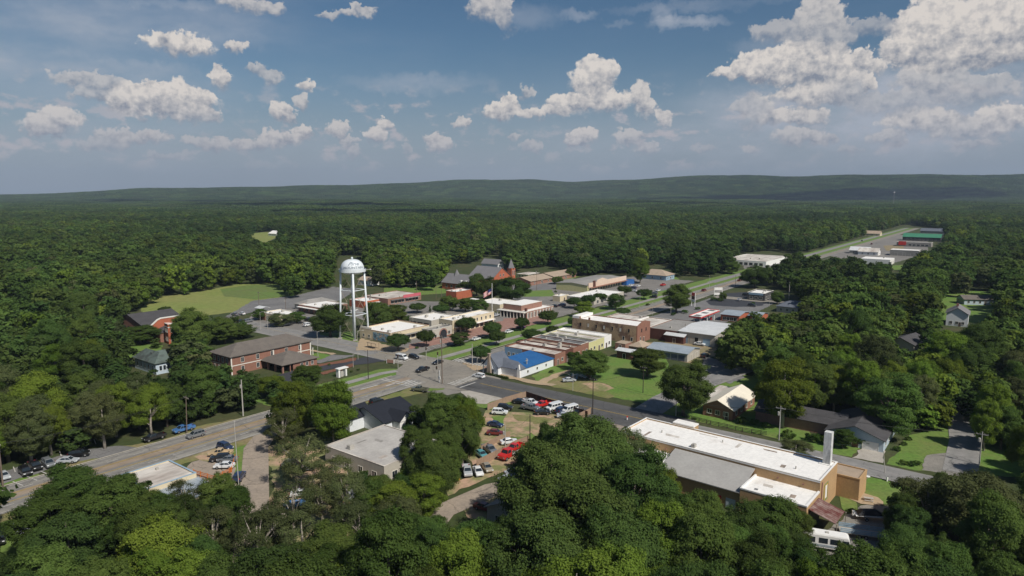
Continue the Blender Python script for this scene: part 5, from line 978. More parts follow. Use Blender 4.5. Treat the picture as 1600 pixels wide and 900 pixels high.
CARS = [('pickup','black',660,581,HD,'black pickup stopped at the near crosswalk of the crossing'),('sedan','black',684,569,HD,'black car crossing the middle of the junction'),
('van','white',628,562.5,HV,'white van waiting at the left arm of the crossing'),('suv','black',647,561,HV,'black car beside the white van at the crossing'),('suv','white',748,591,HW,'white SUV driving up the dark cross street to the crossing'),
('sedan','white',744,532,HU,'white car parked under the street trees before the arched shop'),('sedan','white',795,520.5,HU,'white car beside the green median below the colonnade hall'),('sedan','purple',814,513.5,HW,'dark purple car in the shade of a street tree by the brick paving'),
('pickup','silver',774,495,HD,'silver pickup under the flagpole by the colonnade hall'),('sedan','black',866,480,HW,'black car parked right of the colonnade hall'),('suv','navy',878,479,HW,'dark blue car parked right of the black car by the colonnade hall'),
('sedan','white',952,479,HW,'white car in the shade between the round trees before the low white store'),('sedan','white',986,447.5,HU,'white car nearest the blue porch of the grocery'),('sedan','white',997,448.5,HU,'white car second from the blue porch of the grocery'),
('suv','navy',989,452,HW,'dark blue car in front of the white cars at the grocery'),('sedan','white',990,456,HW,'white car alone behind the dark blue car at the grocery'),('suv','grey',1022,461,HW,'grey car right of the round tree in the grocery car park'),('suv','black',1021,466,HW,'black car at the highway edge of the grocery car park'),
('sedan','white',1028,455.5,HU,'white car in the middle of the grocery car park'),('pickup','red',1036,447,HU,'red pickup at the far corner of the grocery car park'),('suv','darkred',1100,455.5,HU,'dark red car driving on the highway past the restaurant'),
('pickup','darkred',1156,439.5,HU,'dark red pickup on the highway before the bend of trees'),('sedan','silver',1155,470,HU,'silver car entering the black restaurant car park'),('sedan','silver',1184,467.5,HV,'silver car parked beside the dark restaurant'),
('suv','black',1166,463,HV,'black car parked before the dark restaurant'),('suv','black',1175,479.5,HV,'black car on the side road below the restaurant'),('sedan','white',1093,540,HV,'white car parked by the warehouse doors'),
('suv','black',1101,559,HU,'black car on the drive beside the long metal shed'),('sedan','white',1176,413,HV,'white car before the long white store'),('suv','darkred',1184,415.5,HV,'dark red car before the long white store'),('sedan','silver',1190,412,HV,'silver car right of the dark red car at the long white store'),
('suv','darkred',1362,382,HU,'dark red car on the highway at the far bend'),('pickup','black',1397,391,10,'black pickup in the far gravel yard'),('sedan','silver',1404,391.5,10,'silver car in the far gravel yard'),('suv','black',1423,392,10,'black car by the far grey shed'),('suv','grey',1347,377,HU,'grey car on the far stretch of the highway'),
('sedan','grey',367,493,HW,'grey car by the ball field, left of the white one'),('sedan','white',378,492,HW,'white car by the ball field'),('suv','black',376,505,HU,'black car left of the small brick office'),('suv','grey',388,504,HU,'grey car just beside the black one left of the brick office'),
('sedan','silver',445,509,HU,'silver car parked in front of the small brick office'),('suv','white',481,510,HU,'white SUV at the corner of the dense roadside trees'),('suv','black',455,502,HU,'black car in the shade right of the small brick office'),('pickup','black',482,502,HW,'black pickup behind the white SUV by the roadside trees'),
('sedan','white',553,487,HU,'white car seen between the legs of the water tower'),('sedan','white',427,602,30,'white car on the bank drive behind the trees'),
('suv','grey',306,684,HD,'grey SUV driving on the left part of the highway'),('pickup','black',241,688,HD,'black pickup parked on the verge under the left trees'),('pickup','blue',287,675,HD,'small blue pickup on the verge by the leaning pole'),
('suv','navy',352,703,HD+95,'navy car, topmost in the row of parked cars by the red railings'),('pickup','tan',345,713,HD-50,'tan pickup parked in the row by the red railings'),('suv','black',344,721,HD-45,'black car just below the tan pickup'),('sedan','grey',356,722,HD-50,'dark grey car right of the black one below the tan pickup'),
('sedan','white',351,732,HD-50,'white car under the black car below the tan pickup'),('suv','navy',374,750,95,'dark blue SUV parked on the strip of lawn by the thin pole'),
('suv','black',40,742,-40,'black SUV in the left parking lot, nearest the painted line'),('pickup','black',55,733,-40,'black pickup right of the black SUV in the left parking lot'),('suv','grey',76,729,-40,'grey car third in the left parking lot'),('sedan','silver',106,724,10,'silver car in the left parking lot under the tree edge'),
('suv','black',124,714,20,'black car, last of the left parking lot'),('sedan','silver',6,748,-40,'silver car at the very left end of the parking lot'),('suv','silver',30,836,-20,'silver SUV on the grass at the bottom left'),('pickup','black',2,846,-60,'black pickup cut by the left edge of the photo'),('sedan','brown',46,856,-10,'brown car below the silver SUV at bottom left'),
('sedan','grey',452,728,70,'grey car, farthest on the orange dirt lot'),('suv','grey',477,736,20,'dark grey SUV under the sparse trees of the dirt lot'),('sedan','purple',464,766,10,'dark purple car on the dirt lot among the trees'),('sedan','white',471,776,10,'white car beside the dark purple one on the dirt lot'),('sedan','blue',461,793,40,'blue car on the dirt lot, lowest of the row'),('van','silver',543,784,70,'silver van deep under the trees of the dirt lot'),
('pickup','camo',656,612,160,'camouflage green pickup on the gravel pad by the highway'),('suv','black',588,631,HU,'black car behind the roof of the black roofed building'),
('suv','white',781,648,-10,'white SUV in the fenced car lot, by the left fence'),('suv','black',789,641,-10,'black SUV behind the white SUV in the fenced lot'),('sedan','black',812,631,-20,'black car left of the white pickup in the fenced lot'),('pickup','white',828,633,-35,'white pickup in the upper row of the fenced lot'),
('pickup','red',848,636,HU+170,'red pickup with a white bed in the upper row of the fenced lot'),('van','white',866,641,HU+165,'large white van in the middle of the upper row'),('suv','navy',877,645,HU,'navy car between the two white vans of the fenced lot'),('van','white',890,645,HU+165,'smaller white van at the right of the fenced lot'),('sedan','black',904,647,HU,'black car in the right corner of the fenced lot'),
('pickup','grey',829,641,-30,'dark grey pickup in front of the white pickup in the fenced lot'),('sedan','black',848,648,0,'black car in the front row of the fenced lot'),('sedan','silver',882,653,0,'silver blue car at the lower right of the fenced lot'),
('sedan','navy',774,667,-30,'navy car at the tree edge of the fenced lot'),('sedan','darkred',774,680,-10,'dark red car at the tree edge, below the navy one'),('sedan','white',795,694,20,'white stripped car in the weeds by the lower fence'),('pickup','grey',765,707,-60,'dark grey pickup by the lower fence'),('sedan','teal',752,714,-60,'pale blue car at the left end of the lower fence'),
('pickup','silver',730,741,-80,'silver grey pickup in the row outside the lower fence'),('sedan','white',747,741,-75,'white car with an open bonnet in the row outside the fence'),('sedan','gold',761,735,-70,'gold car, last of the row outside the lower fence'),('sedan','silver',803,743,25,'silver car on the gravel track in the oak shade'),('sedan','silver',793,753,35,'light blue grey car below the silver one on the track'),
('sedan','darkred',757,798,-30,'dark red car beside the grey roofed cottage'),('sedan','silver',889,597,10,'silver car on the grass lot near the pale pole'),('suv','white',1358,698,HD,'white and blue car in the open garage of the pale blue house'),('suv','silver',1502,640,80,'silver SUV on the shaded street at the right'),('suv','blue',1585,856,-50,'blue SUV at the lower right edge'),
('pickup','silver',66,612,20,'silver pickup in the gap between the left woods'),('suv','navy',52,609,20,'navy car in the gap between the left woods'),('sedan','teal',74,602,20,'pale blue car behind the others in the left woods gap')]
for c in CARS: put(*c)
# special vehicles
t = empty('tow_truck', (*G(798,714), .2), R(HD), 'red flatbed tow truck with a red pickup loaded on its bed', 'tow truck')
bevel_build(vmesh([(3.9,.5),(3.95,1.2),(3.7,1.45),(2.6,1.6),(.9,1.62),(.9,.5)],2.3),'cab',paint('red'),t)
m=MB(); frustum(m,(.95,2.65,1.05),(1.1,2.1,.85),1.58,2.35); m.build('windows',M_['glass'],t); m=MB(); frustum(m,(1.05,2.2,.88),(1.1,2.05,.82),2.33,2.45); [m.tube([(a,s*1.03,1.6),(b_,s*.86,2.35)],.07,5) for s in (-1,1) for a,b_ in ((2.6,2.15),(1.0,1.12))]; m.build('roof',paint('red'),t)
MB().box(-4.4,.8,-1.2,1.2,.95,1.12).box(-4.4,.8,-1.2,-1.1,1.12,1.25).box(-4.4,.8,1.1,1.2,1.12,1.25).box(.7,.8,-1.2,1.2,1.12,2.0).build('flatbed',M_['poleg'],t); MB().box(-3.8,3.2,-.45,.45,.55,.95).build('chassis',M_['rubber'],t)
wheels(t,(3.0,-1.6,-2.7),2.3,.48,.3); lights(t,3.92,-4.4,2.3,.95,.8)
put('pickup','red',0,0,HD,'red pickup carried on the bed of the flatbed tow truck',z=1.02,world=(t.location.x+math.cos(R(HD))*-1.7,t.location.y+math.sin(R(HD))*-1.7))
t = empty('motorhome', (*G(1286,857), 0), R(-20), 'white and green motorhome parked among trees below the factory', 'motorhome')
bevel_build(vmesh([(4.4,.6),(4.5,1.5),(4.2,2.8),(3.9,3.2),(-4.4,3.2),(-4.45,.6)],2.4),'body',M_['white'],t,.12)
m=MB(); m.ext([(4.47,-1.0,1.6),(4.47,1.0,1.6),(4.24,1.0,2.75),(4.24,-1.0,2.75)],(.06,0,0)); [m.ext([(x0,-1.19,1.6),(x1,-1.19,1.6),(x1,-1.19,2.6),(x0,-1.19,2.6)],(0,-.04,0)) for x0,x1 in ((3.0,4.1),(1.0,2.7),(-.9,.6),(-2.9,-1.5))]; m.build('windows',M_['glass'],t)
MB().box(-4.4,4.4,-1.24,-1.205,.95,1.35).build('green_stripe',M_['galv'],t); MB().box(-2.6,-1.6,-.4,.5,3.2,3.5).build('roof_unit',M_['white'],t); MB().box(.2,.8,-.3,.3,3.2,3.32).build('roof_hatch',M_['poleg'],t); wheels(t,(3.0,-2.6),2.4,.45,.28); lights(t,4.47,-4.45,2.4,1.0,1.2)
t = empty('motor_boat', (*G(1362,812), .0), R(-12), 'white motor boat on a trailer under a black tarpaulin, beside the rusty awning', 'boat')
m=MB(); st=[(-3.2,1.1,.9,.95),(-1,1.2,.75,1.05),(1.2,1.1,.7,1.15),(2.8,.6,.85,1.3),(3.8,.06,1.25,1.45)]
vs=[(x,s*w*k,z) for x,w,z0,z1 in st for (s,k,z) in ((-1,1,z1),(-1,.75,z0+.15),(0,0,z0-.1),(1,.75,z0+.15),(1,1,z1))]
m.add(vs,[(i*5+j,i*5+j+1,(i+1)*5+j+1,(i+1)*5+j) for i in range(4) for j in range(4)]+[(i*5,(i+1)*5,(i+1)*5+4,i*5+4) for i in range(4)]+[(0,4,3,2,1)]); m.build('hull',M_['white'],t)
m=MB(); m.add([(-2.8,-1.1,1.2),(2.2,-.8,1.25),(2.2,.8,1.25),(-2.8,1.1,1.2),(-1.9,-.4,2.0),(.6,-.3,2.3),(.6,.3,2.3),(-1.9,.4,2.0)],[(0,1,5,4),(1,2,6,5),(2,3,7,6),(3,0,4,7),(4,5,6,7),(3,2,1,0)]); m.build('cover',M_['tarp'],t); MB().box(-3.2,4.2,-.06,.06,.5,.6).box(-1.6,-.9,-1.15,1.15,.5,.6).build('trailer_frame',M_['poleg'],t); wheels(t,(-1.2,),2.3,.33,.2)
MB().box(-3.7,-3.2,-.2,.2,.6,1.6).build('outboard_motor',M_['white'],t)
t = empty('utility_trailer', (*G(1347,838), 0), R(-18), 'long blue grey flat trailer with low side boards, below the covered boat', 'trailer')
MB().box(-4,4,-1.2,1.2,.7,.85).build('deck',M_['poleg'],t); m=MB(); [m.box(-4,4,s*1.22-.03,s*1.22+.03,z,z+.16) for s in (-1,1) for z in (.95,1.25,1.55)]; m.build('side_board',M_['bluewall'],t); [MB().box(x-.05,x+.05,s*1.27-.04,s*1.27+.04,.7,1.75).build('stake',M_['bluewall'],t) for s in (-1,1) for x in (-3.9,-1.3,1.3,3.9)]; wheels(t,(-.6,.5),2.4,.36,.22)
t = empty('scrap_pile', (*G(906,590), 0), .3, 'heap of white and rusty scrap sheets beside the grass lot trees', 'scrap heap')
rg=random.Random(5)
for k in range(16):
    o=MB().box(-rg.uniform(.5,1.6),rg.uniform(.5,1.6),-.5,.5,0,.12).build('sheet',M_[rg.choice(['white','white','rust','bluewall','poleg'])],t); o.location=(rg.uniform(-4,4),rg.uniform(-2.5,2),.15+rg.uniform(0,1.1)); o.rotation_euler=(rg.uniform(-.6,.6),rg.uniform(-.6,.6),rg.uniform(0,3))
t = empty('backhoe', (*G(707,745), 0), R(-70), 'yellow backhoe digger at the left end of the row outside the fence', 'digger')
MB().box(-1.2,1.4,-.55,.55,.6,1.3).build('body',M_['yellowm'],t); MB().box(-.9,.2,-.6,.6,1.3,2.5).build('cab',M_['glass'],t); MB().box(-1,.3,-.68,.68,2.5,2.65).build('cab_roof',M_['yellowm'],t)
MB().box(2.2,2.8,-1.0,1.0,.2,.9).build('bucket',M_['yellowm'],t); MB().tube([(.8,.5,1.0),(2.2,.5,.6)],.09).tube([(.8,-.5,1.0),(2.2,-.5,.6)],.09).build('loader_arm',M_['yellowm'],t); MB().tube([(-1.2,0,1.0),(-2.6,0,2.6),(-3.4,0,.9)],.13).build('digging_arm',M_['yellowm'],t); wheels(t,(1.3,),1.6,.42,.3); wheels(t,(-.7,),1.8,.62,.35)
t = empty('picnic_table', (*G(1357,783), 0), R(-20), 'grey picnic table on the tan path by the factory annexe', 'picnic table')
MB().box(-.9,.9,-.38,.38,.7,.75).build('table_top',M_['poleg'],t); [MB().box(-.9,.9,s*.75-.13,s*.75+.13,.42,.46).build('bench',M_['poleg'],t) for s in (-1,1)]; [MB().ext([(x,-.75,0),(x,-.68,0),(x,.3,.7),(x,.23,.7)],(.06,0,0)).ext([(x+.07,.75,0),(x+.07,.68,0),(x+.07,-.3,.7),(x+.07,-.23,.7)],(.06,0,0)).build('leg_frame',M_['poleg'],t) for x in (-.7,.7)]
# ================================================================ water tower
wb = Vector(G(554,528)); T = empty('water_tower', (wb.x, wb.y, 0), 0, 'tall white water tower with a lettered ellipsoid tank on four legs', 'water tower')
LM.append(('the water tower', wb.x, wb.y))
kd = wb.y/CF; TR = 36.5*kd*.5   # tank radius
def zz(y): return CH-(y-300)*(wb.y)/CF*1.0
zt, zr, zb_ = zz(404.3), zz(421.5), zz(428.5)
prof=[(.05,zb_-.0)]+[(TR*math.sin(t)*1.0,zr-(zr-zb_)*math.cos(t)) for t in np.linspace(.25,math.pi/2,7)]+[(TR,zr+.5)]+[(TR*math.cos(t)**.78,zr+.5+(zt-zr-.5)*math.sin(t)) for t in np.linspace(.12,math.pi/2-.04,14)]
MB().lathe(prof,48).build('tank',M_['steel'],T,True)
MB().lathe([(.25,zt-.1),(.5,zt+.3),(.5,zt+.6),(.2,zt+1.0)],12).build('finial',M_['steel'],T)
MB().lathe([(TR-.1,zr-.6),(TR+.75,zr-.6),(TR+.75,zr-.45),(TR-.1,zr-.45)],40).build('balcony',M_['steel'],T)
MB().lathe([(TR+.73,zr-.45),(TR+.75,zr+.6),(TR+.72,zr+.6),(TR+.69,zr-.45)],40).build('railing',M_['steel'],T)
MB().lathe([(.8,0),(.7,zb_-2),(1.0,zb_+.3)],20).build('riser_pipe',M_['steel'],T,True)
ang0=R(-75); legs=[]
for k in range(4):
    a=ang0+k*math.pi/2; r0=TR*1.22; r1=TR*.98
    p0=Vector((r0*math.cos(a),r0*math.sin(a),0)); p1=Vector((r1*math.cos(a),r1*math.sin(a),zr-.3)); legs.append((p0,p1)); MB().tube([p0,p1],.42,12).build('leg',M_['steel'],T,True)
    MB().box(p0.x-.8,p0.x+.8,p0.y-.8,p0.y+.8,-.2,.5).build('footing',M_['concrete'],T)
for f in (.36,.72):
    for k in range(4): a,b=legs[k],legs[(k+1)%4]; MB().tube([a[0].lerp(a[1],f),b[0].lerp(b[1],f)],.16,6).build('strut',M_['steel'],T)
for f0,f1 in ((0.02,.36),(.36,.72),(.72,.985)):
    for k in range(4):
        a,b=legs[k],legs[(k+1)%4]
        for p,q in ((a,b),(b,a)): MB().tube([p[0].lerp(p[1],f0),q[0].lerp(q[1],f1)],.055,4).build('tie_rod',M_['steel_rust'],T)
MB().tube([(TR+1,0,zr+.2),(TR+3.2,-.2,zr+.35)],.12,6).box(TR+2.6,TR+3.2,-.5,.1,zr+.1,zr+.6).build('antenna_arm',M_['poleg'],T)
dg = bpy.context.evaluated_depsgraph_get
def text_mesh(txt, size, ext=.0, bold=.02, shear=0.):
    cu = bpy.data.curves.new('lettering', 'FONT'); cu.body = txt; cu.size = size; cu.offset = bold*size; cu.align_x = 'CENTER'; cu.resolution_u = 2; cu.shear = shear
    o = bpy.data.objects.new('lettering', cu); COL.objects.link(o); bpy.context.view_layer.update()
    me = bpy.data.meshes.new_from_object(o.evaluated_get(dg())); bpy.data.objects.remove(o); bpy.data.curves.remove(cu)
    bm = bmesh.new(); bm.from_mesh(me); bmesh.ops.triangulate(bm, faces=bm.faces); bmesh.ops.subdivide_edges(bm, edges=[e for e in bm.edges if e.calc_length() > size*.12], cuts=2, use_grid_fill=False); bmesh.ops.triangulate(bm, faces=bm.faces); bm.to_mesh(me); bm.free()
    return me
inkm = mat('tower_lettering', (.27,.31,.35), .6, .1, 1)
fa_ = math.atan2(-wb.y, -wb.x)+.12
for txt, sz, zc, sh in (('Pine', 2.5, zr+.5+(zt-zr)*.42, .35), ('MOUNTAIN', 1.75, zr+.5+(zt-zr)*.12, 0)):
    me = text_mesh(txt, sz, shear=sh)
    for v in me.vertices:
        h = zc+v.co.y*.75; s = min(.999, max(0, (h-zr-.5)/(zt-zr-.5))); rr = (TR*math.sqrt(1-s*s)**.78 if s > 0 else TR)+.06
        a = fa_+v.co.x/(TR*math.sqrt(max(.1,1-((zc+sz*.3-zr-.5)/(zt-zr-.5))**2))); v.co = (rr*math.cos(a), rr*math.sin(a), h+.03)
    me.materials.append(inkm); link('lettering', me, T)
# ================================================================ poles, lamps, signs, wires
def upole(x, y, ytop, label, m='pole', arm=True, lamp=False, tr=False, lean=0., rad=.16, hd=UA+math.pi/2):
    g = G(x, y); h = CH*(1-(ytop-300)/(y-300)); h = max(5, min(17, h))
    r = empty('utility_pole' if not lamp else 'street_lamp', (g[0], g[1], 0), hd, label, 'pole' if not lamp else 'street lamp', 'utility poles' if not lamp else 'street lamps')
    MB().tube([(0,0,-.3),(lean*.5,0,h*.5),(lean,0,h)], [rad,rad*.85,rad*.65], 8).build('pole', M_[m], r)
    if arm:
        MB().box(lean-1.2,lean+1.2,-.07,.07,h-.75,h-.6).build('crossarm', M_[m], r)
        for xx in (-1.1,-.45,.45,1.1): MB().box(lean+xx-.05,lean+xx+.05,-.05,.05,h-.6,h-.38).build('insulator', M_['poleg'], r)
    if tr: MB().lathe([(.28,h-2.6),(.3,h-2.5),(.3,h-1.7),(.2,h-1.55)],10,(lean+.45,0)).build('transformer', M_['poleg'], r)
    if lamp: MB().tube([(0,0,h-.2),(1.2,0,h+.25),(2.1,0,h+.2)], .06, 6).build('lamp_arm', M_[m], r); MB().box(1.9,2.6,-.15,.15,h+.08,h+.24).build('lamp_head', M_['poleg'], r)
    return Vector((g[0], g[1], h-.5))
PL = {}
for k, a in dict(
 a=(5,762,686,'big wooden pole at the left edge, by the parking lot','pole',1,0,1,0,.2), b=(292,678,615,'leaning wooden pole on the verge by the small blue pickup','pole',1,0,0,-.9,.15), c=(380,650,591,'tall grey pole at the end of the left woods','poleg',0,0,1,0,.2),
 d=(373,757,652,'thin grey pole on the lawn strip by the dark blue SUV','poleg',0,0,0,.4,.1), e=(575.6,593,545,'black pole on the footpath verge left of the crossing','dkpole',0,0,0,0,.13), f=(691,600,522,'tall tan pole at the near corner of the crossing','pole',1,0,1,0,.2),
 g=(738,573,536,'concrete pole at the right corner of the crossing beside a round tree','poleg',0,0,0,0,.16), h=(926,648,588,'dark pole at the roadside by the lower corner of the fenced lot','dkpole',1,0,0,0,.16), i=(1004.6,614,570,'dark pole in the middle of the green grass lot','dkpole',1,0,0,0,.14),
 j=(895,611,582,'thin pale pole by the silver car on the grass lot','poleg',0,0,0,0,.09), k=(1056,650,618,'grey pole by the side road under the big dark oak','poleg',0,0,0,0,.14), l=(828,694,645,'dark pole at the lower fence of the fenced lot','dkpole',0,0,0,0,.15),
 m=(789.5,712,662,'grey pole with a transformer behind the lower fence','poleg',0,0,1,0,.13), n=(1217,688,632,'grey pole between the hedge and the road near the factory','poleg',1,0,1,0,.16), o=(1383,740,704,'slanting thin pole on the factory lawn','poleg',0,0,0,.7,.1), p=(1530,727,672,'grey pole with a transformer at the right lawn','poleg',1,0,1,0,.16),
 q=(1232.5,468,440,'tall pale pole behind the grey porch house','poleg',0,0,0,0,.2), r=(1070,531,505,'thin pole at the corner of the warehouse','pole',0,0,0,0,.13), s=(404.7,478,455,'pole at the ball field edge, left one','pole',1,0,0,0,.14), t=(446.7,486,464,'pole with a cross arm at the ball field edge beside the car park','pole',1,0,1,0,.14),
 u=(681.5,467,442,'thin pole left of the red brick box building','pole',0,0,0,0,.14), v=(690,473,450,'second thin pole left of the red brick box building','pole',0,0,0,0,.14), w=(838.6,454,420,'tall pole on the round lawn','pole',1,0,1,0,.14), x=(180.5,475,465,'small pole above the roof of the gymnasium','poleg',0,0,0,0,.14),
 y=(651,461,438,'pole with white boxes at the pink shop strip','pole',0,0,1,0,.14), z=(1149,448,430,'thin dark pole at the highway edge before the bend','dkpole',0,0,0,0,.12)).items(): PL[k] = upole(*a)
for (x, y, yt, lab) in [(497,560,517,'white lamp post on the lawn right of the bank'),(559.5,562,516,'grey lamp post by the bank lane opposite the mural wall'),(407.5,517,487,'grey lamp post at the left of the small brick office'),(418.5,515,489,'second lamp post in front of the small brick office'),(1019.6,493,474,'white lamp post at the highway kerb behind the brick block'),(1048,492,465,'white based lamp post on the planted island by the fuel station'),
 (999.5,481,459,'lamp post on the median by the round trees'),(1104,465,444,'dark lamp post left of the restaurant sign'),(1108.5,449,431,'lamp post across the highway from the restaurant'),(1202,479,457,'pale lamp post beside the restaurant car park'),(645.5,518,496,'lamp post behind the mural hall roof'),(745.5,583,562,'short lamp post on the brick corner of the crossing'),(904,490,478,'short lamp post by the light green tree of the median'),(583,606,575,'lamp post beside the bank kiosk lane')]:
    if x == 583: x, y, yt = 552, 574, 560
    upole(x, y, yt, lab, 'poleg', 0, 1, 0, 0, .09, UA+(.5 if x > 600 else -.6))
def wire(a, b, sag, label, dz=0.):
    pts = [a.lerp(b, t/14)+Vector((0,0,dz-sag*4*(t/14)*(1-t/14))) for t in range(15)]
    o = MB().tube(pts, .03, 3).build('overhead_wire', M_['wire']); tag(o, label, 'wire', 'overhead wires')
for a, b, lab in [('a','b','wire along the left highway from the edge pole to the leaning pole'),('b','c','wire from the leaning pole to the tall grey pole'),('h','k','wire over the side road from the roadside pole'),('i','h','wire over the green grass lot'),('k','n','wire along the factory road to the hedge pole'),('n','p','wire passing the double garage house'),('i','k','wire from the grass lot pole to the oak'),('f','g','wire over the crossing'),('l','h','wire over the fenced car lot'),('m','l','short wire behind the lower fence'),('s','t','wire at the ball field edge'),('f','e','wire over the left arm of the crossing')]:
    wire(PL[a], PL[b], 1.2, lab)
    if lab.startswith('wire along') or a in 'nk': wire(PL[a]+Vector((.6,.4,-.1)), PL[b]+Vector((.6,.4,-.1)), 1.35, lab.replace('wire','second wire',1))
# traffic signals
for (x, y, yt, lab) in [(622,576,557,'traffic signal post at the left corner of the crossing'),(684,571,549,'black traffic signal post on the median nose'),(682.5,595,578,'white post with a signal at the near corner'),(666,563,548,'signal post at the tip of the median')]:
    g = G(x, y); h = 5.2; r = empty('traffic_signal', (g[0], g[1], 0), UA, lab, 'traffic signal', 'traffic signals')
    MB().tube([(0,0,0),(0,0,h)], .1, 8).build('post', M_['poleg'], r); MB().box(-.2,.2,-.18,.18,h-1.1,h).build('signal_head', M_['dkpole'], r)
    for k, c in enumerate(('red','yellowm','green')): MB().lathe([(.09,-.02),(.09,.02)],10).build('lens', M_[c], r).location = (0,-.2,h-.2-k*.33)
# flagpole with flag
g = G(769,500); r = empty('flagpole', (g[0], g[1], 0), 0, 'tall white flagpole carrying a striped flag, before the colonnade hall', 'flagpole'); h = 19
MB().tube([(0,0,0),(0,0,h)], [.2,.1], 8).build('pole', M_['white'], r)
fm = [M_['red'], M_['white'], mat('flag_blue', (.02,.03,.14), .8, .05, 1)]
m = MB(); n = 16
for i in range(13):
    m.mi = 0 if i % 2 == 0 else 1
    for j in range(n):
        if i < 7 and j < n*.4: m.mi = 2
        else: m.mi = 0 if i % 2 == 0 else 1
        def fp(a, b_): return (-.15-a*4.4/n, .35*math.sin(a*.8)+.02*b_, h-8.0-b_*2.7/13-a*.16)
        m.add([fp(j,i),fp(j+1,i),fp(j+1,i+1),fp(j,i+1)],[(0,1,2,3)])
fo = m.build('flag', fm); fo.parent = None; fo.location = (g[0], g[1], 5.5); tag(fo, 'red and white striped flag with a blue corner flying from the tall flagpole', 'flag')
# signs
def sign(x, y, yt, w, panels, label, posts_=2, hd=UA-math.pi/2, name='sign'):
    g = G(x, y); h = CH*(1-(yt-300)/(y-300)); r = empty(name, (g[0], g[1], 0), hd, label, 'sign')
    for s in ((-1, 1) if posts_ == 2 else (0,)): MB().box(s*w/2-.12,s*w/2+.12,-.12,.12,0,h).build('post', M_['white'], r)
    for (z0, z1, m_) in panels: MB().box(-w/2+.1,w/2-.1,-.16,.16,h*z0,h*z1).build('panel', M_[m_], r)
    return r
sign(1083,479,457,3.4,[(.78,1,'red'),(.52,.76,'darkbrick'),(.36,.5,'white')],'tall fuel station price sign with red and white panels',2,UA-math.pi/2-.6)
sign(1122,462,449,5,[(.7,1,'roofw'),(.1,.35,'white')],'wide white sign at the black restaurant car park',2,0)
sign(686.5,598,578,.9,[(.3,.5,'white')],'slim white guide post at the near corner of the crossing',1)
sign(610,568,562,3,[(.2,1,'brickb')],'low brick and stone town sign on the grass by the left arm',2,-.3)
sign(980,657,650,.6,[(.75,1,'red')],'small red stop sign at the mouth of the dirt road',1,0)
sign(815,730,719,1.2,[(.8,1,'teal' if 'teal' in M_ else 'green')],'green street name sign beside the red tow truck',1,0)
sign(1386,752,745,.5,[(.6,1,'white')],'white mailbox post on the verge of the factory road',1,0)
for (x,y) in [(746,601)]: pass
g = G(1393.5,352); tw = empty('radio_mast', (g[0]*1.9, g[1]*1.9, TH(g[0]*1.9, g[1]*1.9)), 0, 'distant thin radio mast rising over the woods at right', 'mast')
hh = CH-(299-300)*0+2-tw.location.z; m = MB(); [m.tube([(2*math.cos(a),2*math.sin(a),0),(.9*math.cos(a),.9*math.sin(a),hh)], .22, 4) for a in (0,2.1,4.2)]; m.build('lattice', M_['poleg'], tw); MB().lathe([(2.5,hh-5),(2.5,hh-1)],10).build('antenna_ring', M_['white'], tw)
# fences
def fence(pts, h, label, m='fence', th=.08, rails=False, name='fence'):
    p = [Vector(G(*q)) for q in pts]; o = empty(name, (p[0].x, p[0].y, 0), 0, label, 'fence')
    b = MB(); ps = MB(); k = 0
    for a, c in zip(p, p[1:]):
        a = a-p[0]; c = c-p[0]; d = (c-a); L = d.length; d = d/L; n = Vector((-d.y, d.x))*th/2
        if rails:
            for z in (.35, .75, 1.1): b.ext([(a.x-n.x,a.y-n.y,z),(a.x+n.x,a.y+n.y,z),(a.x+n.x,a.y+n.y,z+.14),(a.x-n.x,a.y-n.y,z+.14)], (d.x*L,d.y*L,0))
        else: b.ext([(a.x-n.x,a.y-n.y,.05),(a.x+n.x,a.y+n.y,.05),(a.x+n.x,a.y+n.y,h),(a.x-n.x,a.y-n.y,h)], (d.x*L,d.y*L,0))
        for i in range(int(L/2.4)+1):
            q = a+d*min(L, i*2.4); ps = MB().box(q.x-.07,q.x+.07,q.y-.07,q.y+.07,0,h+.1); ps.build('post', M_[m], o)
    b.build('rails' if rails else 'boards', M_[m], o); return o
fence([(762,641),(790,630),(822,621)],2,'pale board fence on the left of the fenced car lot')
fence([(822,621),(870,637),(918,653)],2,'dark board fence along the road side of the fenced car lot','fenced')
fence([(905,656),(924,647)],2,'short pale board fence at the right corner of the fenced car lot')
fence([(745,731),(775,716),(805,700),(826,692)],2,'pale board fence below the fenced car lot, behind the tow truck')
fence([(752,706),(775,692),(797,682)],1.6,'low worn board fence inside the weedy lot','fence')
fence([(1058,650),(1110,664),(1160,675),(1198,681)],1.2,'dark rail fence in front of the brick bungalow','dkpole',.08,True)
fence([(303,742),(336,752),(362,738),(368,716)],1.3,'red railing fence behind the cream roadside shop','orange',.06,True)
fence([(1300,676),(1300,676.5)],1,'x') if 0 else None
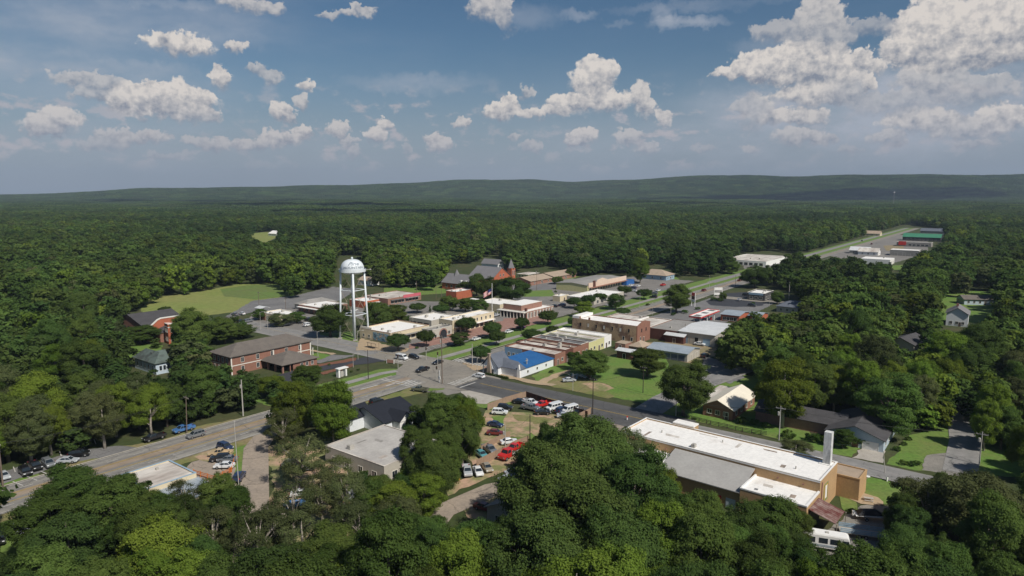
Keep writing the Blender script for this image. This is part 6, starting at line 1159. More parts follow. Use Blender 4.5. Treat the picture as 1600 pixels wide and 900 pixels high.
# ================================================================ plants
def crown_arrays(rg, Rr, H, z0, npuff, ncard, cs, shape='broad', inner=.15, psz=1.):
    """leaf clumps on small sprays, the sprays on a few big limbs' worth of crown"""
    hz = (H-z0)/2; zc = z0+hz; Lb = []
    if shape == 'broad':
        n = rg.randint(12, 16)
        for i in range(n):
            z = .95-1.85*(i+.5)/n+rg.uniform(-.15, .15); a = i*2.39996+rg.uniform(-.5, .5); s = math.sqrt(max(.05, 1-z*z)); q = rg.uniform(.40, .72)
            Lb.append((s*math.cos(a)*Rr*q, s*math.sin(a)*Rr*q, zc+z*hz*rg.uniform(.5, .75), Rr*rg.uniform(.28, .46)))
    elif shape == 'cone':
        for i in range(10): k = i/9; Lb.append((rg.uniform(-.2, .2), rg.uniform(-.2, .2), z0+(H-z0)*(.1+.85*k), Rr*(1.05-.95*k)*.8))
    else:
        Lb.append((0, 0, zc, Rr*.72))
        for i in range(8): a = i*.785+rg.uniform(-.2, .2); Lb.append((math.cos(a)*Rr*.42, math.sin(a)*Rr*.42, zc+rg.uniform(-.2, .2)*hz, Rr*rg.uniform(.40, .55)))
    C, S, LD_ = [], [], []
    w = [l[3]**2 for l in Lb]
    vs = hz/Rr
    for i in range(npuff):
        l = rg.choices(Lb, w)[0]
        d = Vector((rg.gauss(0, 1), rg.gauss(0, 1), rg.gauss(.25, 1))).normalized()
        o = Vector((l[0], l[1], l[2]-zc))
        if o.length > .1*Rr and d.dot(o.normalized()) < -.25: d = -d
        q = l[3]*rg.uniform(.72, 1.05); vz = min(1.1, max(.62, vs)) if shape == 'broad' else (vs if shape == 'round' else 1)
        C.append((l[0]+d.x*q, l[1]+d.y*q, max(z0*.5, l[2]+d.z*q*vz))); S.append(Rr*rg.uniform(.085, .19)*psz); LD_.append(tuple(d*.6+o.normalized()*.4 if o.length > .01 else d))
    C = np.array(C); S = np.array(S); LD_ = np.array(LD_); nrng = np.random.default_rng(rg.randint(0, 10**6))
    w = S**2; idx = nrng.choice(len(C), size=int(ncard*1.4), p=w/w.sum())
    d = nrng.normal(size=(len(idx), 3)); d /= np.linalg.norm(d, axis=1)[:, None]
    out = LD_[idx]
    keep = (d*out).sum(1) > -.5+nrng.uniform(-.3, .3, len(idx)); idx = idx[keep][:ncard]; d = d[keep][:ncard]; out = out[keep][:ncard]
    rr = S[idx]*nrng.uniform(.35, 1.25, len(idx)); sq = np.array([1.25, 1.25, .72])
    pos = C[idx]+d*rr[:, None]*sq
    nrm = d*.42+out*.42
    ni = int(ncard*inner)
    if ni:
        li = nrng.integers(0, len(Lb), ni); LA = np.array(Lb)
        ip = nrng.normal(size=(ni, 3)); ip /= np.linalg.norm(ip, axis=1)[:, None]
        pi_ = LA[li, :3]+ip*LA[li, 3:4]*nrng.uniform(.3, .85, (ni, 1)); pos = np.concatenate([pos, pi_]); nrm = np.concatenate([nrm, ip*.6])
    nrm = nrm+np.array([0, 0, .28])+nrng.normal(size=pos.shape)*.30; nrm /= np.linalg.norm(nrm, axis=1)[:, None]
    t = np.cross(nrm, nrng.normal(size=pos.shape)); t /= np.linalg.norm(t, axis=1)[:, None]+1e-9; b = np.cross(nrm, t)
    sz = cs*nrng.uniform(.5, 1.4, len(pos))[:, None]; n_ = len(pos)
    j = lambda a: a*(1+nrng.uniform(-.35, .35, (n_, 1)))
    q = np.stack([pos-j(t*sz), pos-j(b*sz*.7)+nrm*sz*.15, pos+j(t*sz), pos+j(b*sz*.7)+nrm*sz*.1], 1)
    return q.reshape(-1, 3), C, S
def quads_mesh(name, V3, m):
    me = bpy.data.meshes.new(name); n = len(V3)//4
    me.vertices.add(len(V3)); me.vertices.foreach_set('co', V3.astype(np.float32).ravel())
    me.loops.add(n*4); me.loops.foreach_set('vertex_index', np.arange(n*4, dtype=np.int32))
    me.polygons.add(n); me.polygons.foreach_set('loop_start', np.arange(0, n*4, 4, dtype=np.int32)); me.polygons.foreach_set('loop_total', np.full(n, 4, dtype=np.int32))
    me.materials.append(m); me.update(calc_edges=True); return me
def limbs(rg, C, S, H, z0, Rr, m, nl=7, thick=1.):
    b = MB(); tr = (.018*H+.02*Rr)*thick; zf = z0+(H-z0)*.25
    b.tube([(0,0,-.4),(rg.uniform(-.15,.15),rg.uniform(-.15,.15),zf*.55),(rg.uniform(-.3,.3),rg.uniform(-.3,.3),zf),(0,0,H*.8)], [tr*1.35,tr,tr*.8,tr*.2], 8)
    ids = sorted(range(len(C)), key=lambda i: -S[i])[:nl*2]; rg.shuffle(ids)
    for i in ids[:nl]:
        p = Vector(C[i]); s = Vector((0,0,min(zf, p.z*.7)*rg.uniform(.8,1.05))); mid = s.lerp(p, .5)+Vector((0,0,rg.uniform(.1,.8)))
        b.tube([s, mid, p], [tr*.5, tr*.33, tr*.1], 5)
    return b.mesh('trunk', M_[m], True)
TREES = {}
def variant(kind, i):
    k = (kind, i)
    if k in TREES: return TREES[k]
    rg = random.Random(hash(kind) % 1 + i*77+len(kind)*13+ord(kind[0]))
    spec = dict(oak=(7.5,15,2,230,56000,.155,'broad','oak','bark'), mid=(6,15,2,180,42000,.145,'broad','mid','bark'), lime=(6,13,2,160,38000,.14,'broad','lime','barkw'), dark=(5.5,15,1.6,160,36000,.145,'broad','dark','bark'),
                dull=(6,14,2.2,150,30000,.14,'broad','dull','barkw'), sparse=(6,13,3,80,15000,.13,'broad','dull','barkw'), round=(4.8,6.6,1.6,120,15000,.15,'round','dark','bark'), cone=(3.5,14,1.5,60,8000,.2,'cone','dark','bark'), bush=(1.6,1.8,.1,30,2500,.08,'round','bush','bark'))[kind]
    Rr,H,z0,npf,nc,cs,sh,fm_,bm_ = spec
    V3, C, S = crown_arrays(rg, Rr, H, z0, npf, nc, cs, sh, .22 if kind != 'sparse' else .03)
    TREES[k] = (quads_mesh('crown', V3, F_[fm_]), limbs(rg, C, S, H, z0, Rr, bm_, 7 if kind != 'sparse' else 14, 1.0 if kind != 'bush' else .4), Rr, H)
    return TREES[k]
KN = dict(oak=('oak_tree','broad dark green'), mid=('broadleaf_tree','mid green'), lime=('broadleaf_tree','bright yellow green'), dark=('broadleaf_tree','deep green'), dull=('broadleaf_tree','dull olive'), sparse=('thin_leaved_tree','sparse pale limbed'), round=('street_tree','round dark'), cone=('conifer_tree','pointed dark'), bush=('shrub','small green'))
TL = []      # placed trees: x, y, r, h
def tree(kind, x, y, r, h, label=None, cat='tree', group=None, vi=None, hide_lm=False):
    rg = random.Random(int(x*31+y*17)); nv = dict(oak=3, mid=4, lime=3, dark=3, dull=3, sparse=3, round=3, cone=2, bush=3)[kind]
    cm, tm, R0, H0 = variant(kind, rg.randrange(nv) if vi is None else vi)
    o = bpy.data.objects.new(KN[kind][0], None); COL.objects.link(o); o.location = (x, y, TH(x, y)); o.rotation_euler = (0, 0, rg.uniform(0, 6.28)); o.scale = (r/R0, r/R0, h/H0)
    link('crown', cm, o); link('trunk', tm, o)
    o['category'] = 'shrub' if kind == 'bush' else cat
    if label: o['label'] = label
    TL.append((x, y, r, h, o, kind, label)); return o
def T_base(kind, cx, yb, yt, wpx, label=None):     # by its foot, top and width in the photo
    x, y = G(cx, yb); h = CH*(1-(yt-300)/(yb-300)); r = wpx/2*y/CF*1.02
    return tree(kind, x, y, r, max(2.5, h), label)
def T_top(kind, cx, yt, h, r, label=None):         # by its top, with height and radius in metres
    x, y = G(cx, yt+4, h*.97); return tree(kind, x, y, r, h, label)
for a in [('round',622,549,519,39,'round dark street tree before the mural, biggest by the left arm of the crossing'),('round',666,542,513,29,'round dark street tree in front of the arched doorway'),('round',729,521,493,35,'round dark street tree covering the left end of the cream block'),
 ('dark',718,540,516,31,'street tree standing on the parking strip right of the arched shop'),('round',770,529,500,32,'street tree on the median, the farther of a touching pair'),('round',776,540,514,29,'street tree on the median, the nearer of a touching pair'),('round',751,567,537,33,'street tree at the corner beside the blue roofed shop'),
 ('round',832,536,513,38,'low round tree behind the street front of the shop row'),('round',815,517,494,25,'small street tree before the colonnade hall on brick paving'),('round',856,507,483,31,'round street tree right of the colonnade hall, shadow on its left'),('round',864,527,507,24,'small round tree at the far side of the shop row'),('round',894,512,494,18,'small round tree left of the two storey brick block'),
 ('round',897,482,463,25,'round tree, leftmost of the row before the low white store'),('round',919,478,459,24,'round tree, second in the row before the low white store'),('round',938,473,456,22,'round tree, third in the row before the low white store'),('mid',962,484,458,30,'ragged green tree before the low white store, right of the round ones'),('lime',913,496,470,30,'light green spreading tree beside the median'),
 ('round',973,494,480,26,'low round tree on the median above the brick block'),('round',975,463,445,24,'round tree at the grocery car park, left one'),('round',1006,468,450,25,'round tree at the grocery car park, right one with clear shadow'),('mid',1056,489,442,44,'large open tree on the planted island by the fuel station'),('lime',1000,443,402,30,'tall rounded light green tree behind the grocery car park'),
 ('oak',516,526,474,62,'dense leafy tree mass at the roadside left of the water tower'),('oak',590,516,470,44,'dense tree right behind the water tower legs'),('mid',618,512,474,40,'tree between the water tower and the open front shop'),('round',652,489,472,28,'round clipped tree on the lot behind the cream block'),('cone',672,488,475,5,'small pointed cypress on the lot'),('round',690,491,475,30,'flat round tree on the lot right of the small cypress'),
 ('mid',703,486,461,30,'tree in front of the red brick box building'),('mid',727,487,464,26,'second tree in front of the red brick box building'),('mid',748,492,466,30,'tree left of the flagpole'),('oak',800,473,432,52,'big dark tree between the church and the colonnade hall'),('oak',768,470,434,40,'dark tree in front of the church nave'),('mid',745,463,425,26,'tree overlapping the left part of the church roof'),
 ('mid',725,460,438,20,'small tree against the church wing'),('mid',870,444,431,18,'small tree beside the far tan ranch house'),('oak',1112,415,400,1,None),('mid',921,592,546,60,'leafy tree at the edge of the grass lot behind the shop row'),('mid',897,578,548,26,'slim tree left of the grass lot tree, beside the brick shop back'),('mid',1011,588,540,58,'broad bright green tree casting a shadow on the grass lot'),
 ('oak',1067,650,560,84,'huge round dark oak by the side road, left of the brick bungalow'),('lime',1222,668,556,84,'tall bright green tree right of the brick bungalow'),('dull',1243,717,686,52,'low dark bushy tree beside the factory roof edge'),('mid',1316,700,667,34,'small tree in the yard of the double garage house'),('dark',1345,698,678,26,'dark shrub tree left of the pale blue garage'),
 ('mid',405,500,482,24,'small tree before the brick office, left one'),('dull',435,510,488,40,'pinkish dull small tree before the brick office'),('mid',464,505,485,26,'small tree at the right end of the brick office'),('mid',306,553,480,62,'leafy tree hiding the side of the brick tower'),('mid',352,537,494,46,'dense tree between the gymnasium and the bank'),('mid',220,537,508,58,'low spreading tree before the gymnasium'),('dull',165,545,498,60,'pale flowering tree left of the gymnasium'),
 ('mid',378,528,505,44,'low tree above the bank roof, left side'),('round',258,492,478,22,'small round tree on the field edge behind the gymnasium'),('mid',481,612,567,46,'rounded tree in front of the bank drive through'),('lime',425,620,585,50,'tree left of the rounded bank tree'),
 ('mid',1214,475,455,20,'small tree right of the dark restaurant'),('oak',1179,450,416,42,'dark tree standing behind the dark restaurant'),('mid',1143,428,408,26,'tree on the left of the long white store'),('mid',893,434,417,17,'tree on the lawn beyond the farther tan ranch house'),('round',640,505,492,16,'small round tree behind the open front shop'),('mid',1130,470,456,12,'small tree at the kerb of the restaurant car park')]:
    if a[5]: T_base(*a)
for a in [('oak',925,652,19,9.5,'crown of the huge central foreground oak, topmost part'),('oak',862,690,19,9,'huge foreground oak left of the central crown'),('oak',992,697,17,7.2,'huge foreground oak right of the central crown'),('oak',905,745,19,9,None),('oak',965,790,17,7,None),('oak',845,800,17,8,None),('mid',1062,772,13,4.2,None),
 ('mid',690,614,14,5.6,'bright green tree top on the dirt lot below the gravel pad'),('mid',652,662,12,4,'dark tree right of the grey flat roofed shop'),('oak',722,648,13,4.8,'dark tree at the left edge of the fenced car lot'),('mid',690,680,12,4.8,None),
 ('mid',478,590,14,5.2,'tree hiding the highway, left of the black roofed building'),('oak',520,598,13,4.6,'dark tree left of the black roofed building'),('sparse',440,636,12,4.6,'pale limbed tree beside the highway bend'),('sparse',470,680,12,6,'thin leaved tree over the dirt lot, left one'),('sparse',520,712,11,4.8,'thin leaved tree at the left corner of the grey flat roof'),('sparse',288,748,10,4.2,'thin leaved tree over the cream roadside shop'),('sparse',330,790,11,4.5,None),('sparse',400,800,12,5,None),('sparse',470,800,11,4.6,None),('mid',520,815,11,5,None),('mid',610,800,11,5,None),
 ('lime',662,738,10,4.6,'light green tree left of the row of parked wrecks'),('lime',615,752,10,4.6,'light green tree below the lower corner of the grey flat roof'),
 ('mid',112,724,14,6.4,'large green tree over the left highway'),('mid',168,752,13,6,'large green tree left of the cream roadside shop'),('lime',250,805,13,6.5,None),('mid',75,770,13,6,None),
 ('lime',1486,517,17,7.5,'tall yellow green tree with white limbs below the white farmhouse'),('mid',1395,585,17,8,'branchy tree behind the double garage house'),('dull',1535,735,16,8,None),('dull',1452,742,12,6,'olive tree on the factory lawn, in front of the road'),('mid',1102,764,11,3.6,'small tree overlapping the grey lean to roof of the factory'),('mid',1205,776,10,5.5,'tree in front of the low end of the factory'),('mid',1245,790,8,3.5,None),
 ('sparse',560,775,11,4.6,None),('sparse',500,735,12,4.8,None),('sparse',455,752,12,4.4,None),('mid',575,748,10,3.8,None),('sparse',540,735,12,4.2,None),('sparse',425,780,12,4.6,None),('dull',620,770,10,4.4,None),('lime',235,840,11,5,None),('lime',300,860,11,5,None),('lime',1350,560,17,6,None),('lime',1430,455,17,7,None),('lime',560,860,10,5,None),('mid',592,742,7,3.3,None),('lime',640,730,8,3.4,None)]:
    T_top(*a)
# what the photograph shows open: roofs, roads, lots and lawns that no crown covers
KV = [[(388,497),(470,462),(480,455),(525,452),(525,400),(572,400),(575,425),(590,445),(600,452),(665,450),(690,462),(690,440),(684,427),(700,414),(740,412),(765,399),(782,404),(797,415),(800,428),(830,420),(870,416),(895,424),(910,432),(960,428),(985,432),(1008,432),(1010,412),(1056,412),(1058,430),(1085,446),(1115,430),(1156,426),(1160,445),(1172,443),(1212,447),(1216,460),(1245,455),(1253,485),(1180,488),(1135,500),(1118,545),(1118,560),(1150,580),(1125,600),(1060,640),(1040,640),(1000,655),(985,663),(925,648),(905,650),(868,652),(835,662),(828,700),(825,730),(790,760),(770,768),(800,775),(812,785),(780,810),(700,800),(680,800),(684,788),(740,752),(700,748),(700,735),(745,735),(757,690),(760,640),(735,612),(680,612),(655,618),(628,645),(628,668),(560,668),(548,655),(562,620),(530,600),(505,585),(470,565),(478,540),(500,520)],
 [(522,683),(612,668),(632,700),(630,722),(600,728),(565,715),(540,700)],
 [(0,738),(25,733),(130,715),(195,695),(235,680),(262,678),(300,662),(330,656),(405,652),(430,660),(402,672),(425,740),(400,757),(372,757),(372,735),(300,728),(303,745),(260,765),(225,745),(190,735),(165,722),(110,735),(60,785),(35,800),(35,840),(0,860)],
 [(326,550),(360,530),(436,518),(478,522),(560,510),(650,560),(660,572),(640,585),(575,605),(545,600),(530,590),(500,575),(455,560),(450,590),(405,580),(400,570),(360,568),(330,560)],
 [(182,500),(222,482),(276,488),(268,510),(268,535),(250,520),(232,512),(190,507)],[(203,560),(225,545),(262,545),(268,575),(255,582),(205,572)],[(188,545),(240,538),(240,552),(190,552)],
 [(230,470),(300,460),(340,452),(385,446),(440,444),(446,470),(400,482),(385,490),(340,492),(280,487),(240,484)],
 [(1098,630),(1120,605),(1190,605),(1188,630),(1150,655),(1105,650)],[(1135,588),(1185,592),(1190,605),(1140,603)],[(1060,648),(1150,668),(1230,690),(1340,712),(1440,742),(1420,760),(1340,735),(1310,770),(1345,775),(1290,700),(1200,690)],
 [(1262,650),(1350,648),(1420,655),(1450,680),(1490,670),(1490,690),(1440,705),(1440,740),(1380,725),(1330,700),(1300,700),(1262,675)],[(988,660),(1070,662),(1290,715),(1290,672),(1304,672),(1304,715),(1345,735),(1345,760),(1385,790),(1380,810),(1380,850),(1320,835),(1300,860),(1270,850),(1265,828),(1220,800),(1160,785),(1110,770),(1100,740),(1050,700)],
 [(1468,466),(1535,466),(1535,512),(1470,514)],[(1506,455),(1562,455),(1560,475),(1562,494),(1530,484),(1505,470)],[(1402,520),(1441,520),(1440,545),(1400,545)],
 [(1150,398),(1215,392),(1250,398),(1340,372),(1400,355),(1420,350),(1480,362),(1475,378),(1445,392),(1420,400),(1400,408),(1350,408),(1345,395),(1290,402),(1215,420),(1175,415),(1160,412)],[(1395,414),(1418,412),(1412,424),(1395,422)],
 [(1490,715),(1540,705),(1600,705),(1600,728),(1520,735)],[(386,364),(436,361),(430,372),(410,378)],[(40,595),(72,595),(72,615),(40,615)],[(1062,850),(1082,850),(1082,872),(1062,872)],[(765,770),(820,768),(820,800),(780,815)],[(1545,840),(1600,840),(1600,870),(1550,870)],[(1490,625),(1515,625),(1515,655),(1490,655)],[(395,690),(425,690),(425,760),(395,760)],[(140,872),(160,872),(160,900),(140,900)],[(430,690),(500,690),(530,735),(560,770),(560,800),(500,812),(430,840),(400,850),(400,757)],[(1050,705),(1112,728),(1112,750),(1060,745)]]
def inpoly(x, y, P_):
    c = False; j = len(P_)-1
    for i in range(len(P_)):
        xi, yi = P_[i]; xj, yj = P_[j]
        if (yi > y) != (yj > y) and x < (xj-xi)*(y-yi)/(yj-yi)+xi: c = not c
        j = i
    return c
KB = [(min(p[0] for p in K), max(p[0] for p in K), min(p[1] for p in K), max(p[1] for p in K), K) for K in KV]
def hid(x, y):
    for a, b, c, d, K in KB:
        if a <= x <= b and c <= y <= d and inpoly(x, y, K): return True
    return False
FILL = [[(520,448),(600,449),(668,449),(692,442),(700,405),(540,405)],[(700,412),(758,399),(800,416),(832,420),(835,400),(700,395)],[(868,424),(905,432),(960,429),(1012,434),(1056,432),(1098,446),(1160,429),(1150,405),(1010,400),(870,405)],[(1158,430),(1170,444),(1250,455),(1300,430),(1215,418)]]
HARD = [(733,797,407,447),(566,588,436,452),(524,571,401,432),(1009,1056,413,434),(1148,1221,394,413),(808,892,421,441),(764,786,398,412),(1165,1215,445,470),(696,752,451,470)]
def hard(x, y): return any(a <= x <= b and c <= y <= d for a, b, c, d in HARD)
def clear(X, Y, r, h):
    g_ = P(X, Y, 0)
    if any(inpoly(g_[0], g_[1], F) for F in FILL):
        return not any(hard(*p) for p in [P(X, Y, h*.55), P(X, Y, h*.95), P(X-r*.8, Y, h*.6), P(X+r*.8, Y, h*.6), P(X, Y, 1)])
    pts = [P(X, Y, h*.55), P(X, Y, h*.98), P(X-r*.85, Y, h*.6), P(X+r*.85, Y, h*.6), P(X-r*.6, Y, h*.88), P(X+r*.6, Y, h*.88), P(X-r*.6, Y-r*.4, h*.3), P(X+r*.6, Y-r*.4, h*.3), P(X, Y-r*.5, h*.25), P(X, Y, 0)]
    return not any(hid(*p) for p in pts)
FOOT = []
for o in list(COL.objects):
    if o.type == 'EMPTY' and not o.parent:
        xs = [(c.matrix_basis @ Vector(q)) for c in o.children if c.type == 'MESH' and c.name.startswith(('wall','roof','side','wing','lean','shed','annexe','body')) for q in c.bound_box]
        if xs: FOOT.append((o.location.x, o.location.y, o.rotation_euler.z, min(v.x for v in xs), max(v.x for v in xs), min(v.y for v in xs), max(v.y for v in xs)))
def blocked(X, Y, m=1.5):
    d = Vector((X, Y))-O; u, v = d.dot(U), d.dot(V)
    if u < 0 and abs(v+1) < 9.5+m: return True
    if 0 <= u < 330 and -36-m < v < 10+m: return True
    if 330 <= u < 1300 and -23-m < v < 4+m: return True
    if v > 0 and -14-m < u < 5+m: return True
    if -150 < v <= 0 and -3-m < u < 15+m: return True
    for (x, y, a, x0, x1, y0, y1) in FOOT:
        dx, dy = X-x, Y-y; lx = dx*math.cos(a)+dy*math.sin(a); ly = -dx*math.sin(a)+dy*math.cos(a)
        if x0-m < lx < x1+m and y0-m < ly < y1+m: return True
    return False
rg = random.Random(42)
grid = {}
def gadd(x, y, r): grid.setdefault((int(x//16), int(y//16)), []).append((x, y, r))
for t_ in TL: gadd(t_[0], t_[1], t_[2])
def near(x, y, r, k=.60):
    cx, cy = int(x//16), int(y//16)
    for i in range(cx-1, cx+2):
        for j in range(cy-1, cy+2):
            for (a, b, s) in grid.get((i, j), ()):
                if (a-x)**2+(b-y)**2 < (k*(r+s))**2: return True
    return False
cand = []
def scatter(y0, y1, step, k):
    y = y0
    while y < y1:
        w = y*.86+25
        x = -w
        while x < w:
            X, Y = x+rg.uniform(-.5, .5)*step, y+rg.uniform(-.5, .5)*step
            r = rg.choice([rg.uniform(3.6, 5.5), rg.uniform(4.8, 7.6)]) if Y < 700 else rg.uniform(3.8, 6.6)
            h = r*rg.uniform(1.7, 2.3)+5.0+ (2 if Y > 300 else 0); h = min(h, 21)
            for s in (1, .72, .5):
                if near(X, Y, r*s, k): continue
                if (Y < 1500 and blocked(X, Y)) or not clear(X, Y, r*s, h*s): continue
                gadd(X, Y, r*s); cand.append((X, Y, r*s, h*s)); break
            x += step
        y += step
scatter(62, 420, 4.6, .60)
scatter(420, 1700, 8.0, .62)
kinds = ['oak','mid','dark','mid','oak','lime','dull','mid','lime']
def size_px(c): return c[2]*c[3]/(c[1]**2)
vis = []
for c in cand:
    px_, py_ = P(c[0], c[1], c[3])
    if -60 < px_ < 1660 and py_ < 905: vis.append(c)
vis.sort(key=size_px, reverse=True)
NIND = max(0, 285-sum(1 for t_ in TL if t_[5] not in ('bush',)))
ind = vis[:NIND]; iset = set(id(c) for c in ind); rest = [c for c in cand if id(c) not in iset]
for c in ind:
    n_ = math.sin(c[0]*.05+1)+math.sin(c[1]*.043)+rg.uniform(-1, 1)
    kd_ = kinds[int((n_+3)/6*8.99)]
    tree(kd_, c[0], c[1], c[2], c[3])
# labels that single each tree out: nearest landmark, side of it, order of distance
def side(dx, dy):
    if abs(dy) > abs(dx)*1.3: return 'behind' if dy > 0 else 'in front of'
    return 'right of' if dx > 0 else 'left of'
ordn = ['nearest to it','second from it','third from it','fourth from it','fifth from it','sixth from it','seventh from it','eighth from it','ninth from it','tenth from it','eleventh from it','twelfth from it']
grp = {}
for t_ in TL:
    x, y, r, h, o, kd_, lab = t_
    if lab: continue
    dd, ph_, dx, dy = min((math.hypot(x-a, y-b), p_, x-a, y-b) for p_, a, b in LM)
    grp.setdefault((KN[kd_][1], side(dx, dy), ph_), []).append((dd, t_))
for (kw, sd, ph_), l in grp.items():
    l.sort(key=lambda q: q[0])
    for i, (dd, t_) in enumerate(l): t_[4]['label'] = '%s tree %s %s%s' % (kw, sd, ph_, '' if len(l) == 1 else ', '+(ordn[i] if i < 12 else 'far out'))
for t_ in TL: t_[4]['group'] = 'trees in and around the town'
# shrubs and hedges
SH = [(514,571,2.4,'shrub bed between the bank and its lane'),(484,563,5,'dark shrub at the bank lawn, left one'),(492,559,4,'dark shrub at the bank lawn, right one'),(606,565,8,'clipped shrub by the low brick town sign'),(1085,656,9,'shrub behind the rail fence, left end'),(1160,662,22,'wide clipped bush right of the brick bungalow'),(1178,664,20,'second wide clipped bush right of the brick bungalow'),(1196,668,18,'third wide clipped bush right of the brick bungalow'),(1232,685,26,'round bush beside the hedge pole'),(1270,690,30,'bush at the left end of the double garage house'),(1290,694,24,'bush under the dark roof of the double garage house'),
 (1402,704,14,'round clipped shrub right of the garages'),(1412,696,12,'shrub beside the end wall of the double garage house'),(1419,688,12,'farther shrub beside the end wall of the double garage house'),(1412,726,16,'long low hedge clump on the right lawn, left part'),(1424,728,16,'long low hedge clump on the right lawn, middle part'),(1434,727,14,'long low hedge clump on the right lawn, right part'),(206,548,6,'small dark bush on the gymnasium lawn'),(862,583,10,'bush at the back of the first brick shop'),
 (1331,800,12,'bush at the end of the rusty awning'),(1052,493,10,'low planting on the island left of the big open tree'),(1070,490,12,'low planting on the island under the big open tree'),(1012,478,8,'low shrubs at the median end'),(1090,484,10,'low shrubs at the foot of the fuel price sign'),(1115,470,12,'dark hedge along the restaurant car park, left part'),(1125,471,12,'dark hedge along the restaurant car park, right part'),(1176,477,10,'pale green shrub by the restaurant side road'),(806,558,6,'small dark tree against the painted blue shop wall'),(651,545,7,'thin silver shrub on the corner before the arched shop'),
 (532,586,4,'low shrub on the bank verge, first of the line'),(541,584,4,'low shrub on the bank verge, second of the line'),(549,582,4,'low shrub on the bank verge, third of the line'),(523,588,4,'low shrub at the start of the bank verge line'),(560,579,4,'low shrub at the end of the bank verge line'),(868,457,6,'red leaved bush on the round lawn')]
for (x, y, w, lab) in SH:
    gx, gy = G(x, y); r_ = max(.7, w/2*gy/CF); o = tree('bush', gx, gy, r_, r_*1.15, lab); o['category'] = 'shrub'; o['group'] = 'shrubs and hedge plants'
hd = [o for o in COL.objects if o.name.startswith('clipped_hedge')][0]
rgn = np.random.default_rng(4); nq = 1600; pos = rgn.uniform([-.55,-.2,0.02],[.55,10,.85],(nq,3)); nn = rgn.normal(size=(nq,3)); nn/=np.linalg.norm(nn,axis=1)[:,None]; tt=np.cross(nn,rgn.normal(size=(nq,3))); tt/=np.linalg.norm(tt,axis=1)[:,None]; bb=np.cross(nn,tt); s_=.13
hm = quads_mesh('leaves', np.stack([pos-tt*s_,pos-bb*s_,pos+tt*s_,pos+bb*s_],1).reshape(-1,3), F_['dark']); link('leaves', hm, hd)
# ---------------------------------------------------------------- the woods beyond, as one mass
srcc = bpy.data.collections.new('woods_source')
def lowtree(i, kind, n, cs):
    rg2 = random.Random(900+i); Rr, H = 5.4, 15
    V3, C, S = crown_arrays(rg2, Rr, H, 1.2, 44, n, cs, 'broad', .16, 1.5)
    return V3
for i, (kd_, fm_) in enumerate([('oak','oak'),('mid','mid'),('dark','dark'),('dull','dull'),('mid','lime'),('oak','oak'),('dark','dark')]):
    o = bpy.data.objects.new('src%02d' % i, quads_mesh('src', lowtree(i, kd_, 1300, .62), F_[fm_])); srcc.objects.link(o)
def woods(name, pts, coll, m_default, label):
    me = bpy.data.meshes.new(name); n = len(pts); me.vertices.add(n)
    me.vertices.foreach_set('co', np.array([p[0:3] for p in pts], dtype=np.float32).ravel())
    for an, ty, vals in (('rot','FLOAT_VECTOR',[p[3] for p in pts]),('scl','FLOAT_VECTOR',[p[4] for p in pts]),('idx','INT',[p[5] for p in pts])):
        at = me.attributes.new(an, ty, 'POINT')
        at.data.foreach_set('vector' if ty == 'FLOAT_VECTOR' else 'value', np.array(vals, dtype=np.float32 if ty != 'INT' else np.int32).ravel())
    o = link(name, me); tag(o, label, 'woods', kind='stuff')
    ng = bpy.data.node_groups.new(name+'_nodes', 'GeometryNodeTree'); ng.interface.new_socket('Geometry', in_out='INPUT', socket_type='NodeSocketGeometry'); ng.interface.new_socket('Geometry', in_out='OUTPUT', socket_type='NodeSocketGeometry')
    N = ng.nodes; gi = N.new('NodeGroupInput'); go = N.new('NodeGroupOutput'); iop = N.new('GeometryNodeInstanceOnPoints'); ci = N.new('GeometryNodeCollectionInfo')
    ci.inputs['Collection'].default_value = coll; ci.inputs['Separate Children'].default_value = True; ci.inputs['Reset Children'].default_value = True
    iop.inputs['Pick Instance'].default_value = True
    def attr(nm, ty):
        a = N.new('GeometryNodeInputNamedAttribute'); a.data_type = ty; a.inputs['Name'].default_value = nm; return a.outputs['Attribute']
    ng.links.new(gi.outputs[0], iop.inputs['Points']); ng.links.new(ci.outputs[0], iop.inputs['Instance'])
    ng.links.new(attr('rot','FLOAT_VECTOR'), iop.inputs['Rotation']); ng.links.new(attr('scl','FLOAT_VECTOR'), iop.inputs['Scale']); ng.links.new(attr('idx','INT'), iop.inputs['Instance Index'])
    ng.links.new(iop.outputs[0], go.inputs[0]); md = o.modifiers.new('scatter', 'NODES'); md.node_group = ng; return o
pts = []
wts = [0,0,1,1,2,2,3,4,5,5,6,6,0,1,2,5,6,3]
for (X, Y, r, h) in rest:
    st_ = math.sin(X*.011+math.sin(Y*.006)*2)+math.sin(Y*.0083+1.7+math.sin(X*.005)*2)      # stands of one kind
    st_ += rg.uniform(-.9, .9)
    k_ = 2 if st_ > 1.5 else 6 if st_ > .8 else 0 if st_ > .2 else 5 if st_ > -.3 else 1 if st_ > -1.2 else (4 if rg.random() < .45 else 1)
    if rg.random() < .07: k_ = rg.choice([3, 4, 3])
    hs_ = rg.uniform(.66, 1.06)
    pts.append((X, Y, TH(X, Y), (0,0,rg.uniform(0,6.28)), (r/5.4*1.08, r/5.4*1.08, h/15*hs_), k_))
woods('woods', pts, srcc, None, 'dense green broadleaf woods stretching from the town to the ridge')
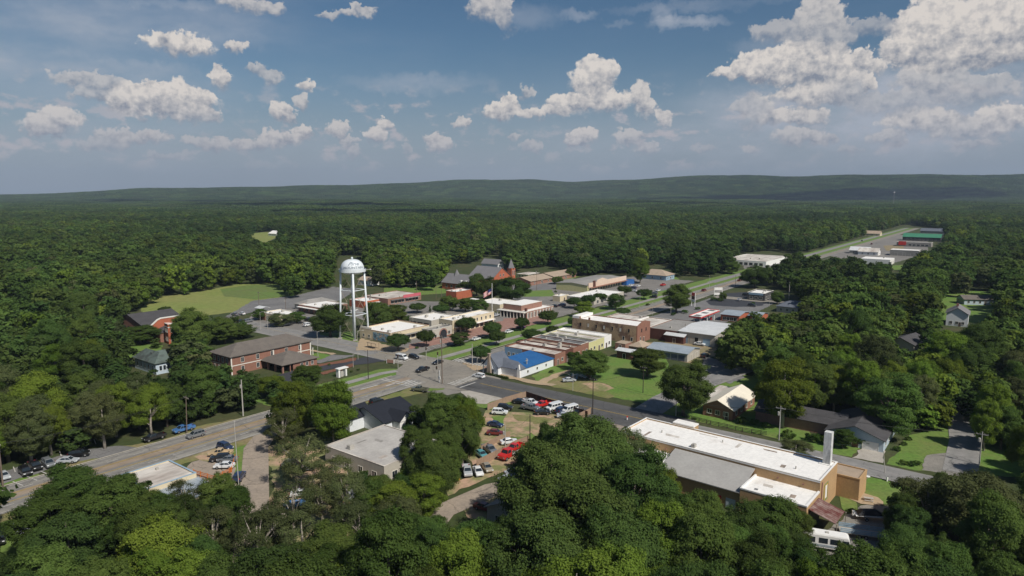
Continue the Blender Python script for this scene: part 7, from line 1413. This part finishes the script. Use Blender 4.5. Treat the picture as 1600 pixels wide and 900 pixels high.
# far: tiles of canopy
pc = bpy.data.collections.new('canopy_source'); TS = 84.
for i in range(5):
    rg3 = np.random.default_rng(50+i); V = []; n_t = 118
    cx = rg3.uniform(-TS/2, TS/2, (n_t, 2))
    for k in range(n_t):
        Rr = rg3.uniform(3.4, 6.2); H = rg3.uniform(12, 18); nc = 46
        d = rg3.normal(size=(nc, 3)); d /= np.linalg.norm(d, axis=1)[:, None]; d[:, 2] = np.abs(d[:, 2])*1.1-.15
        pos = np.array([cx[k, 0], cx[k, 1], H-Rr*.95])+d*Rr*rg3.uniform(.7, 1.0, (nc, 1))
        nn = d+rg3.normal(size=d.shape)*.35; nn /= np.linalg.norm(nn, axis=1)[:, None]; tt = np.cross(nn, rg3.normal(size=d.shape)); tt /= np.linalg.norm(tt, axis=1)[:, None]; bb = np.cross(nn, tt); s_ = rg3.uniform(1.1, 2.0, (nc, 1))
        V.append(np.stack([pos-tt*s_, pos-bb*s_, pos+tt*s_, pos+bb*s_], 1).reshape(-1, 3))
    o = bpy.data.objects.new('canopy%02d' % i, quads_mesh('canopy', np.concatenate(V), F_[('oak','dark','mid','oak','dark')[i]])); pc.objects.link(o)
pts = []; y = 1650.
while y < 8200:
    st = TS*.86; w = y*.80+60; x = -w
    while x < w:
        X, Y = x+rg.uniform(-8, 8), y+rg.uniform(-8, 8)
        if y > 6200 and TH(X, Y) < 10 and math.hypot(X, Y) > 7000: x += st; continue
        e = 40; zx = (TH(X+e, Y)-TH(X-e, Y))/(2*e); zy = (TH(X, Y+e)-TH(X, Y-e))/(2*e)
        q = Vector((-zx, -zy, 1)).normalized().to_track_quat('Z', 'Y').to_euler(); q = (Matrix.Rotation(0, 3, 'Z') @ q.to_matrix() @ Matrix.Rotation(rg.uniform(0, 6.28), 3, 'Z')).to_euler()
        pts.append((X, Y, TH(X, Y)-1, tuple(q), (1, 1, rg.uniform(.85, 1.1)), rg.randrange(5)))
        x += st
    y += st
woods('far_woods', pts, pc, None, 'far woods covering the plain and the long ridge under the horizon')
# ---------------------------------------------------------------- haze
hz = bpy.data.meshes.new('haze'); hb = MB().box(-9800,9800,-300,9800,-45,380)
hm_ = bpy.data.materials.new('haze_air'); hm_.use_nodes = True; nt = hm_.node_tree; nt.nodes.clear()
ho = nt.nodes.new('ShaderNodeOutputMaterial'); pv = nt.nodes.new('ShaderNodeVolumePrincipled'); pv.inputs['Color'].default_value = (.56,.70,.90,1); pv.inputs['Density'].default_value = 6.2e-5; pv.inputs['Anisotropy'].default_value = 0.
nt.links.new(pv.outputs[0], ho.inputs['Volume'])
tag(hb.build('haze', hm_), kind='stuff', label='thin pale summer haze over the woods', cat='haze')

# ---------------------------------------------------------------- clouds added out of view, placed so that their shadows band the woods
cm_ = bpy.data.materials.new('cloud_white'); cm_.use_nodes = True; nt = cm_.node_tree; nt.nodes.clear(); co_ = nt.nodes.new('ShaderNodeOutputMaterial'); cd_ = nt.nodes.new('ShaderNodeBsdfDiffuse'); cd_.inputs[0].default_value = (.85,.85,.86,1); nt.links.new(cd_.outputs[0], co_.inputs[0])
for i, (sx_, sy_, rx_, ry_) in enumerate([(-360,1900,330,110),(-900,2700,520,170),(1900,4300,1300,420),(700,2900,420,130),(-1900,3900,600,260)]):
    cz = 1400. if sx_ < 1500 else 2700.; dsp = cz/math.tan(SUN_EL); cx_, cy_ = sx_+math.sin(SUN_AZ)*dsp, sy_+math.cos(SUN_AZ)*dsp
    rgc = random.Random(70+i); m = MB()
    bm = bmesh.new()
    for k in range(26):
        a = rgc.uniform(0, 6.28); q = math.sqrt(rgc.random())*.85; rr = rgc.uniform(.16, .34)*min(rx_, ry_*2)
        geo_ = bmesh.ops.create_icosphere(bm, subdivisions=3, radius=rr)
        for v in geo_['verts']:
            n_ = v.co.normalized(); v.co *= 1+.10*math.sin(n_.x*9+k)+.08*math.sin(n_.y*13+k*2)+.06*math.sin(n_.z*17); v.co.z = max(v.co.z*.6, -rr*.12); v.co += Vector((math.cos(a)*q*rx_, math.sin(a)*q*ry_, (1-q)*ry_*.3))
    me = bpy.data.meshes.new('cloud'); bm.to_mesh(me); bm.free(); me.materials.append(cm_); me.polygons.foreach_set('use_smooth', [True]*len(me.polygons))
    o = link('cloud', me); o.location = (cx_, cy_, cz); tag(o, kind='structure')
